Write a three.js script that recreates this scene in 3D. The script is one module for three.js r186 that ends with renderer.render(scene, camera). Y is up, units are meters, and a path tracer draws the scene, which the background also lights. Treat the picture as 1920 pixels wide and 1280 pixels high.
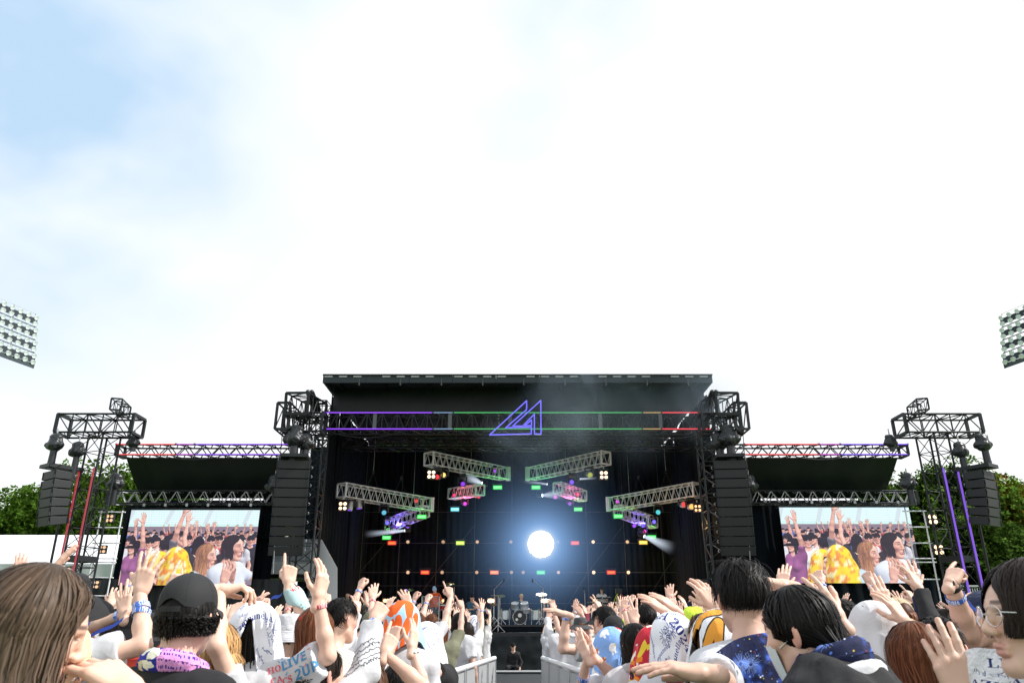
import * as THREE from 'three';
import { ImprovedNoise } from 'three/addons/math/ImprovedNoise.js';
import { DecalGeometry } from 'three/addons/geometries/DecalGeometry.js';
import { RoundedBoxGeometry } from 'three/addons/geometries/RoundedBoxGeometry.js';

const V = (x = 0, y = 0, z = 0) => new THREE.Vector3(x, y, z);
const rng = (s) => () => { s = (s + 0x6d2b79f5) | 0; let t = Math.imul(s ^ (s >>> 15), 1 | s); t = (t + Math.imul(t ^ (t >>> 7), 61 | t)) ^ t; return ((t ^ (t >>> 14)) >>> 0) / 4294967296; };
const lerp = THREE.MathUtils.lerp, clamp = THREE.MathUtils.clamp, smooth = THREE.MathUtils.smoothstep, D2R = Math.PI / 180;
const noiseGen = new ImprovedNoise(), noise = (x, y, z) => noiseGen.noise(x + 31.7, y + 17.3, z + 5.1);

// ---- camera, sky, sun, exposure --------------------------------------------------------------
const scene = new THREE.Scene();
const F = 1400, TILT = Math.atan(540 / 1400), EYE = 1.5;   // focal length and tilt, in pixels of a 1920 x 1280 frame
const camera = new THREE.PerspectiveCamera(2 * Math.atan(640 / F) / D2R, 1.5, 0.1, 3000);
camera.position.set(0, EYE, 0);
camera.rotation.x = TILT;
camera.focus = 9; camera.userData.fStop = 7;
const renderer = new THREE.WebGLRenderer();
renderer.toneMapping = THREE.LinearToneMapping;
renderer.toneMappingExposure = 1.0;
renderer.shadowMap.enabled = true;

const SUN = V(0.70, 0.68, 0.08).normalize();
const sun = new THREE.DirectionalLight(new THREE.Color(1, 0.97, 0.92), 5);
sun.position.copy(SUN).multiplyScalar(120).add(V(0, 0, -25)); sun.target.position.set(0, 0, -25);
sun.castShadow = true; sun.shadow.mapSize.set(4096, 4096); sun.name = 'sun'; sun.target.name = 'sun_target';
Object.assign(sun.shadow.camera, { left: -60, right: 60, top: 60, bottom: -60, near: 1, far: 300 });
scene.add(sun, sun.target);

{ // a bright veil of high cloud with gaps of blue all round the sky
  const w = 1024, h = 512, data = new Float32Array(w * h * 4);
  const fbm = (x, y, z) => { let a = 0.5, s = 0; for (let i = 0; i < 5; i++) { s += a * noise(x, y, z); x *= 2.03; y *= 2.03; z *= 2.03; a *= 0.52; } return s; };
  const dir = (az, el) => V(Math.sin(az * D2R) * Math.cos(el * D2R), Math.sin(el * D2R), -Math.cos(az * D2R) * Math.cos(el * D2R));
  const gaps = [[dir(-44, 33), 0.42, 1], [dir(-38, 52), 0.34, 0.9], [dir(3.5, 46), 0.13, 0.6], [dir(0.5, 38), 0.12, 0.45], [dir(4, 55), 0.10, 0.5], [dir(-46, 24), 0.36, 0.7], [dir(-30, 45), 0.3, 0.45], [dir(-140, 40), 0.4, 1], [dir(150, 42), 0.38, 0.9], [dir(-95, 30), 0.3, 0.8], [dir(100, 30), 0.25, 0.7], [dir(60, 75), 0.2, 0.5], [dir(-170, 66), 0.3, 0.6]];
  const d = V(), q = V();
  for (let r = 0; r < h; r++) for (let c = 0; c < w; c++) {
    const el = ((r + 0.5) / h - 0.5) * Math.PI, az = ((c + 0.5) / w - 0.5) * 2 * Math.PI;
    d.set(Math.cos(az) * Math.cos(el), Math.sin(el), Math.sin(az) * Math.cos(el));
    q.copy(d); q.x += 0.10 * fbm(d.x * 2.5 + 7, d.y * 2.5, d.z * 2.5); q.y += 0.09 * fbm(d.x * 2.5, d.y * 2.5 + 9, d.z * 2.5);
    let blue = 0;
    for (const [g, s, k] of gaps) { const x = q.distanceTo(g) / s; blue = Math.max(blue, k * (1 - smooth(x, 0.0, 1.35))); }
    const streak = fbm(d.x * 3.2 + d.y * 2.2, d.y * 5.0, d.z * 2.6 + 3) * 0.7 + fbm(d.x * 9 - d.y * 6, d.y * 11, d.z * 8) * 0.42;
    blue = clamp(blue * (0.95 + 1.5 * streak), 0, 1) * smooth(d.y, 0.02, 0.3);
    const wl = 1.13 + 0.10 * fbm(d.x * 4, d.y * 4, d.z * 4);
    const k = (r * w + c) * 4;
    data[k] = lerp(wl * 0.985, 0.55, blue); data[k + 1] = lerp(wl, 0.75, blue); data[k + 2] = lerp(wl * 1.02, 0.97, blue); data[k + 3] = 1;
    if (d.y < 0) { data[k] = 0.32; data[k + 1] = 0.33; data[k + 2] = 0.31; }
  }
  const t = new THREE.DataTexture(data, w, h, THREE.RGBAFormat, THREE.FloatType);
  t.mapping = THREE.EquirectangularReflectionMapping; t.magFilter = t.minFilter = THREE.LinearFilter; t.wrapS = THREE.RepeatWrapping; t.needsUpdate = true;
  scene.background = t; scene.environment = t;
}

// ---- helpers ---------------------------------------------------------------------------------
// the world point seen at pixel (px, py) of the 1920 x 1280 frame, z metres in front of the eye
function at(px, py, z) {
  const t = (640 - py) / F, s = Math.sin(TILT), c = Math.cos(TILT), dy = z * (s + t * c) / (c - t * s);
  return V((px - 960) / F * (z * c + dy * s), EYE + dy, -z);
}
const used = new Map();
function numbered(n) { const k = used.get(n) || 0; used.set(n, k + 1); return k ? n + '_' + String(k).padStart(3, '0') : n; }
function tag(o, label, category, group, kind) { if (label) o.userData.label = label; if (category) o.userData.category = category; if (group) o.userData.group = group; if (kind) o.userData.kind = kind; return o; }
function thing(name, label, category, pos = V(), turn = 0, group) {
  const g = new THREE.Group(); g.name = numbered(name); g.position.copy(pos); g.rotation.y = turn; scene.add(g);
  return tag(g, label, category, group);
}
const mats = new Map();
function mat(r, g, b, rough = 0.7, metal = 0, more = {}) {
  const key = [r, g, b, rough, metal, Object.keys(more).length ? Math.random() : ''].join();
  if (!mats.has(key)) { const m = new THREE.MeshPhysicalMaterial({ roughness: rough, metalness: metal, side: THREE.DoubleSide, ...more }); m.color.setRGB(r, g, b); mats.set(key, m); }
  return mats.get(key);
}
const glow = (r, g, b, k = 1) => mat(0.02, 0.02, 0.02, 0.5, 0, { emissive: new THREE.Color().setRGB(r, g, b), emissiveIntensity: k });
function canvasTex(w, h, draw, opts = {}) {
  const c = document.createElement('canvas'); c.width = w; c.height = h; draw(c.getContext('2d'), w, h);
  const t = new THREE.CanvasTexture(c); t.colorSpace = opts.data ? THREE.NoColorSpace : THREE.SRGBColorSpace; t.wrapS = t.wrapT = opts.clamp ? THREE.ClampToEdgeWrapping : THREE.RepeatWrapping; t.magFilter = THREE.LinearFilter;
  if (opts.repeat) t.repeat.set(...opts.repeat);
  return t;
}
// collects pieces and joins them into one mesh
class MB {
  constructor() { this.p = []; this.n = []; this.u = []; this.c = []; this.i = []; this.colored = false; }
  vert(x, y, z, nx, ny, nz, u = 0, v = 0, c) { this.p.push(x, y, z); this.n.push(nx, ny, nz); this.u.push(u, v); if (c) { this.colored = true; this.c.push(c[0], c[1], c[2]); } else this.c.push(1, 1, 1); return this.p.length / 3 - 1; }
  add(g, m, col) {
    const o = this.p.length / 3, P = g.attributes.position, N = g.attributes.normal, U = g.attributes.uv, C = g.attributes.color, a = V(), nm = m && new THREE.Matrix3().getNormalMatrix(m);
    for (let k = 0; k < P.count; k++) {
      a.fromBufferAttribute(P, k); if (m) a.applyMatrix4(m); this.p.push(a.x, a.y, a.z);
      a.fromBufferAttribute(N, k); if (m) a.applyMatrix3(nm).normalize(); this.n.push(a.x, a.y, a.z);
      U ? this.u.push(U.getX(k), U.getY(k)) : this.u.push(0, 0);
      if (C) { this.colored = true; this.c.push(C.getX(k) * (col ? col[0] : 1), C.getY(k) * (col ? col[1] : 1), C.getZ(k) * (col ? col[2] : 1)); } else if (col) { this.colored = true; this.c.push(...col); } else this.c.push(1, 1, 1);
    }
    const I = g.index, flip = m && m.determinant() < 0;
    const n = I ? I.count : P.count;
    for (let k = 0; k < n; k += 3) { const q = [0, 1, 2].map((e) => o + (I ? I.getX(k + e) : k + e)); flip ? this.i.push(q[0], q[2], q[1]) : this.i.push(...q); }
    return this;
  }
  box(x, y, z, sx, sy, sz, q) { return this.add(UNIT_BOX, new THREE.Matrix4().compose(V(x, y, z), q || new THREE.Quaternion(), V(sx, sy, sz))); }
  bar(a, b, r, seg = 6) {
    const d = b.clone().sub(a), l = d.length(); if (l < 1e-5) return this;
    return this.add(cyl(seg), new THREE.Matrix4().compose(a.clone().add(b).multiplyScalar(0.5), new THREE.Quaternion().setFromUnitVectors(V(0, 1, 0), d.divideScalar(l)), V(r, l, r)));
  }
  beam(a, b, w, h, up = V(0, 1, 0)) { // a square bar, h along up
    const d = b.clone().sub(a), l = d.length(); d.divideScalar(l);
    const x = V().crossVectors(up, d).normalize(), y = V().crossVectors(d, x);
    return this.add(UNIT_BOX, new THREE.Matrix4().makeBasis(x.multiplyScalar(w), y.multiplyScalar(h), d.multiplyScalar(l)).setPosition(a.clone().add(b).multiplyScalar(0.5)));
  }
  geom() {
    const g = new THREE.BufferGeometry();
    g.setAttribute('position', new THREE.BufferAttribute(new Float32Array(this.p), 3)); g.setAttribute('normal', new THREE.BufferAttribute(new Float32Array(this.n), 3)); g.setAttribute('uv', new THREE.BufferAttribute(new Float32Array(this.u), 2));
    if (this.colored) g.setAttribute('color', new THREE.BufferAttribute(new Float32Array(this.c), 3));
    g.setIndex(new THREE.BufferAttribute(new Uint32Array(this.i), 1)); return g;
  }
  build(name, m, parent = scene, label, kind) { const o = new THREE.Mesh(this.geom(), m); o.name = parent === scene ? numbered(name) : name; parent.add(o); if (label) o.userData.label = label; if (kind) o.userData.kind = kind; return o; }
}
const BALL0 = new THREE.SphereGeometry(1, 12, 8);
const UNIT_BOX = new THREE.BoxGeometry(1, 1, 1), cyls = {}, cyl = (s) => cyls[s] || (cyls[s] = new THREE.CylinderGeometry(1, 1, 1, s));
const mesh = (name, geo, m, parent = scene) => { const o = new THREE.Mesh(geo, m); o.name = parent === scene ? numbered(name) : name; parent.add(o); return o; };
// a sheet from a grid of points, thickened; closed = the columns meet
function sheet(rows, thick = 0.004, uvs, closed = false) {
  const mb = new MB(), R = rows.length, C = rows[0].length, N = [];
  const P = (r, c) => rows[clamp(r, 0, R - 1)][closed ? (c + C) % C : clamp(c, 0, C - 1)];
  for (let r = 0; r < R; r++) { N.push([]); for (let c = 0; c < C; c++) { const a = P(r, c + 1).clone().sub(P(r, c - 1)), b = P(r + 1, c).clone().sub(P(r - 1, c)); const n = a.cross(b); if (n.lengthSq() < 1e-14) n.set(0, 1, 0); N[r].push(n.normalize()); } }
  const put = (s) => { const o = mb.p.length / 3; for (let r = 0; r < R; r++) for (let c = 0; c < C; c++) { const p = P(r, c), n = N[r][c]; mb.vert(p.x + n.x * s, p.y + n.y * s, p.z + n.z * s, n.x * Math.sign(s || 1), n.y * Math.sign(s || 1), n.z * Math.sign(s || 1), uvs ? uvs[r][c][0] : c / (C - 1), uvs ? uvs[r][c][1] : r / (R - 1)); } return o; };
  const o1 = put(thick / 2), o2 = thick ? put(-thick / 2) : 0, CC = closed ? C : C - 1, id = (o, r, c) => o + r * C + (c % C);
  for (let r = 0; r < R - 1; r++) for (let c = 0; c < CC; c++) {
    mb.i.push(id(o1, r, c), id(o1, r, c + 1), id(o1, r + 1, c + 1), id(o1, r, c), id(o1, r + 1, c + 1), id(o1, r + 1, c));
    if (thick) mb.i.push(id(o2, r, c), id(o2, r + 1, c + 1), id(o2, r, c + 1), id(o2, r, c), id(o2, r + 1, c), id(o2, r + 1, c + 1));
  }
  if (thick) {
    for (let c = 0; c < CC; c++) for (const r of [0, R - 1]) mb.i.push(id(o1, r, c), id(o2, r, c), id(o2, r, c + 1), id(o1, r, c), id(o2, r, c + 1), id(o1, r, c + 1));
    if (!closed) for (let r = 0; r < R - 1; r++) for (const c of [0, C - 1]) mb.i.push(id(o1, r, c), id(o1, r + 1, c), id(o2, r + 1, c), id(o1, r, c), id(o2, r + 1, c), id(o2, r, c));
  }
  return mb;
}
// four-chord truss from a to b: chords, end frames and zigzag bracing
function truss(parent, a, b, w, h, opt = {}) {
  const { bays = 8, rc = 0.03, rl = 0.016, m = M.blackSteel, ml = m, up = V(0, 1, 0), kind } = opt;
  const d = b.clone().sub(a).normalize(), x = V().crossVectors(up, d).normalize().multiplyScalar(w / 2), y = V().crossVectors(d, x).normalize().multiplyScalar(h / 2);
  const C = [[1, 1], [-1, 1], [-1, -1], [1, -1]].map(([i, j]) => [0, 1].map((e) => (e ? b : a).clone().addScaledVector(x, i).addScaledVector(y, j)));
  const pt = (k, t) => C[k % 4][0].clone().lerp(C[k % 4][1], t);
  for (const c of C) new MB().bar(c[0], c[1], rc, 8).build('chord', m, parent);
  const l = new MB();
  for (let s = 0; s < 4; s++) for (let k = 0; k < bays; k++) {
    const t0 = k / bays, t1 = (k + 1) / bays;
    if (opt.x) { l.bar(pt(s, t0), pt(s + 1, t0), rl, 5); (k + s) % 2 ? l.bar(pt(s, t0), pt(s + 1, t1), rl, 5) : l.bar(pt(s + 1, t0), pt(s, t1), rl, 5); }
    else { const tm = (t0 + t1) / 2; l.bar(pt(s, t0), pt(s + 1, tm), rl, 5); l.bar(pt(s + 1, tm), pt(s, t1), rl, 5); }
  }
  l.build('lacing', ml, parent, null, kind);
  for (const t of [0, 1]) { const e = new MB(); for (let s = 0; s < 4; s++) e.beam(pt(s, t), pt(s + 1, t), rc * 2.4, rc * 2.4, d.clone().addScaledVector(up, 0.01)); e.build('end_frame', m, parent); }
  return C;
}
function pleats(w, h, depth, waves, seed, seg = 4, rowsN = 6) { // a hanging cloth, origin at its top left, facing +z
  const r = rng(seed), ph = r() * 9, rows = [];
  const n = Math.max(4, Math.round(waves * seg));
  for (let j = 0; j <= rowsN; j++) { const row = []; for (let i = 0; i <= n; i++) { const u = i / n, v = j / rowsN; row.push(V(u * w, -v * h, depth * (0.5 + 0.5 * Math.sin(u * waves * 6.283 + ph + 1.3 * noise(u * waves * 0.6, v * 1.5, seed))) * (0.35 + 0.65 * v) + depth * 0.8 * noise(u * waves * 0.4, v * 2, seed + 3))); } rows.push(row); }
  return sheet(rows, 0.01);
}

// ---- materials -------------------------------------------------------------------------------
const grain = (n, lo, hi, seed, sx = 1, sy = 1) => canvasTex(n, n, (g) => { const r = rng(seed), im = g.createImageData(n, n); for (let i = 0; i < n * n; i++) { const x = i % n, y = (i / n) | 0, k = lerp(lo, hi, clamp(0.5 + 0.5 * noise(x * 0.06 * sx, y * 0.06 * sy, seed) + 0.35 * (r() - 0.5), 0, 1)) * 255; im.data[i * 4] = im.data[i * 4 + 1] = im.data[i * 4 + 2] = k; im.data[i * 4 + 3] = 255; } g.putImageData(im, 0, 0); }, { data: true });
const clothBump = canvasTex(512, 512, (g, n) => { const im = g.createImageData(n, n); for (let i = 0; i < n * n; i++) { const x = (i % n) / n, y = ((i / n) | 0) / n, per = (u, v, s) => { const A = noise(u * s, v * s * 0.6, s), B = noise((u - 1) * s, v * s * 0.6, s), C = noise(u * s, (v - 1) * s * 0.6, s), D = noise((u - 1) * s, (v - 1) * s * 0.6, s); return lerp(lerp(A, B, u), lerp(C, D, u), v); }; const q = per(x, y, 5), k = 0.62 * (1 - Math.abs(q) * 2.2) + 0.28 * (1 - Math.abs(per(y, x, 11)) * 2) + 0.1 * per(x, y, 40); im.data[i * 4] = im.data[i * 4 + 1] = im.data[i * 4 + 2] = clamp(k, 0, 1) * 255; im.data[i * 4 + 3] = 255; } g.putImageData(im, 0, 0); }, { data: true, repeat: [2.2, 2.2] });
const M = {
  blackSteel: mat(0.011, 0.0135, 0.0165, 0.5, 0.1), darkPipe: mat(0.03, 0.033, 0.037, 0.6, 0.2), alu: mat(0.78, 0.79, 0.81, 0.35, 0.1), aluDull: mat(0.5, 0.5, 0.51, 0.55, 0.6), galv: mat(0.5, 0.51, 0.52, 0.5, 0.7),
  drape: mat(0.0045, 0.0075, 0.0115, 0.95, 0, { specularIntensity: 0.3 }), sheetBlack: mat(0.012, 0.015, 0.018, 0.45, 0, { specularIntensity: 0.6 }), bag: mat(0.018, 0.021, 0.024, 0.38), roof: mat(0.034, 0.044, 0.053, 0.75),  // drape tinted blue, roof lifted and blued: haze put into the colour
  plasticBlack: mat(0.014, 0.016, 0.018, 0.55), grille: mat(0.03, 0.031, 0.033, 0.5, 0.5), white: mat(0.8, 0.8, 0.79, 0.6), tent: mat(0.82, 0.83, 0.84, 0.5), tentGrey: mat(0.42, 0.45, 0.47, 0.6), chrome: mat(0.75, 0.75, 0.76, 0.18, 1), brass: mat(0.75, 0.55, 0.22, 0.25, 1), wood: mat(0.3, 0.17, 0.08, 0.6), stageDeck: mat(0.03, 0.03, 0.032, 0.6),
};
// ---- distance fields meshed for people ---------------------------------------------------------
class Field {
  constructor() { this.p = []; this.s = []; this.warp = null; }
  cap(a, b, ra, rb = ra, k = 0.03, clip) { const d = b.clone().sub(a), l = d.lengthSq(); this.p.push({ t: 0, x: a.x, y: a.y, z: a.z, dx: d.x, dy: d.y, dz: d.z, i: l > 0 ? 1 / l : 0, ra, rd: rb - ra, k, clip, c: a.clone().add(b).multiplyScalar(0.5), R: Math.sqrt(l) / 2 + Math.max(ra, rb) }); return this; }
  ell(c, r, k = 0.02, m) { this.p.push({ t: 1, x: c.x, y: c.y, z: c.z, rx: 1 / r.x, ry: 1 / r.y, rz: 1 / r.z, k, m: m && m.elements, c, R: Math.max(r.x, r.y, r.z) }); return this; }
  sub(f) { this.s = f.p; return this; }
  static one(q, x, y, z) {
    let d;
    if (q.t === 0) { const px = x - q.x, py = y - q.y, pz = z - q.z; let h = (px * q.dx + py * q.dy + pz * q.dz) * q.i; h = h < 0 ? 0 : h > 1 ? 1 : h; const ex = px - q.dx * h, ey = py - q.dy * h, ez = pz - q.dz * h; d = Math.sqrt(ex * ex + ey * ey + ez * ez) - (q.ra + q.rd * h); }
    else {
      let px = x - q.x, py = y - q.y, pz = z - q.z;
      if (q.m) { const m = q.m, a = px, b = py, c = pz; px = m[0] * a + m[1] * b + m[2] * c; py = m[4] * a + m[5] * b + m[6] * c; pz = m[8] * a + m[9] * b + m[10] * c; }
      const a = px * q.rx, b = py * q.ry, c = pz * q.rz, k0 = Math.sqrt(a * a + b * b + c * c), e = a * q.rx, f = b * q.ry, g = c * q.rz, k1 = Math.sqrt(e * e + f * f + g * g);
      d = k1 > 1e-9 ? k0 * (k0 - 1) / k1 : -1 / Math.max(q.rx, q.ry, q.rz);
    }
    if (q.clip) for (const c of q.clip) { const e = c[0] * x + c[1] * y + c[2] * z - c[3]; if (e > d) d = e; }
    return d;
  }
  eval(list, x, y, z) {
    let d = 1e3;
    for (let n = 0; n < list.length; n++) { const q = list[n], e = Field.one(q, x, y, z), h = q.k - Math.abs(d - e); d = Math.min(d, e); if (h > 0) d -= h * h / (4 * q.k); }
    for (const q of this.s) { const e = -Field.one(q, x, y, z), h = q.k - Math.abs(d - e); d = Math.max(d, e); if (h > 0) d += h * h / (4 * q.k); }
    return this.warp ? d + this.warp(x, y, z) : d;
  }
  mesh(cell, color) {
    const lo = V(1e9, 1e9, 1e9), hi = V(-1e9, -1e9, -1e9);
    for (const q of this.p) { if (q.t === 0) { const r = Math.max(q.ra, q.ra + q.rd); for (const e of [0, 1]) { const p = V(q.x + q.dx * e, q.y + q.dy * e, q.z + q.dz * e); lo.min(p.clone().subScalar(r)); hi.max(p.addScalar(r)); } } else { lo.min(q.c.clone().subScalar(q.R)); hi.max(q.c.clone().addScalar(q.R)); } }
    lo.subScalar(cell * 2 + 0.012); hi.addScalar(cell * 2 + 0.012);
    const nx = Math.ceil((hi.x - lo.x) / cell) + 1, ny = Math.ceil((hi.y - lo.y) / cell) + 1, nz = Math.ceil((hi.z - lo.z) / cell) + 1;
    const A = new Float32Array(nx * ny * nz).fill(0.1), B = 6, half = B * cell * 0.87;
    for (let bz = 0; bz < nz; bz += B) for (let by = 0; by < ny; by += B) for (let bx = 0; bx < nx; bx += B) {
      const cx = lo.x + (bx + B / 2 - 0.5) * cell, cy = lo.y + (by + B / 2 - 0.5) * cell, cz = lo.z + (bz + B / 2 - 0.5) * cell;
      const list = []; let near = 1e3;
      for (const q of this.p) { const e0 = Math.hypot(cx - q.c.x, cy - q.c.y, cz - q.c.z) - q.R; if (e0 > half + 0.06) continue; const e = Field.one(q, cx, cy, cz); if (e < half + 0.06) { list.push(q); near = Math.min(near, e); } }
      if (!list.length || near > half + 0.03) continue;
      for (let k = bz; k < Math.min(bz + B, nz); k++) for (let j = by; j < Math.min(by + B, ny); j++) for (let i = bx; i < Math.min(bx + B, nx); i++) A[(k * ny + j) * nx + i] = this.eval(list, lo.x + i * cell, lo.y + j * cell, lo.z + k * cell);
    }
    const id = new Int32Array(nx * ny * nz).fill(-1), P = [], N = [], I = [], C = [], UV = [], sx = 1, sy = nx, sz = nx * ny, off = [0, sx, sy, sx + sy, sz, sx + sz, sy + sz, sx + sy + sz];
    const E = [[0, 1], [2, 3], [4, 5], [6, 7], [0, 2], [1, 3], [4, 6], [5, 7], [0, 4], [1, 5], [2, 6], [3, 7]], v = new Float64Array(8);
    for (let k = 0; k < nz - 1; k++) for (let j = 0; j < ny - 1; j++) for (let i = 0; i < nx - 1; i++) {
      const o = (k * ny + j) * nx + i; let m = 0;
      for (let c = 0; c < 8; c++) { v[c] = A[o + off[c]]; if (v[c] < 0) m |= 1 << c; }
      if (m === 0 || m === 255) continue;
      let x = 0, y = 0, z = 0, n = 0;
      for (const [a, b] of E) { if ((v[a] < 0) === (v[b] < 0)) continue; const t = v[a] / (v[a] - v[b]); x += (a & 1) + t * ((b & 1) - (a & 1)); y += ((a >> 1) & 1) + t * (((b >> 1) & 1) - ((a >> 1) & 1)); z += (a >> 2) + t * ((b >> 2) - (a >> 2)); n++; }
      x /= n; y /= n; z /= n;
      id[o] = P.length / 3; const wx = lo.x + (i + x) * cell, wy = lo.y + (j + y) * cell, wz = lo.z + (k + z) * cell; P.push(wx, wy, wz); UV.push(wx + wz * 0.8, wy);
      let gx = v[1] + v[3] + v[5] + v[7] - v[0] - v[2] - v[4] - v[6], gy = v[2] + v[3] + v[6] + v[7] - v[0] - v[1] - v[4] - v[5], gz = v[4] + v[5] + v[6] + v[7] - v[0] - v[1] - v[2] - v[3]; const l = Math.hypot(gx, gy, gz) || 1;
      N.push(gx / l, gy / l, gz / l); if (color) C.push(...color(wx, wy, wz));
    }
    const quad = (a, b, c, d, f) => { a = id[a]; b = id[b]; c = id[c]; d = id[d]; if (a < 0 || b < 0 || c < 0 || d < 0) return; f ? I.push(a, b, c, a, c, d) : I.push(a, c, b, a, d, c); };
    for (let k = 1; k < nz - 1; k++) for (let j = 1; j < ny - 1; j++) for (let i = 1; i < nx - 1; i++) {
      const o = (k * ny + j) * nx + i, s = A[o] < 0;
      if (s !== A[o + sx] < 0) quad(o - sy - sz, o - sz, o, o - sy, s);
      if (s !== A[o + sy] < 0) quad(o - sx - sz, o - sx, o, o - sz, s);
      if (s !== A[o + sz] < 0) quad(o - sx - sy, o - sy, o, o - sx, s);
    }
    const g = new THREE.BufferGeometry();
    g.setAttribute('position', new THREE.BufferAttribute(new Float32Array(P), 3)); g.setAttribute('normal', new THREE.BufferAttribute(new Float32Array(N), 3)); g.setAttribute('uv', new THREE.BufferAttribute(new Float32Array(UV), 2));
    if (color) g.setAttribute('color', new THREE.BufferAttribute(new Float32Array(C), 3));
    g.setIndex(I); return g;
  }
}

// hands: wrist at the origin, fingers along +y, palm towards +z, thumb towards +x (a right hand)
const HANDS = {
  open: { curl: [[6, 8, 6], [4, 8, 6], [5, 9, 8], [8, 10, 8]], spread: [14, 3, -8, -20], thumb: [42, 12, 8] },
  wave: { curl: [[14, 18, 12], [16, 22, 14], [20, 24, 16], [24, 26, 18]], spread: [9, 2, -5, -13], thumb: [36, 20, 20] },
  flat: { curl: [[10, 8, 6], [9, 8, 6], [10, 9, 6], [12, 10, 8]], spread: [3, 1, -2, -6], thumb: [26, 16, 10] },
  relax: { curl: [[22, 30, 18], [32, 38, 22], [42, 42, 26], [48, 46, 28]], spread: [6, 1, -4, -10], thumb: [34, 28, 22] },
  point: { curl: [[6, 8, 5], [72, 92, 50], [76, 94, 52], [76, 92, 50]], spread: [3, 0, -2, -4], thumb: [30, 44, 40] },
  fist: { curl: [[76, 92, 55], [78, 95, 55], [78, 95, 55], [76, 92, 52]], spread: [2, 0, -2, -4], thumb: [22, 55, 48] },
  peace: { curl: [[5, 6, 5], [5, 6, 5], [76, 92, 50], [76, 90, 50]], spread: [13, -10, -2, -4], thumb: [24, 58, 50] },
};
const handCache = new Map();
function handGeom(pose, cell) {
  const key = pose + cell; if (handCache.has(key)) return handCache.get(key);
  const f = new Field(), H = HANDS[pose], L = [[0.042, 0.025, 0.02], [0.047, 0.029, 0.021], [0.043, 0.027, 0.02], [0.033, 0.02, 0.018]], X = [0.031, 0.0105, -0.0105, -0.03], Y = [0.09, 0.094, 0.089, 0.079];
  const tips = [];
  f.cap(V(0, -0.04, 0), V(0, 0.012, 0), 0.026, 0.0255, 0.02);
  for (let n = 0; n < 4; n++) f.cap(V(X[n] * 0.62, 0.012, 0), V(X[n], Y[n], -0.002), 0.0155, 0.0125, 0.014);
  f.cap(V(-0.02, 0.03, 0.008), V(-0.022, 0.06, 0.006), 0.013, 0.011, 0.015);
  for (let n = 0; n < 4; n++) {
    let p = V(X[n], Y[n], -0.002), a = 0; const s = H.spread[n] * D2R; let r = n === 3 ? 0.0086 : 0.0098;
    for (let j = 0; j < 3; j++) { a += H.curl[n][j] * D2R; const d = V(Math.sin(s) * Math.cos(a), Math.cos(s) * Math.cos(a), Math.sin(a)), q = p.clone().addScaledVector(d, L[n][j]); f.cap(p, q, r, r * 0.93, j ? 0.003 : 0.008); r *= 0.93; p = q; }
    tips.push(p);
  }
  const [ta, tb, tc] = H.thumb, d0 = V(Math.sin(ta * D2R + 0.25), Math.cos(ta * D2R + 0.25), 0.45).normalize(); let p = V(0.016, 0.022, 0.008), q = p.clone().addScaledVector(d0, 0.043);
  f.cap(p, q, 0.0165, 0.0125, 0.014);
  let ang = ta * D2R + 0.2; for (const [l, c, r] of [[0.031, tb, 0.0112], [0.026, tc, 0.0102]]) { ang -= c * D2R * 0.75; const d = V(Math.sin(ang), Math.cos(ang), 0.2 + c * 0.006).normalize(); p = q; q = p.clone().addScaledVector(d, l); f.cap(p, q, r, r * 0.9, 0.006); }
  tips.push(q);
  const col = (x, y, z) => { let k = 0; for (const t of tips) k = Math.max(k, 1 - Math.hypot(x - t.x, y - t.y, z - t.z) / 0.022); k = Math.max(k, 0.4 * (1 - Math.abs(y - 0.09) / 0.014)); k = clamp(k, 0, 1); return [1, 1 - 0.13 * k, 1 - 0.14 * k]; };
  const g = f.mesh(cell, col); handCache.set(key, g); return g;
}

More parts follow.
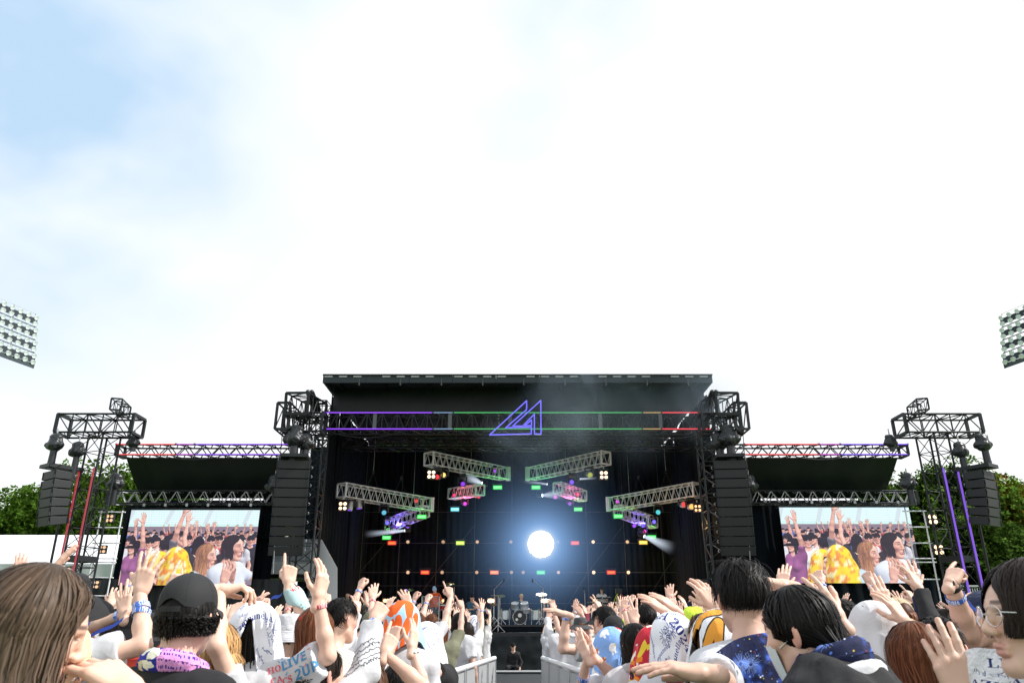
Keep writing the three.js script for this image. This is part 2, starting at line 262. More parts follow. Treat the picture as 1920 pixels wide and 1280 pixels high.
// heads: origin at the middle of the head, face towards -z
const headCache = new Map();
function headGeom(cell, male = false) {
  const key = cell + '' + male; if (headCache.has(key)) return headCache.get(key);
  const f = new Field(), w = male ? 1.05 : 1;
  f.ell(V(0, 0.025, 0.015), V(0.074, 0.093, 0.093)); f.ell(V(0, -0.025, -0.026), V(0.06 * w, 0.082, 0.062), 0.03); f.ell(V(0, 0.03, -0.045), V(0.058, 0.05, 0.045), 0.03);
  for (const s of [-1, 1]) {
    f.cap(V(s * 0.052 * w, -0.058, -0.002), V(s * 0.022, -0.1, -0.058), 0.02, 0.018, 0.03);   // jaw
    f.cap(V(s * 0.04, -0.015, -0.066), V(s * 0.05, -0.012, -0.045), 0.017, 0.016, 0.025);     // cheekbone
    f.cap(V(s * 0.012, 0.024, -0.089), V(s * 0.042, 0.026, -0.072), 0.008, 0.007, 0.014);     // brow
    f.ell(V(s * 0.012, -0.031, -0.098), V(0.009, 0.008, 0.01), 0.007);                        // nostril wings
    f.cap(V(s * 0.02, 0.004, -0.0835), V(s * 0.043, 0.005, -0.075), 0.0085, 0.007, 0.006);    // lids
    const e = new THREE.Matrix4().makeRotationY(s * 0.62); f.ell(V(s * 0.084, -0.008, 0.016), V(0.009, 0.033, 0.021), 0.006, e);
  }
  f.ell(V(0, -0.106, -0.066), V(0.022, 0.016, 0.018), 0.02);
  f.cap(V(0, 0.012, -0.09), V(0, -0.026, -0.108), 0.007, 0.0115, 0.012);
  f.cap(V(-0.019, -0.062, -0.082), V(0, -0.0585, -0.0925), 0.006, 0.0072, 0.006); f.cap(V(0.019, -0.062, -0.082), V(0, -0.0585, -0.0925), 0.006, 0.0072, 0.006);
  f.cap(V(-0.016, -0.073, -0.082), V(0.016, -0.073, -0.082), 0.0075, 0.0075, 0.006); f.cap(V(0, -0.073, -0.086), V(0, -0.073, -0.0865), 0.0075, 0.0075, 0.006);
  f.cap(V(0, -0.03, 0.03), V(0, -0.13, 0.035), 0.056, 0.054, 0.03);
  const s = new Field(); for (const e of [-1, 1]) { s.ell(V(e * 0.032, 0.0095, -0.094), V(0.0135, 0.0058, 0.018), 0.005); s.ell(V(e * 0.092, -0.006, 0.004), V(0.008, 0.02, 0.01), 0.006); }
  s.cap(V(-0.017, -0.0668, -0.094), V(0.017, -0.0668, -0.094), 0.0022, 0.0022, 0.003);
  f.sub(s);
  const col = (x, y, z) => {
    const lip = (1 - smooth(Math.abs(x), 0.019, 0.026)) * smooth(y, -0.0835, -0.079) * (1 - smooth(y, -0.057, -0.051)) * (z < -0.07 ? 1 : 0), chk = Math.exp(-((Math.abs(x) - 0.043) ** 2 + (y + 0.03) ** 2) / 0.0006) * (z < -0.03 ? 1 : 0), ear = smooth(Math.abs(x), 0.076, 0.083) * (Math.abs(y + 0.008) < 0.045 ? 1 : 0);
    const brow = (1 - smooth(Math.abs(y - 0.031 - 0.06 * Math.abs(Math.abs(x) - 0.03)), 0.003, 0.0055)) * (Math.abs(Math.abs(x) - 0.032) < 0.02 ? 1 : 0) * (z < -0.055 ? 1 : 0), lash = (1 - smooth(Math.abs(y - 0.0055), 0.0012, 0.0032)) * (Math.abs(Math.abs(x) - 0.032) < 0.0145 ? 1 : 0) * (z < -0.07 ? 1 : 0);
    const dk = 1 - 0.78 * Math.max(brow, lash);
    return [dk * (1 - 0.06 * lip), dk * (1 - 0.27 * lip - 0.12 * chk - 0.22 * ear), dk * (1 - 0.22 * lip - 0.12 * chk - 0.22 * ear)];
  };
  const g = f.mesh(cell, col); headCache.set(key, g); return g;
}

// hair: ribbons that follow the skull, then fall
function hairMesh(Hm, o) {
  const { n = 900, len = 0.35, style = 'long', width = 0.006, seed = 1, segs = 9, wave = 0, vol = 1, lift = 1 } = o, r = rng(seed), mb = new MB(), c0 = V(0, 0.024, 0.012);
  const a = 0.080 * vol, b = 0.102 * vol, c = 0.1 * vol, deg = Math.PI / 180, down = V(0, -1, 0), q = V(), nrm = V(), side = V(), dir = V();
  const tmax = (ph) => { const t = Math.abs(ph); return style === 'short' ? (t < 0.75 ? 56 : t < 1.15 ? lerp(56, 80, (t - 0.75) / 0.4) : t < 1.75 ? 64 : t < 2.15 ? lerp(64, 112, (t - 1.75) / 0.4) : 116 + 4 * Math.sin(ph * 7)) : (t < 0.7 ? 50 : t < 1.3 ? lerp(50, 84, (t - 0.7) / 0.6) : lerp(84, 112, (t - 1.3) / 1.84)); };
  const pos = (th, ph, k) => V(a * k * Math.sin(th) * Math.sin(ph), b * k * Math.cos(th), -c * k * Math.sin(th) * Math.cos(ph)).add(c0);
  // scalp
  const rows = []; for (let j = 0; j <= 10; j++) { const row = []; for (let i = 0; i <= 40; i++) { const ph = (i / 40 - 0.5) * 2 * Math.PI, th = j / 10 * (tmax(ph) - (style === 'short' ? 5 : 0)) * deg; row.push(pos(th, ph, o.from ? 0.96 : 1.0).applyMatrix4(Hm)); } rows.push(row); }
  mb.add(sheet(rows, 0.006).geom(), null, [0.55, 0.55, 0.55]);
  const whorl = o.part || 0, face = (o.face || 56) * deg;
  for (let i = 0; i < n; i++) {
    const ph0 = (r() * 2 - 1) * Math.PI, th0 = Math.acos(Math.cos((o.from || 0) * deg) - r() * (Math.cos(Math.min(o.from || 0, tmax(ph0)) * deg) - Math.cos(tmax(ph0) * deg))), cl = Math.floor(r() * 60), tint = (0.66 + 0.62 * r()) * (1 + 0.45 * noise(Math.sin(ph0) * 4, cl * 0.7, seed)), pts = [], nn = [];
    const fly = r() < (o.fly ?? 0.06) ? 1 + r() : 0, jit = (r() - 0.5) * (1 + 3 * fly), tot = style === 'short' ? (0.045 + 0.035 * r()) * lift : 0;
    let th = th0, ph = ph0;
    if (style === 'short') {
      const dph = (0.8 * noise(cl * 0.37, seed, 1) + 0.5 * (r() - 0.5)) * 1.5 / Math.max(0.35, Math.sin(th0)), up = 0.10 + 0.34 * r() * r() + 0.22 * fly, low = smooth(th0, 1.1, 1.75), side0 = Math.abs(Math.abs(ph0) - 1.45) < 0.45 ? smooth(th0, 0.7, 1.1) * 1.0 : 0;
      for (let s = 0; s <= segs; s++) { const t = s / segs, tt = th0 + tot / 0.09 * t * (1 - 0.72 * Math.max(low, side0)), k = 1.01 + lift * (up * t * (1 - 0.55 * t)) * (1 - 0.8 * Math.max(low, side0)) + 0.02 * noise(cl, t * 3, 1); const p = pos(Math.min(tt, 2.2), ph0 + dph * t * t * 0.6, k); nn.push(p.clone().sub(c0)); pts.push(p.applyMatrix4(Hm)); }
    } else {
      const over = 100 * deg, k1 = (o.from ? 0.98 : 1.02) + 0.055 * r() + 0.03 * noise(cl * 1.7, 0, seed), S1 = Math.max(2, Math.round(segs * 0.55)); let last;
      const s0 = Math.sign(ph0 - whorl * 0.3) || 1, tgt = Math.abs(ph0) < face ? s0 * (face + 0.30 * r()) : ph0;
      for (let s = 0; s <= S1; s++) { const t = s / S1; th = lerp(th0, Math.max(over, th0), t); ph = lerp(ph0, tgt, smooth(t, 0, 0.9)); const p = pos(th, ph, lerp(1.012, k1 + 0.07 * fly * noise(i * 0.7, t * 3, 5) + 0.03 * fly, Math.min(1, t * 2)) * (1 + (style === 'long' ? 0.05 : 0.02) * t + (style === 'long' ? 0.12 * Math.exp(-Math.pow((Math.abs(ph) - 1.65) / 0.45, 2)) * smooth(th, 0.9, 1.4) : 0))); nn.push(p.clone().sub(c0)); last = p.clone(); pts.push(p.applyMatrix4(Hm)); }
      if (style === 'tied') { const knot = V(...(o.knot || [0, -0.05, 0.12])); const e = knot.add(V(jit * 0.03, (r() - 0.5) * 0.03, (r() - 0.5) * 0.02)); const m0 = last.clone(); if (Math.abs(ph0) > 0.3) for (let s = 1; s <= 3; s++) { const p = m0.clone().lerp(e, s / 3); const rr = p.clone().sub(c0); const e2 = (rr.x / a) ** 2 + (rr.y / b) ** 2 + (rr.z / c) ** 2; if (e2 < 1.08) p.copy(c0).addScaledVector(rr, Math.sqrt(1.08 / e2)); nn.push(p.clone().sub(c0)); pts.push(p.applyMatrix4(Hm)); } }
      else {
        const L = len * (0.82 + 0.3 * r()), S2 = segs - S1 + (wave ? 5 : 0), st = pts[pts.length - 1].clone(), out = V(last.x, 0, last.z - 0.01).normalize().transformDirection(Hm); out.y = 0; out.normalize();
        for (let s = 1; s <= S2; s++) { const t = s / S2, y = L * t, wv = wave * (Math.sin(t * 11 + cl) * 0.5 + 0.5 * Math.sin(t * 17 + cl * 2)); const p = st.clone().addScaledVector(down, y).addScaledVector(out, (-0.010 * smooth(y, 0, 0.12) + 0.055 * smooth(y, 0.1, 0.3)) + wv).add(V(jit * 0.02 * t + wv * 0.6, 0, jit * 0.01)); nn.push(out.clone().transformDirection(Hm.clone().invert()).addScaledVector(V(0, 0, 0), 0)); pts.push(p); }
      }
    }
    if (pts.length < 3) continue;
    const o0 = mb.p.length / 3, K = pts.length;
    for (let s = 0; s < K; s++) {
      dir.copy(pts[Math.min(s + 1, K - 1)]).sub(pts[Math.max(s - 1, 0)]).normalize(); nrm.copy(nn[s]).normalize().transformDirection(Hm); side.crossVectors(dir, nrm).normalize(); nrm.crossVectors(side, dir).normalize();
      const t = s / (K - 1), w = width * (style === 'short' ? 1 - 0.85 * t : 1 - 0.7 * t * t) * 0.5, tw = noise(i * 3.1, s * 0.4, 2) * 0.5; nrm.addScaledVector(side, tw).normalize();
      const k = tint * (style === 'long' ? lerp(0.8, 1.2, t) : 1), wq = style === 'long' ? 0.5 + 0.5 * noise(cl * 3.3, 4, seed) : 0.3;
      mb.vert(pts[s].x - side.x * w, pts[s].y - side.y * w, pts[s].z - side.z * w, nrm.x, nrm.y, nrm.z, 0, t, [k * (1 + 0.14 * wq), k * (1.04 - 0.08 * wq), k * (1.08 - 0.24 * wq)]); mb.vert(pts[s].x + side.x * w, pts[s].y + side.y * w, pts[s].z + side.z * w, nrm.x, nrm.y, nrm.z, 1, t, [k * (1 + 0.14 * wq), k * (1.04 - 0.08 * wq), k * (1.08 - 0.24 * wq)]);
      if (s) mb.i.push(o0 + s * 2 - 2, o0 + s * 2 - 1, o0 + s * 2 + 1, o0 + s * 2 - 2, o0 + s * 2 + 1, o0 + s * 2);
    }
  }
  return mb;
}

// ---- people ------------------------------------------------------------------------------------
const skinMat = (k = 1, red = 1) => mat(0.79 * k, 0.505 * k / red, 0.385 * k / red, 0.46, 0, { vertexColors: true });
const SKIN = [skinMat(0.97), skinMat(0.86, 1.03), skinMat(1.02), skinMat(0.76, 1.06)];
const hairMat = (r, g, b) => mat(r, g, b, 0.48, 0, { vertexColors: true, specularIntensity: 0.34 });
const HAIR = { black: hairMat(0.010, 0.0085, 0.008), dark: hairMat(0.022, 0.015, 0.012), brown: hairMat(0.11, 0.055, 0.03), auburn: hairMat(0.14, 0.05, 0.022), ash: hairMat(0.115, 0.082, 0.06), blonde: hairMat(0.55, 0.34, 0.15), pale: hairMat(0.75, 0.62, 0.4) };
const cloth = (r, g, b, more = {}) => mat(r, g, b, 0.88, 0, { bumpMap: clothBump, bumpScale: 0.0045, sheen: 0.15, sheenRoughness: 0.6, ...more });
const CL = { white: cloth(0.61, 0.61, 0.63), black: cloth(0.012, 0.012, 0.014), navy: cloth(0.02, 0.03, 0.075), grey: cloth(0.42, 0.42, 0.42), red: cloth(0.62, 0.06, 0.035), cream: cloth(0.85, 0.7, 0.38), teal: cloth(0.45, 0.62, 0.62), maroon: cloth(0.16, 0.012, 0.03), orange: cloth(0.75, 0.1, 0.02), blue: cloth(0.09, 0.22, 0.5), denim: cloth(0.06, 0.12, 0.22), olive: cloth(0.17, 0.17, 0.11), beige: cloth(0.55, 0.42, 0.27), green: cloth(0.03, 0.35, 0.1), lime: cloth(0.55, 0.75, 0.05), pink: cloth(0.8, 0.32, 0.42), sky: cloth(0.42, 0.62, 0.85), charcoal: cloth(0.06, 0.06, 0.065), ivory: cloth(0.75, 0.72, 0.62), hatBlack: cloth(0.014, 0.014, 0.016) };
const bandTex = (txt, bg, fg) => canvasTex(1024, 96, (g, w, h) => { g.fillStyle = bg; g.fillRect(0, 0, w, h); g.fillStyle = fg; g.font = 'bold 76px sans-serif'; g.textBaseline = 'middle'; for (let k = 0; k < 2; k++) g.fillText(txt, 20 + k * 520, h / 2 + 4); });
const BAND = { blue: mat(1, 1, 1, 0.5, 0, { map: bandTex('LIVE AZUMA', '#3f68c9', '#e8eefc') }), blue2: mat(1, 1, 1, 0.5, 0, { map: bandTex('STAND SEAT', '#4a74d2', '#eef2ff') }), red: mat(1, 1, 1, 0.5, 0, { map: bandTex('LIVE AZUMA', '#d8434b', '#ffe9e9') }), black: mat(0.02, 0.02, 0.022, 0.5), silver: mat(0.7, 0.7, 0.72, 0.3, 1) };

function lookMat(y, n) { // columns: y along fingers, palm normal n
  const Y = y.clone().normalize(), X = V().crossVectors(Y, n).normalize(), Z = V().crossVectors(X, Y); return new THREE.Matrix4().makeBasis(X, Y, Z);
}
// o.head: middle of the head relative to o.base (on the ground); arms' wrists relative to o.base too
function person(o) {
  const g = thing('person', o.label, 'person', o.base, o.turn || 0, o.group), C = o.head, hi = o.detail === 2, far = o.detail === 0, male = !!o.male, B = (male ? 1.08 : 1) * (o.scale || 1);
  const yaw = (o.yaw || 0) * D2R, f = V(-Math.sin(yaw), 0, -Math.cos(yaw)), rt = V(Math.cos(yaw), 0, -Math.sin(yaw)), up = V(0, 1, 0);
  const P = (x, y, z) => C.clone().addScaledVector(rt, x * B).addScaledVector(up, y * B).addScaledVector(f, z * B);
  const lean = o.lean || 0, hs = o.headScale || 1;
  const hu = o.hunch || 0, neckB = P(0, -0.165 + hu * 0.85, -0.05 - lean * 0.1 - hu * 0.8), mid = P(0, -0.30 + hu * 0.8, -0.045 - lean * 0.25 - hu), waist = P(0, -0.52, -0.03 - lean * 0.5), hip = P(0, -0.66, -0.03 - lean * 0.6);
  const Sh = { R: P(0.165, -0.245 + hu, -0.06 - lean * 0.2 - hu), L: P(-0.165, -0.245 + hu, -0.06 - lean * 0.2 - hu) };
  const cell = o.cell || (hi ? 0.0095 : far ? 0.022 : 0.013), hc = o.handCell || (hi ? 0.0036 : far ? 0.009 : 0.005);
  const body = new Field(), top = new Field(), T = o.top || {}, fat = 0.013 + (T.loose || 0);
  const arms = {};
  for (const s of ['R', 'L']) {
    const sg = s === 'R' ? 1 : -1, a = (o.arms || {})[s]; const S = Sh[s];
    let W, dir, palm, pose = a ? a.pose || 'open' : 'relax';
    if (a) { W = a.w; dir = a.dir || V(0, 1, -0.25); palm = a.palm || V(0, 0.1, -1); } else { W = S.clone().addScaledVector(rt, sg * 0.07).add(V(0, -0.49, 0)).addScaledVector(f, 0.08); dir = V(0, -1, 0).addScaledVector(f, 0.2); palm = rt.clone().multiplyScalar(-sg); }
    if (a) { // a raised arm lifts its shoulder
      const rise = clamp((W.y - S.y) / 0.5, 0, 1); S.addScaledVector(up, 0.045 * rise * B).addScaledVector(rt, -sg * 0.015 * rise); const reach = W.clone().sub(S), l = reach.length(), mx = 0.55 * B; if (l > mx * 1.12) S.addScaledVector(reach.normalize(), Math.min(0.09, l - mx * 1.12));
    }
    let l1 = 0.275 * B, l2 = 0.25 * B; const d = W.clone().sub(S), L = d.length(); if (L > (l1 + l2) * 0.985) { const k = L / ((l1 + l2) * 0.985); l1 *= k; l2 *= k; }
    d.normalize(); const x = clamp((l1 * l1 - l2 * l2 + L * L) / (2 * L), -l1, l1), hgt = Math.sqrt(Math.max(0, l1 * l1 - x * x)), pole = (a && a.pole) || V(0, -1, 0).addScaledVector(rt, sg * 0.55).addScaledVector(f, a ? 0.15 : -0.5); const pv = pole.clone().addScaledVector(d, -pole.dot(d)).normalize();
    const E = S.clone().addScaledVector(d, x).addScaledVector(pv, hgt), fd = W.clone().sub(E).normalize(), K = B * (o.thick || (male ? 1 : 0.92));
    body.cap(S, E, 0.047 * K, 0.037 * K, 0.03); body.cap(E, E.clone().lerp(W, 0.35), 0.037 * K, 0.0385 * K, 0.02); body.cap(E.clone().lerp(W, 0.35), W, 0.0385 * K, 0.0262 * K, 0.02);
    const tl = T.type === 'long' ? 2 : T.type === 'tank' ? 0.0 : (T.sleeve || 0.62);
    if (tl > 0) {
      const cut = (p, n) => [[n.x, n.y, n.z, n.dot(p)]];
      if (tl < 1) { const e = S.clone().lerp(E, tl), n = E.clone().sub(S).normalize(); top.cap(S.clone().lerp(mid, 0.12), S.clone().lerp(E, tl + 0.12), 0.062 * K + fat * 0.5, 0.059 * K + fat * 0.6, 0.05, cut(e, n)); }
      else { const wl = T.cuff || 0.88; top.cap(S.clone().lerp(mid, 0.12), E, 0.06 * K + fat * 0.4, 0.05 * K + fat * 0.4, 0.04); top.cap(E, E.clone().lerp(W, wl + 0.1), 0.049 * K + fat * 0.4, 0.038 * K + fat * 0.4, 0.03, cut(E.clone().lerp(W, wl), fd)); }
    }
    arms[s] = { S, E, W, fd, dir: dir.clone().normalize(), palm, pose, sg, a };
  }
  // trunk
  const bust = male ? 0 : 0.012;
  const trunk = (F2, ex, clip) => {
    for (const s of [-1, 1]) { F2.cap(P(s * 0.075, -0.30 + hu * 0.9, -0.055 - lean * 0.22 - hu), P(s * 0.065, -0.50, -0.04 - lean * 0.45), 0.098 * B + ex, (0.082 + bust * 0.3) * B + ex, 0.05, clip); F2.cap(P(s * 0.06, -0.5, -0.035 - lean * 0.45), P(s * 0.075, -0.68, -0.04 - lean * 0.6), 0.086 * B + ex, 0.1 * B + ex * 1.2, 0.05, clip); F2.cap(neckB.clone().addScaledVector(up, -0.005), (s > 0 ? Sh.R : Sh.L).clone().addScaledVector(up, 0.012), 0.045 * B + ex * 0.55, 0.052 * B + ex * 0.7, 0.05); }
    F2.cap(Sh.R.clone().lerp(mid, 0.25), Sh.L.clone().lerp(mid, 0.25), 0.07 * B + ex, 0.07 * B + ex, 0.06);
    if (bust) for (const s of [-1, 1]) F2.ell(P(s * 0.07, -0.37, 0.035), V(0.06 + ex, 0.06 + ex, 0.05 + ex * 1.2), 0.05);
  };
  trunk(body, 0);
  body.cap(neckB, P(0, -0.07, -0.032), 0.053 * B, 0.052 * B, 0.04);
  const hemY = hip.y - 0.07;
  trunk(top, fat, [[0, -1, 0, -hemY]]);
  const neckCut = new Field(); neckCut.cap(neckB.clone().addScaledVector(up, T.neck || 0.005).addScaledVector(f, 0.01), P(0, 0.1, -0.03), 0.066 * B, 0.07 * B, 0.012); top.sub(neckCut);
  const sd = (o.seed || 1) * 3.7, fd0 = 0.008 + (T.loose || 0) * 0.28;
  top.warp = (x, y, z) => fd0 * (noise(x * 13 + sd, y * 5.5, z * 13) + 0.8 * noise(x * 7 + y * 9, y * 6 - x * 7, z * 7 + sd)) + 0.0018 * noise(x * 34, y * 16 + sd, z * 34);
  // the head
  const Hm = new THREE.Matrix4().compose(C, new THREE.Quaternion().setFromEuler(new THREE.Euler((o.pitch || 0) * D2R, yaw + (o.turnHead || 0) * D2R, (o.tilt || 0) * D2R, 'YXZ')), V(hs * B / (male ? 1.03 : 1), hs * B / (male ? 1.03 : 1), hs * B / (male ? 1.03 : 1)));
  const skin = new MB(); skin.colored = true;
  skin.add(body.mesh(cell, (x, y, z) => { const q = noise(x * 22, y * 22, z * 22) + 0.6 * noise(x * 60, y * 60, z * 60 + sd), w = noise(x * 9 + sd, y * 9, z * 9); return [1 + 0.03 * q, 1 + 0.05 * q - 0.05 * Math.max(0, w), 1 + 0.06 * q - 0.06 * Math.max(0, w)]; }));
  skin.add(headGeom(o.headCell || (hi ? 0.0065 : far ? 0.013 : 0.009), male), Hm);
  for (const s of ['R', 'L']) { const A = arms[s], m = lookMat(A.dir, A.palm).scale(V(A.sg * B, B, B)).setPosition(A.W); skin.add(handGeom(A.pose, hc), m); A.m = m; }
  skin.build('body', o.skin || SKIN[0], g);
  const shirt = mesh(T.name || (T.type === 'long' ? 'long_sleeved_shirt' : 'shirt'), top.mesh(hi ? 0.0115 : far ? 0.026 : 0.016), T.m || CL.white, g); if (T.label) shirt.userData.label = T.label;
  // below the hem
  const legs = new Field(), ground = o.seat ? o.seat : 0, lowY = ground;
  for (const s of [-1, 1]) {
    const h = hip.clone().addScaledVector(rt, s * 0.085); let kn, an;
    if (o.seated) { kn = h.clone().addScaledVector(f, 0.42).addScaledVector(rt, s * 0.1); an = kn.clone().setY(lowY + 0.08); } else { kn = h.clone().lerp(V(h.x, lowY, h.z), 0.46).addScaledVector(f, 0.03); an = V(h.x, lowY + 0.09, h.z).addScaledVector(f, -0.02); }
    const short = o.shorts ? kn.clone().lerp(h, 0.1) : null;
    if (short) { legs.cap(h, short, 0.11 * B, 0.095 * B, 0.05); const l = new Field(); l.cap(h.clone().lerp(kn, 0.6), kn, 0.07, 0.055, 0.03); l.cap(kn, an, 0.055, 0.038, 0.03); mesh('bare_leg', l.mesh(0.02), o.skin || SKIN[0], g).material = mat(0.72, 0.46, 0.35, 0.5); }
    else { legs.cap(h, kn, 0.1 * B, 0.075 * B, 0.05); legs.cap(kn, an, 0.073 * B, 0.062 * B, 0.04); }
    const shoe = new MB().add(BALL, new THREE.Matrix4().compose(V(an.x, lowY + 0.045, an.z).addScaledVector(f, 0.07), new THREE.Quaternion().setFromAxisAngle(up, yaw), V(0.048, 0.045, 0.13))); shoe.build('shoe', o.shoes || CL.charcoal, g);
  }
  legs.cap(hip.clone().addScaledVector(up, 0.02), hip.clone().addScaledVector(up, -0.03), 0.13 * B, 0.13 * B, 0.05);
  mesh(o.shorts ? 'shorts' : 'trousers', legs.mesh(0.026), o.trousers || CL.denim, g);
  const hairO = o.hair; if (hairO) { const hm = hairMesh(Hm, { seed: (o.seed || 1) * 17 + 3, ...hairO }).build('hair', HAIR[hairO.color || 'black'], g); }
  // wristbands sit round the forearm
  for (const s of ['R', 'L']) for (const b of (arms[s].a && arms[s].a.bands) || []) {
    const A = arms[s], t = b.t ?? 0.88, c = A.E.clone().lerp(A.W, t), K = B * (o.thick || (male ? 1 : 0.92)), r = lerp(0.0385, 0.0262, clamp((t - 0.35) / 0.65, 0, 1)) * K + 0.003 + (b.over || 0), w = b.w || 0.018, mm = new THREE.Matrix4().makeRotationFromQuaternion(new THREE.Quaternion().setFromUnitVectors(up, A.fd.clone().add(V(b.skew || 0, 0, 0)).normalize())).setPosition(c);
    const prof = [[r, -w / 2], [r + 0.0025, -w / 2], [r + 0.0028, 0], [r + 0.0025, w / 2], [r, w / 2]].map(([x, y]) => new THREE.Vector2(x, y));
    const bm = mesh(b.name || 'wristband', new THREE.LatheGeometry(prof, 26).applyMatrix4(mm), BAND[b.m || 'blue'], g); const U = bm.geometry.attributes.uv; for (let k = 0; k < U.count; k++) U.setY(k, (Math.floor(k % 5) / 4));
    if (b.tail) { const t0 = c.clone().add(V(b.tail[0] * 0.3, b.tail[1] * 0.3, b.tail[2] * 0.3).add(V(Math.sign(b.tail[0]) * r, 0, 0))), rowsT = []; for (let k = 0; k <= 6; k++) { const q = t0.clone().add(V(b.tail[0] * k / 6, b.tail[1] * k / 6 - 0.006 * Math.sin(k), b.tail[2] * k / 6)); rowsT.push([q.clone().add(V(0.003, 0.009, 0)), q.clone().add(V(-0.003, -0.009, 0))]); } sheet(rowsT, 0.002).build('wristband_tail', mat(0.04, 0.1, 0.55, 0.45), g); }
    if (b.face) { const fc = c.clone().addScaledVector(b.face.clone().normalize(), r + 0.004); const q = new THREE.Quaternion().setFromUnitVectors(up, b.face.clone().normalize()); mesh('watch_face', new THREE.CylinderGeometry(0.019, 0.021, 0.009, 24).applyQuaternion(q).translate(fc.x, fc.y, fc.z), BAND.black, g); }
  }
  for (const w of o.wear || []) w(g, { Hm, P, arms, neckB, Sh, f, rt, B, shirt, hip, C });
  return g;
}
const BALL = new THREE.SphereGeometry(1, 14, 10);
// head-wear and cloths, each a function that adds a part to a person
const profile = (pts) => pts.map(([x, y]) => new THREE.Vector2(x, y));
const bucketHat = (m, o = {}) => (g, { Hm }) => {
  const br = o.brim ?? 0.075, dr = o.drop ?? 0.05, S = new THREE.Matrix4().makeScale(1, 1, 1.1), mm = Hm.clone().multiply(new THREE.Matrix4().makeTranslation(0, 0.02, 0.012)).multiply(S);
  const hat = mesh('bucket_hat', new THREE.LatheGeometry(profile([[0, 0.104], [0.045, 0.103], [0.07, 0.098], [0.08, 0.085], [0.088, 0.05], [0.094, 0.018], [0.096, 0.012], [0.096 + br * 0.5, 0.012 - dr * 0.42], [0.096 + br, 0.012 - dr], [0.096 + br, 0.009 - dr], [0.094 + br * 0.5, 0.008 - dr * 0.42], [0.092, 0.008]]), 40).applyMatrix4(mm), m, g);
  const st = new MB(); for (let k = 1; k < 7; k++) { const t = k / 7; st.add(new THREE.TorusGeometry(0.096 + br * t, 0.0009, 4, 44).rotateX(Math.PI / 2).translate(0, 0.0135 - dr * t, 0), mm); } st.build('brim_stitching', o.stitch || m, hat);
};
const baseballCap = (m, o = {}) => (g, { Hm }) => {
  const rows = [], turn = new THREE.Matrix4().makeRotationY((o.turn || 0) * D2R), mm = Hm.clone().multiply(turn);
  for (let j = 0; j <= 14; j++) { const row = []; for (let i = 0; i < 48; i++) { const ph = i / 48 * 2 * Math.PI, back = Math.max(0, -Math.cos(ph)), arch = o.arch === false ? 0 : Math.max(0, 1 - Math.abs(((ph + Math.PI * 2) % (Math.PI * 2)) - Math.PI) / 0.42), th = j / 14 * (lerp(96, 88, back) - 11 * Math.sqrt(arch) * (j / 14)) * D2R, k = 1 - 0.008 * Math.pow(Math.abs(Math.cos(3 * ph)), 24); row.push(V(0.087 * k * Math.sin(th) * Math.sin(ph), 0.106 * Math.pow(Math.cos(Math.min(th, 1.57)), 0.85) * k - (th > 1.57 ? (th - 1.57) * 0.1 : 0), -0.107 * k * Math.sin(th) * Math.cos(ph)).add(V(0, 0.032, 0.008)).applyMatrix4(mm)); } rows.push(row); }
  const cap = sheet(rows, 0.003, null, true).build('cap', m, g);
  mesh('cap_button', new THREE.SphereGeometry(0.0075, 12, 8).applyMatrix4(mm.clone().multiply(new THREE.Matrix4().makeTranslation(0, 0.1395, 0.008).scale(V(1, 0.6, 1)))), m, cap);
  const seams = new MB(); for (let s = 0; s < 6; s++) { const ph = (s + 0.5) / 6 * 2 * Math.PI; for (let j = 0; j < 9; j++) { const pt = (t) => { const th = t * 82 * D2R; return V(0.0882 * Math.sin(th) * Math.sin(ph), 0.1072 * Math.pow(Math.cos(th), 0.85), -0.1082 * Math.sin(th) * Math.cos(ph)).add(V(0, 0.032, 0.008)).applyMatrix4(mm); }; seams.bar(pt(j / 9), pt((j + 1) / 9), 0.0011, 4); } } seams.build('cap_seam', m, cap);
  const br = []; for (let j = 0; j <= 6; j++) { const row = []; for (let i = 0; i <= 16; i++) { const a = (i / 16 - 0.5) * 2.0, t = j / 6, rr = lerp(1, 1.62 - 0.16 * (a * a), t); row.push(V(0.087 * Math.sin(a) * lerp(1, 1.12, t), -0.004 - 0.016 * t - 0.028 * a * a * (0.5 + 0.5 * t) + 0.036, -0.105 * Math.cos(a) * rr + 0.008).applyMatrix4(mm)); } br.push(row); }
  sheet(br, 0.004).build('brim', o.brim || m, cap);
  if (o.back) { const strap = new MB(); for (let k = 0; k < 8; k++) { const p = (t) => V(0.087 * Math.sin(Math.PI + (t - 0.5) * 0.8), 0.0, 0.108 * Math.cos((t - 0.5) * 0.8)).add(V(0, 0.028, 0.01)).applyMatrix4(mm); strap.beam(p(k / 8), p((k + 1) / 8), 0.003, 0.018); } strap.build('adjuster_strap', m, cap); }
};
const beanie = (m) => (g, { Hm }) => { mesh('beanie', new THREE.LatheGeometry(profile([[0, 0.165], [0.02, 0.163], [0.05, 0.14], [0.075, 0.1], [0.088, 0.06], [0.093, 0.03], [0.097, 0.03], [0.098, -0.01], [0.09, -0.012]]), 28).applyMatrix4(Hm.clone().multiply(new THREE.Matrix4().makeScale(0.98, 1, 1.1))), m, g); };
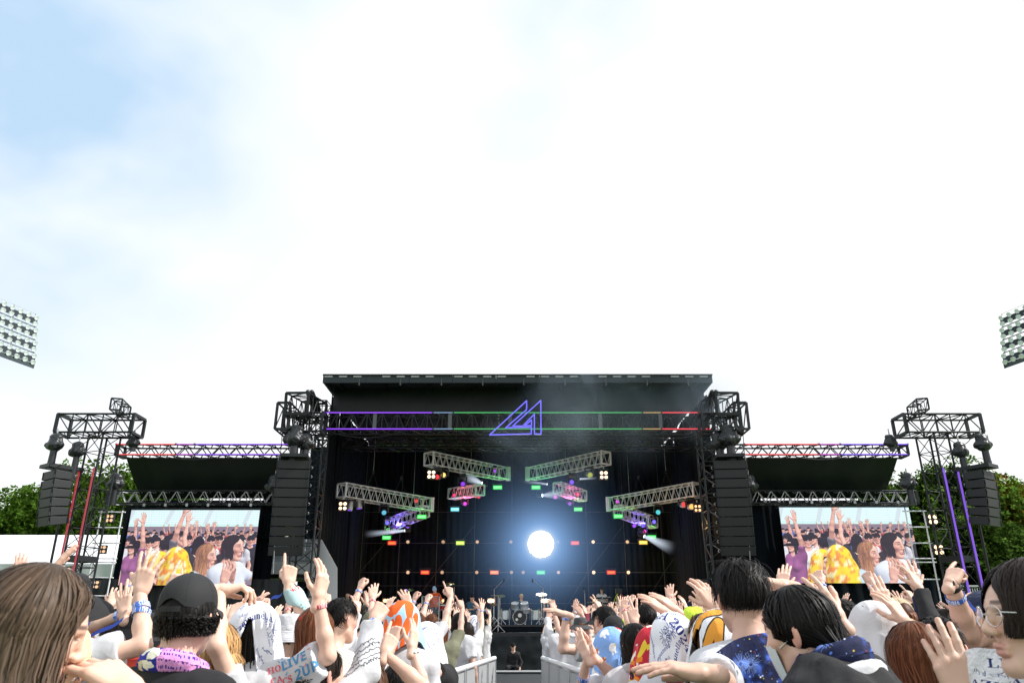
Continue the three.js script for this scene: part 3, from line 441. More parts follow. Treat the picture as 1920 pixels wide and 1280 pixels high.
// a cloth laid over the head and hanging: hem(phi) is the drop below the middle of the head, phi 0 = front
const headCloth = (m, o = {}) => (g, { Hm, f, rt }) => {
  const rows = [], uv = [], N = 64, J = 22, R = o.r || 0.108, sd = o.seed || 1;
  for (let j = 0; j <= J; j++) {
    const row = [], ur = [];
    for (let i = 0; i <= N; i++) {
      const ph = (i / N) * 2 * Math.PI, hem = o.hem(ph), t = j / J; let x, y, z, rad;
      const arcL = R * 1.57, total = arcL + hem, s = t * Math.max(total, 0.02), front = Math.cos(ph);
      if (s < arcL) { const a = s / R; rad = R * Math.sin(a); y = 0.02 + R * 1.12 * Math.cos(a); } else { const dd = s - arcL; rad = R * (1 + 0.12 * smooth(dd, 0, 0.1)) + dd * (o.flare ?? 0.16); y = 0.02 - dd; }
      const fold = smooth(s, arcL * 0.7, arcL + 0.25) * (o.fold ?? 0.014) * (Math.sin(ph * 9 + sd) * 0.6 + 1.2 * noise(Math.sin(ph) * 2.4 + sd, Math.cos(ph) * 2.4, t * 1.6)) + 0.004 * noise(ph * 2, t * 7, sd) ;
      rad += fold; const zr = -front * rad * (front < 0 ? 1.12 : 1.0) + 0.012;
      row.push(V(Math.sin(ph) * rad, y, zr).applyMatrix4(Hm)); ur.push([0.5 + Math.sin(ph) * s * (o.us || 1.4), 0.5 + front * s * (o.us || 1.4)]);
    }
    rows.push(row); uv.push(ur);
  }
  const c = sheet(rows, 0.005, uv).build(o.name || 'towel', m, g); if (o.label) c.userData.label = o.label;
};
// a towel round the neck
const neckCloth = (m, o = {}) => (g, { neckB, f, rt }) => {
  const rows = [], N = 44, K = 10, c0 = neckB.clone().add(V(0, o.y ?? 0.02, 0)).addScaledVector(f, o.fwd ?? 0.015);
  for (let i = 0; i <= N; i++) { const ph = i / N * 2 * Math.PI, rx = (o.r || 0.088) * (1 + 0.08 * noise(Math.cos(ph) * 2, Math.sin(ph) * 2, 3)), row = []; for (let k = 0; k <= K; k++) { const a = k / K * 2 * Math.PI, w = (o.w || 0.03) * (1 + 0.25 * noise(ph * 2.2, a, 7)), hh = (o.h || 0.045) * (1 + 0.3 * noise(ph * 1.7, 1, a)); row.push(c0.clone().addScaledVector(rt, Math.sin(ph) * (rx + w * Math.cos(a))).addScaledVector(f, Math.cos(ph) * (rx + w * Math.cos(a))).add(V(0, hh * Math.sin(a) - 0.035 * Math.cos(ph) + 0.006 * noise(ph * 6, a * 3, 1), 0))); } rows.push(row); }
  const c = sheet(rows, 0, rows.map((q, i) => q.map((_, k) => [0.92 - i / N, k / K * 0.5]))).build(o.name || 'towel', m, g); if (o.label) c.userData.label = o.label;
};
// a towel lying over shoulders and back
const shoulderCloth = (m, o = {}) => (g, { P, f }) => {
  const rows = [], A = 26, J = 18; for (let j = 0; j <= J; j++) { const row = []; for (let i = 0; i <= A; i++) { const u = (i / A - 0.5) * 2, v = j / J, x = u * (o.w || 0.24) + (o.dx || 0), drop = 0.08 * u * u; const y = -0.115 - drop - v * (o.len || 0.34), z = -0.125 - 0.085 * Math.sqrt(Math.max(0, v * (2 - v))) * (1 - 0.35 * u * u) + 0.014 * noise(u * 3, v * 2, o.seed || 1) + 0.009 * Math.sin(u * 8 + v * 2); row.push(P(x, y, z)); } rows.push(row); }
  const c = sheet(rows, 0.006).build(o.name || 'towel', m, g); if (o.label) c.userData.label = o.label;
};
// printing fixed to a garment
const printOn = (tex, target, o) => (g, ctx) => {
  const s = /shirt/.test(target) ? ctx.shirt : g.children.find((c) => c.name === target), p = o.at(ctx), q = new THREE.Matrix4().lookAt(o.from.clone().add(p), p, o.up || V(0, 1, 0)); g.updateMatrixWorld(true);
  const wp = p.clone().applyMatrix4(g.matrixWorld), dg = new DecalGeometry(s, wp, new THREE.Euler().setFromRotationMatrix(q), V(o.w, o.h, o.d || 0.1)); if (!dg.attributes.position || !dg.attributes.position.count) return;
  dg.applyMatrix4(g.matrixWorld.clone().invert()); const P2 = dg.attributes.position, N2 = dg.attributes.normal; for (let k = 0; k < P2.count; k++) P2.setXYZ(k, P2.getX(k) + N2.getX(k) * 0.0012, P2.getY(k) + N2.getY(k) * 0.0012, P2.getZ(k) + N2.getZ(k) * 0.0012);
  mesh('print', dg, mat(1, 1, 1, 0.85, 0, { map: tex, transparent: true, polygonOffset: true, polygonOffsetFactor: -4 }), s);
};
// ---- the ground --------------------------------------------------------------------------------
{
  const gt = canvasTex(1024, 1024, (g, n) => { const r = rng(11), im = g.createImageData(n, n); for (let i = 0; i < n * n; i++) { const x = i % n, y = (i / n) | 0, k = 0.5 + 0.5 * noise(x * 0.02, y * 0.02, 1) + 0.4 * noise(x * 0.13, y * 0.13, 4) + 0.5 * (r() - 0.5); im.data[i * 4] = 70 + 38 * k; im.data[i * 4 + 1] = 104 + 42 * k; im.data[i * 4 + 2] = 34 + 18 * k; im.data[i * 4 + 3] = 255; } g.putImageData(im, 0, 0); }, { repeat: [260, 260] });
  const ground = mesh('ground', new THREE.PlaneGeometry(1600, 1600, 8, 8).rotateX(-Math.PI / 2), mat(0.9, 0.9, 0.9, 0.95, 0, { map: gt })); tag(ground, 'short green grass of the sports field under the crowd', 'ground', null, 'structure');
  const mt = canvasTex(512, 512, (g, n) => { g.fillStyle = '#101315'; g.fillRect(0, 0, n, n); const r = rng(5); for (let k = 0; k < 9000; k++) { g.fillStyle = `rgba(${r() > 0.5 ? 70 : 20},${r() > 0.5 ? 72 : 22},${60},0.18)`; g.fillRect(r() * n, r() * n, 3, 3); } g.strokeStyle = '#15171a'; g.lineWidth = 5; for (let k = 0; k < 4; k++) { g.strokeRect(k * 128, 0, 128, 512); g.strokeRect(0, k * 128, 512, 128); } }, { repeat: [16, 9] });
  const cover = mesh('ground_cover', new THREE.BoxGeometry(40, 0.03, 31.5).translate(0, 0.015, -15.5), mat(0.85, 0.85, 0.85, 0.8, 0, { map: mt })); tag(cover, 'dark grey plastic floor panels laid over the grass before the stage', 'ground cover', null, 'structure');
}

// ---- trees -------------------------------------------------------------------------------------
const leafGeo = (() => { const mb = new MB(), r = rng(4); for (let k = 0; k < 5; k++) { const a = k * 1.256 + r(), t = 0.5 + 0.5 * r(), d = V(Math.cos(a), (r() - 0.5) * 0.8, Math.sin(a)).normalize(), s = V(-Math.sin(a), (r() - 0.5) * 0.9, Math.cos(a)).normalize(), o = mb.p.length / 3, n = V().crossVectors(d, s).normalize(); for (const [x, y] of [[0.1, 0], [0.55 * t, 0.26], [1.05 * t, 0], [0.55 * t, -0.26]]) { const p = d.clone().multiplyScalar(x).addScaledVector(s, y); mb.vert(p.x, p.y, p.z, n.x, n.y, n.z); } mb.i.push(o, o + 1, o + 2, o, o + 2, o + 3); } return mb.geom(); })();
const leafMat = mat(1, 1, 1, 0.75, 0, { transmission: 0.5, thickness: 0, specularIntensity: 0.3 }), barkMat = mat(0.09, 0.07, 0.05, 0.9, 0, { bumpMap: clothBump, bumpScale: 0.03 });
function tree(base, h, rad, n, tint, seed, label, group, leaf = 0.34) {
  const t = thing('tree', label, 'tree', base, 0, group), r = rng(seed), wood = new MB(), cl = [], top = V((r() - 0.5) * 0.8, h * 0.55, (r() - 0.5) * 0.8);
  const limb = (a, b, ra, rb) => { const m = a.clone().lerp(b, 0.5).add(V((r() - 0.5) * 0.3, 0.1, (r() - 0.5) * 0.3)); wood.add(new THREE.CylinderGeometry((ra + rb) / 2, ra, m.distanceTo(a), 7).applyMatrix4(new THREE.Matrix4().compose(a.clone().lerp(m, 0.5), new THREE.Quaternion().setFromUnitVectors(V(0, 1, 0), m.clone().sub(a).normalize()), V(1, 1, 1)))); wood.add(new THREE.CylinderGeometry(rb, (ra + rb) / 2, m.distanceTo(b), 7).applyMatrix4(new THREE.Matrix4().compose(m.clone().lerp(b, 0.5), new THREE.Quaternion().setFromUnitVectors(V(0, 1, 0), b.clone().sub(m).normalize()), V(1, 1, 1)))); };
  limb(V(), top, h * 0.035, h * 0.018);
  const nb = 15;
  for (let k = 0; k < nb; k++) { const s = V(0, h * (0.2 + 0.35 * k / nb), 0).lerp(top, 0.3), a = k * 2.4 + r(), el = lerp(0.25, 1.2, k / nb), L = rad * (0.75 + 0.4 * r()), e = V(Math.cos(a) * Math.cos(el) * L, h * 0.42 + Math.sin(el) * (h * 0.48) * (0.8 + 0.3 * r()), Math.sin(a) * Math.cos(el) * L); limb(s, e, h * 0.013, h * 0.004); cl.push([e, rad * (0.30 + 0.22 * r()), 0.8 + 0.4 * r()]); const e2 = e.clone().lerp(s, 0.45).add(V((r() - 0.5) * rad * 0.5, rad * 0.12, (r() - 0.5) * rad * 0.5)); limb(s.clone().lerp(e, 0.35), e2, h * 0.007, h * 0.003); cl.push([e2, rad * (0.24 + 0.16 * r()), 0.75 + 0.4 * r()]); }
  for (let k = 0; k < 12; k++) { const a = r() * 6.28, q = rad * Math.sqrt(r()) * 0.8; cl.push([V(Math.cos(a) * q, h * (0.5 + 0.42 * r() * (1 - q / rad * 0.5)), Math.sin(a) * q), rad * (0.24 + 0.2 * r()), 0.8 + 0.4 * r()]); }
  wood.build('trunk', barkMat, t);
  const inst = new THREE.InstancedMesh(leafGeo, leafMat, n), m = new THREE.Matrix4(), q = new THREE.Quaternion(), e = new THREE.Euler(), c = new THREE.Color();
  for (let i = 0; i < n; i++) { const [cc, cr, ct] = cl[Math.floor(r() * cl.length)]; const d = V(r() - 0.5, r() - 0.5, r() - 0.5).normalize().multiplyScalar(cr * Math.pow(r(), 0.42)); d.y *= 0.62; const p = cc.clone().add(d); e.set(r() * 6.3, r() * 6.3, r() * 6.3); const s = leaf * (0.6 + 0.7 * r()); m.compose(p, q.setFromEuler(e), V(s, s, s)); inst.setMatrixAt(i, m); const k = ct * (0.75 + 0.5 * r()), au = r() < (tint[3] || 0) ? 1 : 0; c.setRGB(lerp(tint[0], 0.5, au) * k, lerp(tint[1], 0.22, au) * k, lerp(tint[2], 0.03, au) * k); inst.setColorAt(i, c); }
  inst.name = 'crown'; inst.userData.kind = 'stuff'; t.add(inst); return t;
}
{
  const G = 'trees growing behind the white tent', green = [0.15, 0.30, 0.055], mid = [0.12, 0.235, 0.05], yel = [0.36, 0.42, 0.06], dk = [0.085, 0.17, 0.04];
  const T = (px, z, top, rad, n, tint, seed, label, leaf) => { n = Math.round(n * 0.8); tint = [tint[0] * 2.0, tint[1] * 1.9, tint[2] * 1.5, tint[3]]; const p = at(px, 1100, z); p.y = 0; tree(p, at(px, top, z).y, rad, n, tint, seed, label, null, leaf); };
  T(180, 62, 858, 7.5, 15000, green, 1, 'broad green tree behind the red-lit tower, its crown open to the sky', 0.36);
  T(85, 64, 885, 6.0, 10000, green, 2, 'green tree behind the left hanging speaker array, lower than the broad one', 0.36);
  T(5, 62, 945, 4.5, 6000, mid, 3, 'small dark green tree at the left edge of the picture', 0.34);
  T(20, 56, 985, 2.6, 3500, yel, 4, 'low yellow-green bushy tree just above the white tent roof', 0.26);
  T(262, 64, 868, 4.6, 7000, green, 5, 'green tree between the red-lit tower and the left video screen', 0.34);
  T(575, 64, 880, 4.0, 6000, yel, 6, 'yellow-green tree seen through the left stage tower', 0.34);
  T(1372, 66, 885, 4.0, 6000, yel, 7, 'yellow-green tree seen through the right stage tower', 0.34);
  T(1765, 58, 852, 5.6, 15000, mid, 8, 'green tree behind the purple-lit tower beside the right screen', 0.34);
  T(1850, 64, 862, 6.5, 14000, green, 9, 'tall green tree behind the right hanging speaker array', 0.36);
  T(1915, 60, 868, 6.0, 14000, [0.2, 0.25, 0.05, 0.22], 10, 'green tree turning orange at its top, at the right edge', 0.34);
  T(1830, 52, 960, 4.4, 12000, dk, 11, 'dark green lower tree behind the purple-lit tower', 0.3);
  T(1905, 52, 985, 4.0, 10000, dk, 12, 'dark green lower tree at the right edge above the far fence', 0.3);
  T(1750, 52, 985, 3.6, 9000, mid, 13, 'light green lower tree behind the right lamp ladder', 0.3);
}

// ---- far fence and low wall on the right -------------------------------------------------------
{
  const a = at(1700, 1105, 46), b = at(2000, 1105, 46), y = at(1800, 1098, 46).y, f = thing('metal_fence', 'pale grey picket fence of upright bars in front of the trees at right', 'fence', V(a.x, 0, a.z));
  const L = b.x - a.x; new MB().beam(V(0, y, 0), V(L, y, 0), 0.06, 0.08).build('top_rail', M.galv, f); new MB().beam(V(0, 0.25, 0), V(L, 0.25, 0), 0.05, 0.06).build('bottom_rail', M.galv, f);
  const pk = new MB().box(0, y / 2 + 0.08, 0, 0.04, y - 0.2, 0.03).geom(); for (let x = 0.1; x < L; x += 0.14) { const o = mesh('picket', pk, M.galv, f); o.position.x = x; }
  const w = new MB().box(0, 0.45, 0, L + 4, 0.9, 0.25).build('low_wall', mat(0.3, 0.3, 0.29, 0.9)); w.position.set((a.x + b.x) / 2, 0, a.z - 1); tag(w, 'low grey concrete wall at the foot of the right trees', 'wall');
}

// ---- white tent at left -------------------------------------------------------------------------
{
  const z = 46, ridge = at(100, 1003, z + 5).y, eaveY = at(100, 1057, z).y, wallY = at(100, 1082, z).y, xL = at(-260, 1050, z).x, xR = at(250, 1050, z).x, t = thing('tent', 'long white event tent with a low pitched roof behind the left tower', 'tent', V(xL, 0, -z));
  const W = xR - xL, D = 10, rows = []; for (let j = 0; j <= 10; j++) { const row = []; for (let i = 0; i <= 30; i++) { const u = i / 30, v = j / 10, k = 1 - Math.abs(v - 0.5) * 2; row.push(V(u * W, lerp(eaveY, ridge, k) - 0.12 * Math.sin(k * Math.PI) * (0.6 + 0.4 * Math.cos(u * 6 * Math.PI)), -v * D)); } rows.push(row); }
  sheet(rows, 0.02).build('roof', M.tent, t);
  const val = []; for (let j = 0; j <= 2; j++) { const row = []; for (let i = 0; i <= 60; i++) row.push(V(i / 60 * W, lerp(eaveY, wallY, j / 2), 0.05 + 0.03 * Math.sin(i * 0.9) * j)); val.push(row); } sheet(val, 0.01).build('valance', M.tentGrey, t);
  for (let k = 0; k < 6; k++) { const wmb = pleats(W / 6 - 0.02, wallY - 0.02, 0.12, 5, k + 60); const o = wmb.build('wall', M.drape, t); o.position.set(k * W / 6, wallY, -0.1); }
  for (let k = 0; k <= 6; k++) new MB().bar(V(k * W / 6, 0, -0.2), V(k * W / 6, eaveY, -0.2), 0.05).build('post', M.alu, t);
}

// ---- the stage --------------------------------------------------------------------------------
const ZF = 32.6, ZB = 45, DECK = 1.38;              // stage front, back wall, deck height
const X = (px, py, z) => at(px, py, z).x, Y = (py, z) => at(960, py, z).y;
{
  const xl = X(596, 1186, ZF), xr = X(1345, 1186, ZF), st = thing('stage', 'wide black concert stage deck with a draped front', 'stage', V(0, 0, -ZF)), w = xr - xl, cx = (xl + xr) / 2, D = ZB - ZF + 1;
  const n = 10; for (let k = 0; k < n; k++) for (let j = 0; j < 6; j++) new MB().box(xl + (k + 0.5) * w / n, DECK - 0.06, -(j + 0.5) * D / 6, w / n - 0.012, 0.12, D / 6 - 0.012).build('deck_panel', M.stageDeck, st);
  for (let k = 0; k < 8; k++) for (const j of [0.5, D / 2, D - 0.5]) new MB().bar(V(xl + (k + 0.5) * w / 8, 0, -j), V(xl + (k + 0.5) * w / 8, DECK - 0.12, -j), 0.04).build('leg', M.galv, st);
  new MB().box(cx, DECK - 0.07, 0.03, w, 0.14, 0.05).build('front_edge', M.plasticBlack, st);
  const sk = []; for (let j = 0; j <= 10; j++) { const row = []; for (let i = 0; i <= 150; i++) { const u = i / 150, v = j / 10, sw = Math.sin(u * 13 * Math.PI); row.push(V(xl + u * w, (DECK - 0.14) * (1 - v) + 0.01, 0.08 + 0.05 * v + (0.05 + 0.05 * v) * Math.abs(sw) * Math.sin(u * 90 + v * 3) * 0.5 + 0.07 * noise(u * 40, v * 2.2 - u * 9, 2) + 0.06 * noise(u * 24 + v * 3, v * 3, 8))); } sk.push(row); }
  sheet(sk, 0.01).build('skirt', M.sheetBlack, st, 'creased black sheet hung along the stage front');
  // step before the stage with a pale nosing
  const step = thing('pit_step', 'low dark step with a white edge strip across the aisle before the stage', 'step', V(0, 0, -29.4)); new MB().box(0.12, 0.06, 0, 5.4, 0.12, 0.7).build('tread', M.plasticBlack, step); new MB().box(0.12, 0.118, 0.36, 5.4, 0.05, 0.025).build('edge_strip', M.white, step);
}
const riser = (x0, x1, py, z0, z1, label) => { const w = X(x1, py, z0) - X(x0, py, z0), y0 = DECK + 0.004, y1 = DECK + 0.32, cx = (X(x0, py, z0) + X(x1, py, z0)) / 2, r = thing('stage_riser', label, 'riser', V(cx, y0, -(z0 + z1) / 2)), d = z1 - z0; new MB().box(0, y1 - y0 - 0.04, 0, w, 0.08, d).build('top', M.stageDeck, r); const o = pleats(w, y1 - y0 - 0.08, 0.03, 9, x0).build('skirt', M.drape, r); o.position.set(-w / 2, y1 - y0 - 0.08, d / 2 - 0.03); for (const i of [-1, 1]) for (const j of [-1, 1]) new MB().bar(V(i * (w / 2 - 0.1), 0, j * (d / 2 - 0.12)), V(i * (w / 2 - 0.1), y1 - y0 - 0.08, j * (d / 2 - 0.12)), 0.03).build('leg', M.galv, r); return y1; };
const RISE = riser(720, 872, 1175, 35.4, 38.2, 'low black riser under the percussion player in orange');
riser(902, 1062, 1175, 35.4, 38.2, 'low black riser under the drum kit');
riser(1085, 1200, 1175, 35.6, 38.2, 'low black riser under the keyboard player in white');
{ // roof and black walls
  const z0 = 31.6, yTop = Y(703, z0), y0 = Y(718, z0), xl = X(606, 704, z0), xr = X(1335, 704, z0), yb = y0 + 0.02;
  const r = thing('stage_roof', 'black flat stage roof with a thin overhanging front edge', 'roof', V(0, 0, 0)), w = xr - xl, cx = (xl + xr) / 2;
  const n = 9; for (let k = 0; k < n; k++) new MB().box(xl + (k + 0.5) * w / n, (yTop + y0) / 2, -z0, w / n - 0.015, yTop - y0, 0.12).build('fascia_panel', M.roof, r);  // roof colour here includes the sunlit smoke haze over black
  for (let k = 0; k < n; k++) new MB().box(xl + (k + 0.5) * w / n, yTop - 0.08, -(z0 + ZB) / 2 - 0.1, w / n - 0.012, 0.1, ZB - z0).build('roof_panel', M.roof, r);
  for (const x of [xl + 0.06, xr - 0.06]) new MB().box(x, (yTop + y0) / 2 - 0.06, -(z0 + ZB) / 2 - 0.1, 0.1, yTop - y0 - 0.14, ZB - z0 - 0.1).build('side_panel', M.roof, r);
  const rail = new MB(); rail.beam(V(xl, yTop - 0.02, -z0 + 0.1), V(xr, yTop - 0.02, -z0 + 0.1), 0.06, 0.06); rail.build('edge_rail', M.blackSteel, r);
  for (let k = 0; k < 27; k++) { const x = xl + (k + 0.4) * w / 27; if (k % 5 === 3) continue; new MB().box(x, yTop - 0.09, -z0 + 0.075, 0.36, 0.045, 0.02).build('edge_slot', M.white, r); }
  for (let k = 0; k < 9; k++) { const x = xl + (k + 0.9) * w / 9.5; new MB().beam(V(x, yTop - 0.2, -z0 + 0.07), V(x, yTop - 0.5, -z0 + 0.07), 0.06, 0.03, V(0, 0, 1)).build('bracket', mat(0.07, 0.075, 0.08, 0.6), r); }
  const bt = 8; for (let k = 0; k <= bt; k++) { const x = lerp(xl + 0.6, xr - 0.6, k / bt); new MB().beam(V(x, y0 + 0.15, -z0 - 0.2), V(x, y0 + 0.15, -ZB), 0.1, 0.16).build('rafter', M.blackSteel, r); }
  // header cloth
  const zh = 33.1, hx0 = X(626, 735, zh), hx1 = X(1318, 735, zh), hy0 = Y(716, zh), hy1 = Y(775, zh);
  const hc = thing('header_cloth', 'flat black cloth hung between the roof and the front truss', 'cloth', V(hx0, hy0, -zh)), np = 8;
  for (let k = 0; k < np; k++) { const o = pleats((hx1 - hx0) / np + 0.03, hy0 - hy1, 0.05, 2, k + 5, 8).build('cloth_panel', M.sheetBlack, hc); o.position.set(k * (hx1 - hx0) / np, 0, (k % 2) * 0.02); }
  // back wall of black drapes
  const bw = thing('back_drape', 'black drapes closing the back of the stage', 'drape', V(0, 0, -ZB + 0.4)), bx0 = -12.2, bx1 = 12.2, by1 = yTop - 0.3; for (let k = 0; k < 12; k++) { const o = pleats((bx1 - bx0) / 12 + 0.1, by1 - DECK, 0.14, 6, k + 20, 6).build('drape', M.drape, bw); o.position.set(bx0 + k * (bx1 - bx0) / 12, by1, (k % 2) * 0.05); }
  for (const s of [-1, 1]) { // side drapes between tower and back wall
    const sx = s < 0 ? X(604, 900, 33.5) : X(1337, 900, 33.5), o0 = thing('side_drape', s < 0 ? 'black side drapes inside the left tower' : 'black side drapes inside the right tower', 'drape', V(sx, 0, -33.6), s < 0 ? Math.PI / 2 : Math.PI / 2);
    for (let k = 0; k < 6; k++) { const len = k < 1 ? by1 - 2.6 : by1 - DECK, d = pleats(2.0, len, 0.16, 4, k + 40 + s, 6).build('drape', M.drape, o0); d.position.set(k * 1.9, by1, (k % 2) * 0.06); }
  }
  // scaffold that carries the back lights
  const sc = thing('back_scaffold', 'dark scaffold grid of pipes in front of the black back drapes', 'scaffold', V(0, 0, -43)), zz = 0; for (let k = 0; k <= 10; k++) { const x = -10.5 + k * 2.1; new MB().bar(V(x, DECK, 0), V(x, yTop - 1, 0), 0.022).build('upright', M.darkPipe, sc); }
  for (const py of [1018, 1073, 1131, 1098, 960]) { const y = Y(py, 43); new MB().bar(V(-10.6, y, 0.04), V(10.6, y, 0.04), py === 1098 || py === 960 ? 0.014 : 0.02).build('ledger', M.darkPipe, sc); }
  for (let k = 0; k < 5; k++) { const x = -10.5 + k * 4.2; new MB().bar(V(x, DECK + 0.1, -0.05), V(x + 2.1, Y(1073, 43), -0.05), 0.014).build('brace', M.darkPipe, sc); new MB().bar(V(x + 2.1, Y(1073, 43), -0.05), V(x + 4.2, Y(1018, 43) + 1, -0.05), 0.014).build('brace', M.darkPipe, sc); }
}
{ // front header truss with LED tubes
  const z = 32.3, yt = Y(772, z), yb = Y(805, z), x0 = X(603, 788, z), x1 = X(1337, 788, z), t = thing('front_truss', 'long black box truss across the stage front', 'truss', V()); truss(t, V(x0, (yt + yb) / 2, -z - 0.45), V(x1, (yt + yb) / 2, -z - 0.45), 0.85, yt - yb, { bays: 26, rc: 0.045, rl: 0.028, m: M.blackSteel, x: false });
  const up = new MB(); for (let k = 0; k <= 26; k++) { const x = lerp(x0, x1, k / 26); new MB().bar(V(x, yb, -z - 0.03), V(x, yt, -z - 0.03), 0.024).build('upright', M.darkPipe, t); }
  for (const k of [3, 8, 12, 18, 22]) new MB().box(lerp(x0, x1, k / 26 + 0.02), (yt + yb) / 2, -z - 0.02, 0.16, yt - yb, 0.05).build('joint_plate', mat(0.12, 0.125, 0.13, 0.5, 0.3), t);
  const z2 = 36, y2t = Y(822, z2), y2b = Y(842, z2); const t2 = thing('rear_truss', 'black box truss under the roof behind the front truss', 'truss'); truss(t2, V(-9.6, (y2t + y2b) / 2, -z2), V(9.6, (y2t + y2b) / 2, -z2), 0.7, y2t - y2b, { bays: 22, rc: 0.045, rl: 0.025 });
  const z3 = 39, t3 = thing('rear_truss', 'rearmost black box truss high under the stage roof', 'truss'); truss(t3, V(-9.6, Y(838, z3) + 0.4, -z3), V(9.6, Y(838, z3) + 0.4, -z3), 0.6, 0.6, { bays: 22, rc: 0.04, rl: 0.022 });
  const segs = [[603, 812, [0.32, 0.07, 1.0], 'purple'], [812, 850, [0.2, 0.35, 0.55], 'pale blue'], [850, 1204, [0.08, 0.55, 0.16], 'green'], [1204, 1240, [0.6, 0.4, 0.15], 'amber'], [1240, 1337, [1.0, 0.07, 0.10], 'red']];
  for (const [row, py] of [['upper', 774], ['lower', 804.5]]) for (const [a, b, c, n] of segs) { if (row === 'upper' || true) { const A = V(X(a + 1, py, z), Y(py, z), -z + 0.06), B = V(X(b - 1, py, z), Y(py, z), -z + 0.06); const tube = thing('light_tube', `${n} light tube on the ${row} chord of the front truss`, 'light tube', A, 0); new MB().bar(V(), B.clone().sub(A), 0.026, 8).build('lamp_tube', glow(...c, n === 'purple' || n === 'red' ? 1.1 : 0.85), tube); for (const k of [0, 1]) new MB().box(k * (B.x - A.x), 0, -0.02, 0.05, 0.08, 0.08).build('end_cap', M.plasticBlack, tube); } }
  // the emblem of outlined neon shapes
  const zl = z - 0.28, sg = thing('neon_sign', 'blue neon outline emblem of two slanted angular letters at the middle of the front truss', 'sign', V()), lp = (x, y) => { const p = at(760 + x / 4, 680 + y / 4, zl); return p; };
  const loops = [[[632, 540], [910, 284], [910, 350], [752, 487], [945, 481], [945, 532], [632, 540]], [[806, 473], [1016, 282], [1018, 533], [968, 533], [968, 384], [880, 474], [806, 473]], [[895, 472], [946, 428], [947, 470], [895, 472]]];
  for (const L of loops) { const p = L.map(([x, y]) => lp(x, y)), mb = new MB(), bk = new MB(); for (let k = 0; k + 1 < p.length; k++) { mb.bar(p[k], p[k + 1], 0.024, 8); mb.add(BALL0, new THREE.Matrix4().makeScale(0.024, 0.024, 0.024).setPosition(p[k])); bk.beam(p[k].clone().add(V(0, 0, -0.06)), p[k + 1].clone().add(V(0, 0, -0.06)), 0.05, 0.09, V(0, 0, 1)); } mb.build('neon_tube', glow(0.16, 0.14, 1.0, 1.5), sg); bk.build('tube_channel', M.plasticBlack, sg); }
}
// ---- lamps --------------------------------------------------------------------------------------
const lightAt = (p, r, g, b, I, dist = 0) => { const l = new THREE.PointLight(new THREE.Color().setRGB(r, g, b), I, dist); l.position.copy(p); l.castShadow = true; l.name = numbered('lamp_light'); scene.add(l); return l; };
// 4-lamp blinder, faces +z
function blinder(p, turn, label, k = 1, size = 1, group) {
  const t = thing('blinder_light', label, 'stage light', p, turn, group); t.scale.setScalar(size);
  new MB().add(new RoundedBoxGeometry(0.42, 0.42, 0.12, 2, 0.02)).build('housing', M.plasticBlack, t);
  for (const i of [-1, 1]) for (const j of [-1, 1]) { const pan = mesh('lamp_pan', new THREE.CylinderGeometry(0.085, 0.09, 0.05, 20).rotateX(Math.PI / 2).translate(i * 0.1, j * 0.1, 0.065), M.chrome, t); mesh('lamp_lens', new THREE.CylinderGeometry(0.068, 0.068, 0.02, 20).rotateX(Math.PI / 2).translate(i * 0.1, j * 0.1, 0.09), glow(1, 0.55, 0.28, 2.6 * k), pan); }
  const y = new MB().beam(V(-0.24, 0, 0), V(-0.24, 0.3, 0), 0.04, 0.02).beam(V(0.24, 0, 0), V(0.24, 0.3, 0), 0.04, 0.02).beam(V(-0.25, 0.3, 0), V(0.25, 0.3, 0), 0.04, 0.03).build('yoke', M.blackSteel, t);
  new MB().bar(V(0, 0.3, 0), V(0, 0.42, 0), 0.03).build('clamp', M.galv, t); return t;
}
function ledBar(p, c, label, k = 1) {
  const t = thing('led_strobe', label, 'stage light', p); new MB().add(new RoundedBoxGeometry(0.5, 0.24, 0.14, 2, 0.02)).build('housing', M.plasticBlack, t);
  const face = new MB().box(0, 0, 0.075, 0.46, 0.2, 0.02).build('led_lamp', glow(c[0], c[1], c[2], 1), t); new MB().box(0, 0, 0.09, 0.37, 0.115, 0.014).build('led_lamp_core', glow(...k, 1), face);
  new MB().beam(V(-0.28, 0, 0), V(-0.28, 0.2, -0.05), 0.03, 0.03).beam(V(0.28, 0, 0), V(0.28, 0.2, -0.05), 0.03, 0.03).beam(V(-0.29, 0.2, -0.05), V(0.29, 0.2, -0.05), 0.03, 0.03).build('yoke', M.blackSteel, t); return t;
}
function parCan(p, label, k, r = 0.11) {
  const t = thing('par_light', label, 'stage light', p); mesh('can', new THREE.CylinderGeometry(r, r * 0.9, 0.26, 18, 1, true).rotateX(Math.PI / 2), M.plasticBlack, t);
  mesh('lamp_lens', new THREE.SphereGeometry(r * 0.8, 16, 10).scale(1, 1, 0.4).translate(0, 0, 0.09), glow(1, 0.62, 0.36, k), t); mesh('back_cap', new THREE.SphereGeometry(r * 0.88, 14, 8).scale(1, 1, 0.6).translate(0, 0, -0.13), M.plasticBlack, t);
  new MB().bar(V(-r - 0.02, 0, 0), V(-r - 0.02, 0.18, 0), 0.012).bar(V(r + 0.02, 0, 0), V(r + 0.02, 0.18, 0), 0.012).bar(V(-r - 0.02, 0.18, 0), V(r + 0.02, 0.18, 0), 0.012).build('yoke', M.blackSteel, t); return t;
}
const beamFade = canvasTex(16, 256, (g, w, h) => { for (let y = 0; y < h; y++) { const t = 1 - y / (h - 1), k = Math.pow(1 - t, 1.7) * 255 | 0; g.fillStyle = `rgb(${k},${k},${k})`; g.fillRect(0, y, w, 1); } }, { data: true, clamp: true });
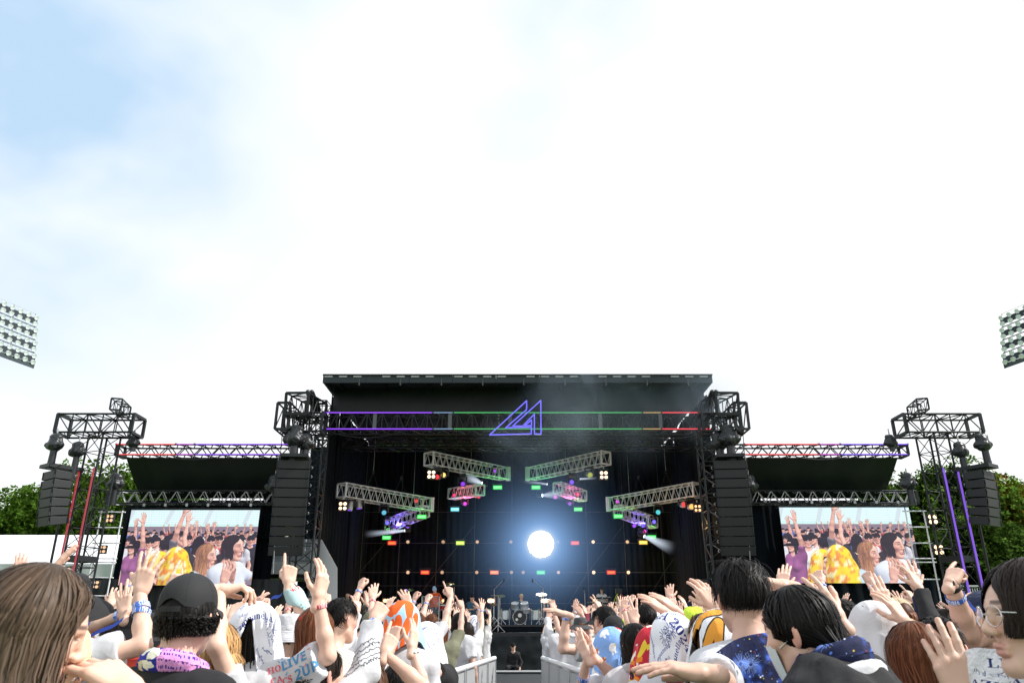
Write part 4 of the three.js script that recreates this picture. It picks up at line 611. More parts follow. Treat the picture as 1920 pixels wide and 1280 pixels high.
// moving head hung from p; aim = where the lens points; c = lens colour (0 = dark)
function movingHead(p, aim, c, label, o = {}) {
  const t = thing('moving_head_light', label, 'stage light', p), s = o.size || 1; t.scale.setScalar(s);
  new MB().add(new RoundedBoxGeometry(0.34, 0.16, 0.26, 2, 0.03).translate(0, -0.06, 0)).build('base', M.plasticBlack, t);
  new MB().beam(V(-0.2, -0.14, 0), V(-0.2, -0.46, 0), 0.07, 0.12, V(0, 0, 1)).beam(V(0.2, -0.14, 0), V(0.2, -0.46, 0), 0.07, 0.12, V(0, 0, 1)).beam(V(-0.22, -0.15, 0), V(0.22, -0.15, 0), 0.12, 0.04).build('yoke', M.plasticBlack, t);
  const d = aim.clone().normalize(), q = new THREE.Quaternion().setFromUnitVectors(V(0, 1, 0), d), hc = V(0, -0.42, 0);
  const hd = mesh('head', new THREE.LatheGeometry(profile0([[0, -0.24], [0.1, -0.23], [0.135, -0.15], [0.13, 0], [0.145, 0.16], [0.14, 0.22], [0.12, 0.22], [0.115, 0.19], [0, 0.18]]), 22).applyQuaternion(q).translate(hc.x, hc.y, hc.z), o.m || M.plasticBlack, t);
  mesh('lamp_lens', new THREE.SphereGeometry(0.112, 18, 10).scale(1, 0.3, 1).translate(0, 0.2, 0).applyQuaternion(q).translate(hc.x, hc.y, hc.z), c ? glow(...c) : M.chrome, hd);
  if (o.beam) { const [L, r1, a, col] = o.beam; const n = 7; for (let k = 0; k < n; k++) { const f = (k + 1) / n, g2 = new THREE.CylinderGeometry(r1 * f, 0.085 * (0.3 + 0.7 * f), L, 24, 1, true).translate(0, L / 2 + 0.24, 0).applyQuaternion(q).translate(hc.x, hc.y, hc.z); const bm = mat(0, 0, 0, 1, 0, { emissive: new THREE.Color().setRGB(...col), emissiveIntensity: 1, transparent: true, opacity: Math.min(1, 1.5 * a / n), alphaMap: beamFade, depthWrite: false, specularIntensity: 0 }); mesh('light_beam', g2, bm, hd); } }
  return t;
}
const profile0 = (pts) => pts.map(([x, y]) => new THREE.Vector2(x, y));
const wire = (a, b, label, r = 0.012) => tag(new MB().bar(a, b, r, 5).build('hanging_wire', M.galv), label, 'wire');

// hung aluminium trusses; each pair mirrored
const HT = [];
function hungTruss(pa, za, pb, zb, hgt, label, o = {}) {
  const a = at(...pa, za), b = at(...pb, zb); const t = thing('aluminium_truss', label, 'truss', V()); truss(t, a, b, hgt, hgt, { bays: 13, rc: 0.028, rl: 0.0135, m: M.alu, ...o }); HT.push([a, b]);
  if (o.cap !== false) new MB().bar(b.clone().add(V(b.x > a.x ? 0.25 : -0.25, -0.36, 0)), b.clone().add(V(b.x > a.x ? 0.25 : -0.25, 0.36, 0)), 0.13, 16).build('end_drum', M.alu, t);
  for (const k of [0.33, 0.66]) { const p = a.clone().lerp(b, k), u = V(0, hgt / 2, 0); for (const s of [-1, 1]) new MB().bar(p.clone().add(u).add(V(s * 0.3, 0, 0)), p.clone().add(V(0, hgt / 2 + 0.75, 0)), 0.012, 5).build('sling', M.blackSteel, t); new MB().box(p.x, p.y + hgt / 2 + 0.8, p.z, 0.1, 0.16, 0.1).build('hoist_hook', M.blackSteel, t); if (k < 0.5 || o.two) wire(p.clone().add(V(0, hgt / 2 + 0.85, 0)), p.clone().setY(Y(720, 32)), `thin wire holding the ${label}`); }
  return [a, b];
}
const tA = hungTruss([640, 919], 34.6, [800, 946], 39, 0.62, 'long silver truss hung low at the left of the stage');
const tB = hungTruss([804, 860], 35, [944, 888], 39.4, 0.6, 'long silver truss hung high, left of the stage middle');
const tC = hungTruss([1136, 858], 35, [998, 888], 39.4, 0.6, 'long silver truss hung high, right of the stage middle');
const tD = hungTruss([1308, 918], 34.6, [1150, 945], 39, 0.62, 'long silver truss hung low at the right of the stage');
hungTruss([900, 918], 39.8, [848, 926], 42, 0.55, 'short silver truss lit red, behind the upper left one', { bays: 7, cap: false });
hungTruss([1046, 914], 39.8, [1092, 930], 42, 0.55, 'short silver truss lit purple, behind the upper right one', { bays: 7, cap: false });
hungTruss([796, 958], 39.4, [730, 984], 42, 0.55, 'short silver truss lit blue, behind the lower left one', { bays: 8, cap: false });
hungTruss([1160, 957], 39.4, [1225, 980], 42, 0.55, 'short silver truss lit blue, behind the lower right one', { bays: 8, cap: false });

blinder(at(643, 949, 34.4), 0, 'square of four warm lamps under the near end of the low left truss', 1.5);
blinder(at(809, 890, 34.8), 0, 'square of four warm lamps under the near end of the high left truss', 1.5);
blinder(at(1132, 891, 34.8), 0, 'square of four warm lamps under the near end of the high right truss', 1.4);
blinder(at(1308, 953, 34.4), 0, 'square of four dimmer warm lamps under the near end of the low right truss', 0.7, 0.85);

// LED strobes on the hung trusses and on the back pipes
const hue = { red: [1, 0.03, 0.03], green: [0.05, 1, 0.12], cyan: [0.1, 0.8, 1], lime: [0.55, 1, 0.05], orange: [1, 0.16, 0.05], yellow: [1, 0.62, 0.05] };
const core = { red: [1.5, 0.26, 0.05], green: [0.35, 1.5, 0.45], cyan: [0.45, 1.25, 1.5], lime: [0.95, 1.5, 0.3], orange: [1.7, 0.5, 0.22], yellow: [1.6, 1.05, 0.25] };
for (const [x, y, z, c, l, k] of [
  [933, 914, 39.2, 'green', 'green LED strobe under the inner end of the high left truss', 2.4], [1005, 914, 39.2, 'green', 'green LED strobe under the inner end of the high right truss', 2.4],
  [791, 969, 38.8, 'green', 'green LED strobe under the inner end of the low left truss', 2.6], [1159, 968, 38.8, 'green', 'green LED strobe under the inner end of the low right truss', 2.6],
  [853, 955, 42, 'cyan', 'cyan LED strobe hung below the short red-lit truss', 2.2], [1084, 955, 42, 'green', 'green LED strobe hung below the short purple-lit truss', 2.2],
  [725, 1008, 42, 'green', 'green LED strobe just above the red one at the left of the upper back pipe', 2.2], [1222, 1007, 42, 'green', 'green LED strobe just above the yellow one at the right of the upper back pipe', 2.2],
  [735, 1018, 42.8, 'red', 'red LED strobe at the left end of the upper back pipe', 1.7], [863, 1018, 42.8, 'lime', 'yellow-green LED strobe on the upper back pipe', 1.8], [1078, 1018, 42.8, 'red', 'red LED strobe right of the big white spotlight', 1.6], [1206, 1017, 42.8, 'yellow', 'yellow LED strobe at the right end of the upper back pipe', 2.0],
  [797, 1073, 42.8, 'red', 'red LED strobe at the left of the lower back pipe', 1.8], [927, 1073, 42.8, 'orange', 'orange-red LED strobe on the lower back pipe', 2.4], [1014, 1073, 42.8, 'green', 'green LED strobe on the lower back pipe below the big spotlight', 1.7], [1146, 1073, 42.8, 'red', 'red LED strobe at the right of the lower back pipe', 1.8],
]) { ledBar(at(x, y, z), hue[c], l, core[c]); lightAt(at(x, y, z - 0.6), ...hue[c], 1.6); }
const ordinal = ['first', 'second', 'third', 'fourth', 'fifth', 'sixth', 'seventh', 'eighth', 'ninth', 'tenth', 'eleventh', 'twelfth'];
[[765, 1], [829, 0.7], [894, 0.7], [959, 0.5], [981, 0.6], [1047, 1], [1113, 2.2], [1178, 1.8]].forEach(([x, k], i) => parCan(at(x, 1073, 42.8), `small warm round lamp, ${ordinal[i]} from the left on the lower back pipe`, k));
[[765, 0.8], [831, 0.6], [895, 0.8], [958, 0.6], [1046, 0.6], [1112, 1.8], [1176, 1.0]].forEach(([x, k], i) => parCan(at(x, 1016, 42.8), `small warm round lamp, ${ordinal[i]} from the left on the upper back pipe`, k));
[[725, 0.8], [826, 0.6], [921, 1.3], [1021, 1.8], [1118, 1.0], [1217, 2.2]].forEach(([x, k], i) => { const p = at(x, 1126, 41.5); const t = thing('twin_lamp', `pair of warm lamps on the low back pipe, ${ordinal[i]} from the left`, 'stage light', p); new MB().add(new RoundedBoxGeometry(0.44, 0.24, 0.1, 2, 0.02)).build('housing', M.plasticBlack, t); for (const s of [-1, 1]) mesh('lamp_lens', new THREE.CylinderGeometry(0.085, 0.085, 0.03, 18).rotateX(Math.PI / 2).translate(s * 0.1, 0, 0.06), glow(1, 0.56, 0.26, 2.4 * k), t); new MB().bar(V(0, -0.12, 0), V(0, -(p.y - DECK) + 0.02, 0), 0.025).build('stand', M.blackSteel, t); lightAt(p.clone().add(V(0, 0, 0.3)), 1, 0.56, 0.26, 6 * k); });

// moving heads under the trusses
const MH = (px, py, z, aim, c, l, o = {}) => { const p = at(px, py, z); p.y += 0.42 * (o.size || 1); return movingHead(p, aim, c, l, o); };
MH(657, 948, 35.4, V(-0.2, -1, 0.2), [0.18, 0.06, 0.9, 1], 'moving head with a purple glow beside the warm lamps of the low left truss', { m: M.galv });
MH(673, 945, 35.8, V(0.1, -1, 0.1), [0.18, 0.06, 0.9, 1], 'silver moving head pointing down, second under the low left truss', { m: M.galv });
MH(821, 894, 35.4, V(-0.1, -0.2, 1), [1, 0.04, 0.06, 1], 'moving head with a red lens beside the warm lamps of the high left truss');
MH(832, 891, 35.8, V(0, -0.1, 1), [1, 0.72, 0.2, 1.3], 'moving head with a yellow lens under the high left truss');
MH(1105, 889, 35.8, V(0.1, -0.35, 1), [0.5, 0.6, 0.1, 0.8], 'silver moving head with a dull yellow lens under the high right truss', { m: M.galv });
MH(1281, 946, 35.4, V(0, -0.1, 1), [1, 0.05, 0.06, 1.2], 'moving head with a red lens under the low right truss', { m: M.galv });
MH(1295, 950, 35, V(0.05, -0.1, 1), [1, 0.45, 0.1, 1.6], 'moving head with an orange lens next to the dim warm lamps', { m: M.galv });
MH(719, 959, 37, V(0.3, -0.4, 1), [0.15, 0.6, 0.85, 0.9], 'moving head with a pale blue lens under the low left truss');
MH(1235, 959, 37, V(-0.3, -0.3, 1), [0.1, 0.75, 0.8, 0.9], 'moving head with a turquoise lens under the low right truss');
MH(867, 905, 37, V(0.2, -0.5, 1), [0.3, 0.05, 0.9, 1], 'moving head with a violet lens under the high left truss');
MH(1073, 903, 37, V(-0.2, -0.3, 1), [0.22, 0.1, 1, 1.2], 'moving head with a violet-blue lens under the high right truss');
MH(781, 940, 38.6, V(0, 0, 1), [1, 0.05, 0.06, 1], 'moving head with a red lens inside the low left truss', { size: 0.8 });
MH(928, 884, 38.8, V(0, 0, 1), [0.45, 0.06, 0.9, 1], 'moving head with a purple lens inside the high left truss', { size: 0.8 });
MH(1157, 941, 38.6, V(0, 0, 1), [0.8, 0.08, 0.8, 1.2], 'moving head with a pink lens inside the low right truss', { size: 0.8 });
MH(852, 929, 41.6, V(0, -0.1, 1), [1, 0.06, 0.2, 1.2], 'moving head with a crimson lens on the short left red-lit truss', { size: 0.9 });
MH(895, 931, 41.2, V(0.6, -0.2, 1), [1, 0.05, 0.06, 1], 'moving head turned aside with a red lens left of the stage middle', { size: 0.8 });
MH(871, 944, 41.6, V(0.2, -0.2, 1), [0.7, 0.06, 0.8, 1.1], 'moving head with a magenta lens below the short left red-lit truss', { size: 0.9 });
MH(1041, 932, 41.2, V(0, -0.1, 1), [0.8, 0.08, 0.75, 1.2], 'moving head with a magenta lens on the short right truss', { size: 0.9 });
MH(1083, 928, 41.6, V(0, 0, 1), [1, 0.06, 0.08, 1.2], 'moving head with a red lens at the outer end of the short right truss', { size: 0.9 });
MH(1069, 944, 41.6, V(-0.2, -0.2, 1), [0.3, 0.08, 0.8, 1], 'moving head with a purple lens below the short right truss', { size: 0.8 });
MH(726, 981, 41.6, V(0.1, 0, 1), [0.15, 0.12, 1, 1.7], 'moving head with a bright blue lens on the lower left blue-lit truss', { size: 0.9 });
MH(764, 986, 41.2, V(0.2, -0.3, 1), [0.4, 0.08, 0.9, 1.1], 'moving head with a violet lens below the lower left blue-lit truss', { size: 0.8 });
MH(737, 997, 41, V(0, -0.1, 1), [0.9, 0.06, 0.6, 1.2], 'moving head with a pink lens above the leftmost green strobe', { size: 0.8 });
MH(1225, 979, 41.6, V(0.1, 0, 1), [0.18, 0.13, 1, 1.7], 'moving head with a bright blue lens on the lower right blue-lit truss', { size: 0.9 });
MH(1190, 985, 41.2, V(-0.3, -0.2, 1), [0.4, 0.08, 0.9, 1.1], 'moving head with a violet lens below the lower right blue-lit truss', { size: 0.8 });
MH(1208, 996, 41, V(0, -0.1, 1), [0.9, 0.06, 0.35, 1.2], 'moving head with a pink lens above the rightmost green strobe', { size: 0.8 });
const WB = [0.75, 0.85, 1.0];
MH(908, 908, 40.4, V(-0.75, 0.25, 0.5), [0.8, 0.9, 1, 4], 'moving head shining a short white beam, left of the stage middle', { size: 0.8, beam: [1.5, 0.5, 0.9, WB] });
MH(1012, 929, 40.4, V(0.8, -0.02, 0.5), [0.8, 0.9, 1, 4], 'moving head shining a white beam to the right, right of the stage middle', { size: 0.8, beam: [1.9, 0.55, 0.55, WB] });
MH(764, 994, 40, V(-1, -0.14, 0.35), [0.8, 0.9, 1, 3], 'moving head shining a long white beam to the left over the side drape', { size: 0.7, beam: [3.1, 0.3, 0.9, WB] });
MH(1203, 1003, 40, V(0.9, -0.5, 0.6), [0.8, 0.9, 1, 4], 'moving head shining a white beam down to the right', { size: 0.8, beam: [2.2, 0.5, 1.1, WB] });
MH(1030, 908, 40, V(-1, 0.06, 0.3), [0.8, 0.9, 1, 3], 'moving head shining a thin white beam to the left at the stage middle', { size: 0.6, beam: [2.4, 0.22, 0.4, WB] });
MH(1083, 898, 39, V(1, 0.02, 0.2), [0.8, 0.9, 1, 2], 'moving head shining a thin white beam to the right under the high right truss', { size: 0.6, beam: [1.6, 0.14, 0.5, WB] });
for (const [px, py, z, c, k] of [[640, 985, 33.8, [1, 0.5, 0.2], 1.6], [815, 925, 34, [1, 0.5, 0.2], 1.6], [1135, 925, 34, [1, 0.5, 0.2], 1.6], [1306, 985, 33.8, [1, 0.5, 0.2], 6], [745, 985, 40.6, [0.2, 0.12, 1], 7], [1205, 985, 40.6, [0.2, 0.12, 1], 7], [872, 935, 40.8, [1, 0.06, 0.2], 4], [1070, 935, 40.8, [0.9, 0.06, 0.35], 4]]) lightAt(at(px, py, z), ...c, k);
{ // the big white spotlight aimed at the crowd
  const p = at(1014, 1020, 41.6), t = thing('spotlight', 'huge dazzling white spotlight aimed at the crowd from the middle of the stage', 'stage light', p); const aim = V(0, EYE, 0).sub(p).normalize(), q = new THREE.Quaternion().setFromUnitVectors(V(0, 0, 1), aim);
  mesh('housing', new THREE.CylinderGeometry(0.72, 0.45, 0.5, 40).rotateX(Math.PI / 2).translate(0, 0, -0.27).applyQuaternion(q), M.plasticBlack, t); mesh('rim', new THREE.TorusGeometry(0.72, 0.04, 10, 48).applyQuaternion(q), M.chrome, t);
  mesh('lamp_lens', new THREE.SphereGeometry(0.7, 36, 18).scale(1, 1, 0.35).applyQuaternion(q), glow(1, 1, 1, 30), t); new MB().bar(V(-0.7, 0, -0.2), V(-0.7, 0.75, -0.2), 0.03).bar(V(0.7, 0, -0.2), V(0.7, 0.75, -0.2), 0.03).bar(V(-0.7, 0.75, -0.2), V(0.7, 0.75, -0.2), 0.03).build('yoke', M.blackSteel, t);
  for (let k = 0; k < 9; k++) { const L = 4.5, r1 = 0.82 + 0.2 * k + 0.045 * k * k, g2 = new THREE.CylinderGeometry(r1, 0.66, L, 48, 1, true).translate(0, L / 2 + 0.2, 0).applyQuaternion(new THREE.Quaternion().setFromUnitVectors(V(0, 1, 0), aim)); mesh('light_beam', g2, mat(0, 0, 0, 1, 0, { emissive: new THREE.Color().setRGB(...(k < 2 ? [0.8, 0.92, 1] : [0.3, 0.55, 1])), emissiveIntensity: 1.0, transparent: true, opacity: 0.40 - 0.03 * k, alphaMap: beamFade, depthWrite: false, specularIntensity: 0 }), t); }
  lightAt(p.clone().addScaledVector(aim, 0.6), 0.7, 0.85, 1, 70);
}

{ // thin smoke drifting out under the roof at the right, soft round puffs lit by the sun
  const tex = canvasTex(128, 128, (g, n) => { const im = g.createImageData(n, n); for (let i = 0; i < n * n; i++) { const x = (i % n) / n * 2 - 1, y = ((i / n) | 0) / n * 2 - 1, d = Math.hypot(x, y), k = Math.pow(clamp(1 - d, 0, 1), 1.4) * clamp(0.8 + 0.5 * noise(x * 2.2, y * 2.2, 3), 0, 1.2); im.data[i * 4] = im.data[i * 4 + 1] = im.data[i * 4 + 2] = clamp(k, 0, 1) * 255; im.data[i * 4 + 3] = 255; } g.putImageData(im, 0, 0); }, { data: true, clamp: true });
  const r = rng(41), mb = new MB(), q = new THREE.Quaternion(), puff = new THREE.PlaneGeometry(2, 2, 1, 1);
  for (let k = 0; k < 30; k++) { const t = Math.pow(r(), 0.6), px = lerp(860, 1365, t), py = lerp(712, 900, r() * r()), c = at(px, py, 31.2 + r() * 1.2), s = 1.2 + 1.5 * r(); q.setFromEuler(new THREE.Euler((r() - 0.5) * 1.1 + 0.2, (r() - 0.5) * 1.3, r() * 6)); mb.add(puff, new THREE.Matrix4().compose(c, q, V(s, s, s))); }
  tag(mb.build('smoke', mat(0.62, 0.78, 0.95, 1, 0, { transparent: true, opacity: 0.10, alphaMap: tex, transmission: 0.5, thickness: 0, depthWrite: false, specularIntensity: 0 })), 'thin pale smoke drifting under the roof edge at the right of the stage', 'smoke', null, 'stuff');
}
// ---- towers, speakers, wings ---------------------------------------------------------------------
// bagged hoist motor hanging at p
function motorBag(p, s, label, pole = 0.9) {
  const t = thing('hoist_motor', label, 'motor', p), f = new Field(), sd = label.length * 1.37; f.cap(V(-0.26 * s, -0.16 * s, 0), V(0.26 * s, -0.14 * s, 0), 0.17 * s, 0.16 * s, 0.04); f.cap(V(-0.14 * s, 0.2 * s, 0), V(0.14 * s, 0.18 * s, 0), 0.15 * s, 0.14 * s, 0.16); f.cap(V(0, 0.15 * s, 0), V(0, -0.15 * s, 0), 0.22 * s, 0.3 * s, 0.08); f.warp = (x, y, z) => 0.035 * s * (noise(x * 5 / s + sd, y * 5 / s, z * 5 / s) + 0.8 * noise(x * 12 / s, y * 12 / s + sd, z * 12 / s));
  mesh('cover_bag', f.mesh(0.03 * s + 0.01), M.bag, t); new MB().bar(V(0, 0.15 * s, 0), V(0, 0.15 * s + 0.4, 0), 0.03, 8).build('chain', M.galv, t);
  if (pole) { const c = mesh('chain_bag', new THREE.CylinderGeometry(0.14 * s, 0.16 * s, pole, 14).translate(0.02, -0.2 * s - pole / 2, 0), M.bag, t); }
}
// line array: n cabinets hanging from p (top middle), facing +z before the turn
function lineArray(p, turn, n, w, h, d, sweep, label) {
  const t = thing('line_array', label, 'loudspeaker', p, turn); new MB().beam(V(0, 0.16, -d - 0.35), V(0, 0.16, 0.25), w * 0.8, 0.14).build('flying_frame', M.blackSteel, t);
  let y = 0, a = 0.02, z = 0; const shape = new THREE.Shape(); shape.moveTo(-d * 0.5, -h / 2 + 0.006); shape.lineTo(-d * 0.5, h / 2 - 0.006); shape.lineTo(d * 0.5, h / 2 - 0.006); shape.lineTo(d * 0.5, -h / 2 + 0.006); shape.closePath();
  for (let k = 0; k < n; k++) {
    const c = new THREE.Group(); c.name = 'speaker_cabinet'; t.add(c); const q = h * 0.5; y -= q * Math.cos(a); z -= q * Math.sin(a); c.position.set(0, y, z); c.rotation.x = a; y -= q * Math.cos(a); z -= q * Math.sin(a); a += sweep;
    const taper = new MB().add(new RoundedBoxGeometry(w, h - 0.02, d, 2, 0.02).translate(0, 0, -d / 2)); for (let v = 0; v < taper.p.length; v += 3) { const kk = clamp(-taper.p[v + 2] / d, 0, 1); taper.p[v] *= 1 - 0.18 * kk; taper.p[v + 1] *= 1 - 0.22 * kk; } taper.build('box', M.plasticBlack, c);
    new MB().box(0, 0, 0.012, w - 0.1, h - 0.05, 0.02).build('grille', M.grille, c); for (const s of [-1, 1]) { new MB().beam(V(s * (w / 2 - 0.015), -h / 2 + 0.03, 0.02), V(s * (w / 2 - 0.05), 0, 0.03), 0.03, 0.03).beam(V(s * (w / 2 - 0.05), 0, 0.03), V(s * (w / 2 - 0.015), h / 2 - 0.03, 0.02), 0.03, 0.03).build('side_bracket', M.blackSteel, c); new MB().add(new THREE.TorusGeometry(0.05, 0.012, 6, 12, Math.PI), new THREE.Matrix4().makeRotationZ(-s * Math.PI / 2).setPosition(s * (w / 2 - 0.06), 0, -d)).build('handle', M.galv, c); }
  }
  return t;
}
function pipeLadder(pTop, pBot, z, w, rungs, label) { // two pipes with rungs
  const a = at(...pTop, z), b = at(...pBot, z), t = thing('lamp_ladder', label, 'scaffold', V(a.x, 0, -z)), yt = a.y; for (const s of [0, 1]) new MB().bar(V(s * w, 0, 0), V(s * w, yt, 0), 0.03, 8).build('upright', M.alu, t);
  for (const py of rungs) { const y = Y(py, z); new MB().bar(V(-0.12, y, 0), V(w + 0.12, y, 0), 0.026, 8).build('rung', M.alu, t); }
  for (const s of [0, 1]) new MB().bar(V(s * w, yt - 0.02, 0), V(s * w, yt + 0.2, 0), 0.02, 6).build('pin', M.blackSteel, t);
}
for (const s of [-1, 1]) {
  const L = s < 0, side = L ? 'left' : 'right', px = (x) => (L ? x : 1920 - x), tp = (x) => (L ? x - 6 : 1952 - x), tube = L ? [0.55, 0.03, 0.06] : [0.26, 0.10, 0.85], tubeN = L ? 'red' : 'purple';
  // outer tower
  const z = 30, base = at(tp(128), 1062, z), topY = at(tp(180), 812, z).y, cx = base.x - s * -0.05, tw = thing('speaker_tower', `black lattice tower with ${tubeN} light tubes on its legs, ${side} of the ${side} screen`, 'tower', V(cx + (L ? 0.35 : -0.35), 0, -z - 0.4), L ? -0.42 : 0.42);
  const q = 0.42; for (const i of [-1, 1]) for (const j of [-1, 1]) new MB().bar(V(i * q, 0, j * q), V(i * q, topY, j * q), 0.042, 8).build('leg', M.blackSteel, tw);
  for (let k = 0; k < 12; k++) { const y0 = topY * k / 12, y1 = topY * (k + 1) / 12, lc = new MB(); for (const [a, b, c, d] of [[-q, q, q, q], [q, q, q, -q], [q, -q, -q, -q], [-q, -q, -q, q]]) { lc.bar(V(a, y1, b), V(c, y1, d), 0.018, 6); k % 2 ? lc.bar(V(a, y0, b), V(c, y1, d), 0.018, 6) : lc.bar(V(c, y0, d), V(a, y1, b), 0.018, 6); } lc.build('bracing', M.blackSteel, tw); }
  for (const k of [0.17, 0.34]) new MB().box(0, topY * k + 1, 0, q * 2.1, 0.22, q * 2.1).build('sleeve_block', M.blackSteel, tw);
  for (const i of [-1, 1]) { const o = new MB().bar(V(0, 0, 0), V(0, topY * 0.78, 0), 0.036, 10).build('tube_lamp', glow(...tube, L ? 0.75 : 0.95), tw, `${tubeN} light tube fixed along the leg`); o.position.set(i * q, 0.5, q + 0.1); }
  new MB().box(0, 0.05, 0, 2.2, 0.1, 2.2).build('base_plate', M.blackSteel, tw);
  // head of the tower
  const hd = thing('tower_head', `black box truss arm lying across the top of the ${tubeN}-lit tower`, 'truss', V()); const hy = at(tp(185), 795, z).y; truss(hd, V(at(tp(116), 795, z).x, hy, -z - 0.3), V(at(tp(258), 795, z).x, hy, -z - 0.3), 1.0, at(tp(185), 778, z).y - at(tp(185), 812, z).y, { bays: 5, rc: 0.045, rl: 0.026, x: true }); const e0 = at(tp(246), 776, z + 0.6); truss(hd, e0.clone().add(V(0, 0, 0.3)), e0.clone().add(V(L ? 0.5 : -0.5, -0.15, 2.0)), 0.4, 0.45, { bays: 3, rc: 0.024, rl: 0.016, x: true });
  motorBag(at(tp(109), 828, z - 0.6), 0.9, `bagged hoist motor on a thick pole above the ${side} outer speakers`, 0.9); motorBag(at(tp(151), 842, z - 0.2), 0.82, `bagged hoist motor beside the ${tubeN}-lit tower, ${side} of the stage`, 1.1); motorBag(at(px(250), 826, z + 0.6), 0.7, `bagged hoist motor at the outer end of the ${side} wing truss`, 0.3); motorBag(at(px(217), 902, z + 1), 0.9, `bagged hoist motor at the ${side} wing, level with its lower truss`, 0.8);
  lineArray(at(tp(99), 882, z - 0.6), L ? -0.62 : 0.62, 6, 1.05, 0.36, 0.75, 0.03, `hanging outer array of six black speakers at the far ${side}`);
  wire(at(tp(99), 815, z - 0.6), at(tp(99), 880, z - 0.6), `cable holding the far ${side} speaker array`, 0.016);
  const gy = thing('guy_pole', `thin dark pole leaning beside the ${tubeN}-lit tower`, 'pole', V()); { const pa = at(tp(118), 970, z + 1), pb = at(tp(100), 1065, z + 1); new MB().bar(pa, V(pb.x, 0, pb.z), 0.05, 8).build('pole', M.blackSteel, gy); }
  // lamp ladder
  const zl = 31, la = at(px(L ? 190 : 222), 957, zl); pipeLadder([L ? 190 : 1698, 957], [L ? 150 : 1734, 1150], zl, L ? 0.86 : 0.74, L ? [960, 989, 1018, 1047, 1054, 1083, 1117] : [958, 988, 1018, 1047, 1054, 1086], `silver pipe ladder carrying square warm lamps beside the ${side} screen`);
  const bl = L ? [[206, 972], [192, 1030], [179, 1096]] : [[1748, 974], [1759, 1031]]; bl.forEach(([x, y], i) => blinder(at(x, y, zl - 0.15), 0, `${['upper', 'middle', 'lower'][L ? i : i * 1]} square of four warm lamps on the ${side} pipe ladder`, L ? 0.5 : 1.4, L ? 0.8 : 1));
  // wing: upper truss with light tubes
  const zw = 32.2, ya = Y(833, zw), yb = Y(852, zw), xo = X(px(217), 842, zw), xi = X(px(545), 842, zw), wt = thing('wing_truss', `black truss along the top of the ${side} screen wing`, 'truss'); truss(wt, V(xo, (ya + yb) / 2, -zw - 0.4), V(xi, (ya + yb) / 2, -zw - 0.4), 0.75, ya - yb, { bays: 10, rc: 0.04, rl: 0.026 });
  const cols = L ? [[217, 330, [1, 0.10, 0.12], 'red'], [330, 365, [0.55, 0.08, 0.7], 'magenta'], [365, 545, [0.3, 0.08, 1.0], 'violet']] : [[217, 345, [0.25, 0.08, 1.0], 'violet'], [345, 385, [0.6, 0.06, 0.6], 'magenta'], [385, 525, [1, 0.07, 0.09], 'red']];
  for (const [row, py] of [['upper', 833], ['lower', 852]]) for (const [a, b, c, n] of cols) { const A = V(X(px(a + 1), py, zw), Y(py, zw), -zw + 0.05), Bx = X(px(b - 1), py, zw); const tb = thing('light_tube', `${n} light tube on the ${row} chord of the ${side} wing truss`, 'light tube', A); new MB().bar(V(), V(Bx - A.x, 0, 0), 0.024, 8).build('lamp_tube', glow(...c, 1.0), tb); for (const k of [0, 1]) new MB().box(k * (Bx - A.x), 0, -0.02, 0.05, 0.08, 0.08).build('end_cap', M.plasticBlack, tb); }
  // sloping cloth, lower truss, back panels, skirt
  const wc = thing('wing_canopy', `sloping black cloth under the ${side} wing truss`, 'cloth', V()), c0 = [at(px(236), 858, zw), at(px(540), 858, zw)], c1 = [at(px(266), 934, 34.0), at(px(516), 934, 34.0)], rows = []; for (let j = 0; j <= 8; j++) { const row = []; for (let i = 0; i <= 40; i++) { const u = i / 40, v = j / 8; row.push(c0[0].clone().lerp(c0[1], u).lerp(c1[0].clone().lerp(c1[1], u), v).add(V(0, -0.10 * Math.sin(v * 3.1) * (0.6 + 0.4 * Math.cos(u * 25)) + 0.02 * noise(u * 30, v * 2, 1), 0))); } rows.push(row); } sheet(rows, 0.01).build('cloth', M.sheetBlack, wc);
  const zl2 = 33.2, lt = thing('wing_truss', `black truss above the ${side} video screen`, 'truss'), y1 = Y(920, zl2), y2 = Y(943, zl2); truss(lt, V(X(px(200), 930, zl2), (y1 + y2) / 2, -zl2 - 0.3), V(X(px(512), 930, zl2), (y1 + y2) / 2, -zl2 - 0.3), 0.6, y1 - y2, { bays: 12, rc: 0.04, rl: 0.024, m: M.blackSteel, ml: M.aluDull });
  const wb = thing('wing_drape', `black drapes behind the ${side} video screen`, 'drape', V(0, 0, -34.3)), wx0 = Math.min(X(px(236), 950, 34.3), X(px(505), 950, 34.3)), wx1 = Math.max(X(px(236), 950, 34.3), X(px(520), 950, 34.3)), wyt = Y(938, 34.3) , wyb = L ? Y(1100, 34.3) : 0.02; for (let k = 0; k < 5; k++) { const o = pleats((wx1 - wx0) / 5 + 0.05, wyt - wyb, 0.08, 4, k + 70 * (s + 2), 6).build('drape', M.drape, wb); o.position.set(wx0 + k * (wx1 - wx0) / 5, wyt, (k % 2) * 0.03); }
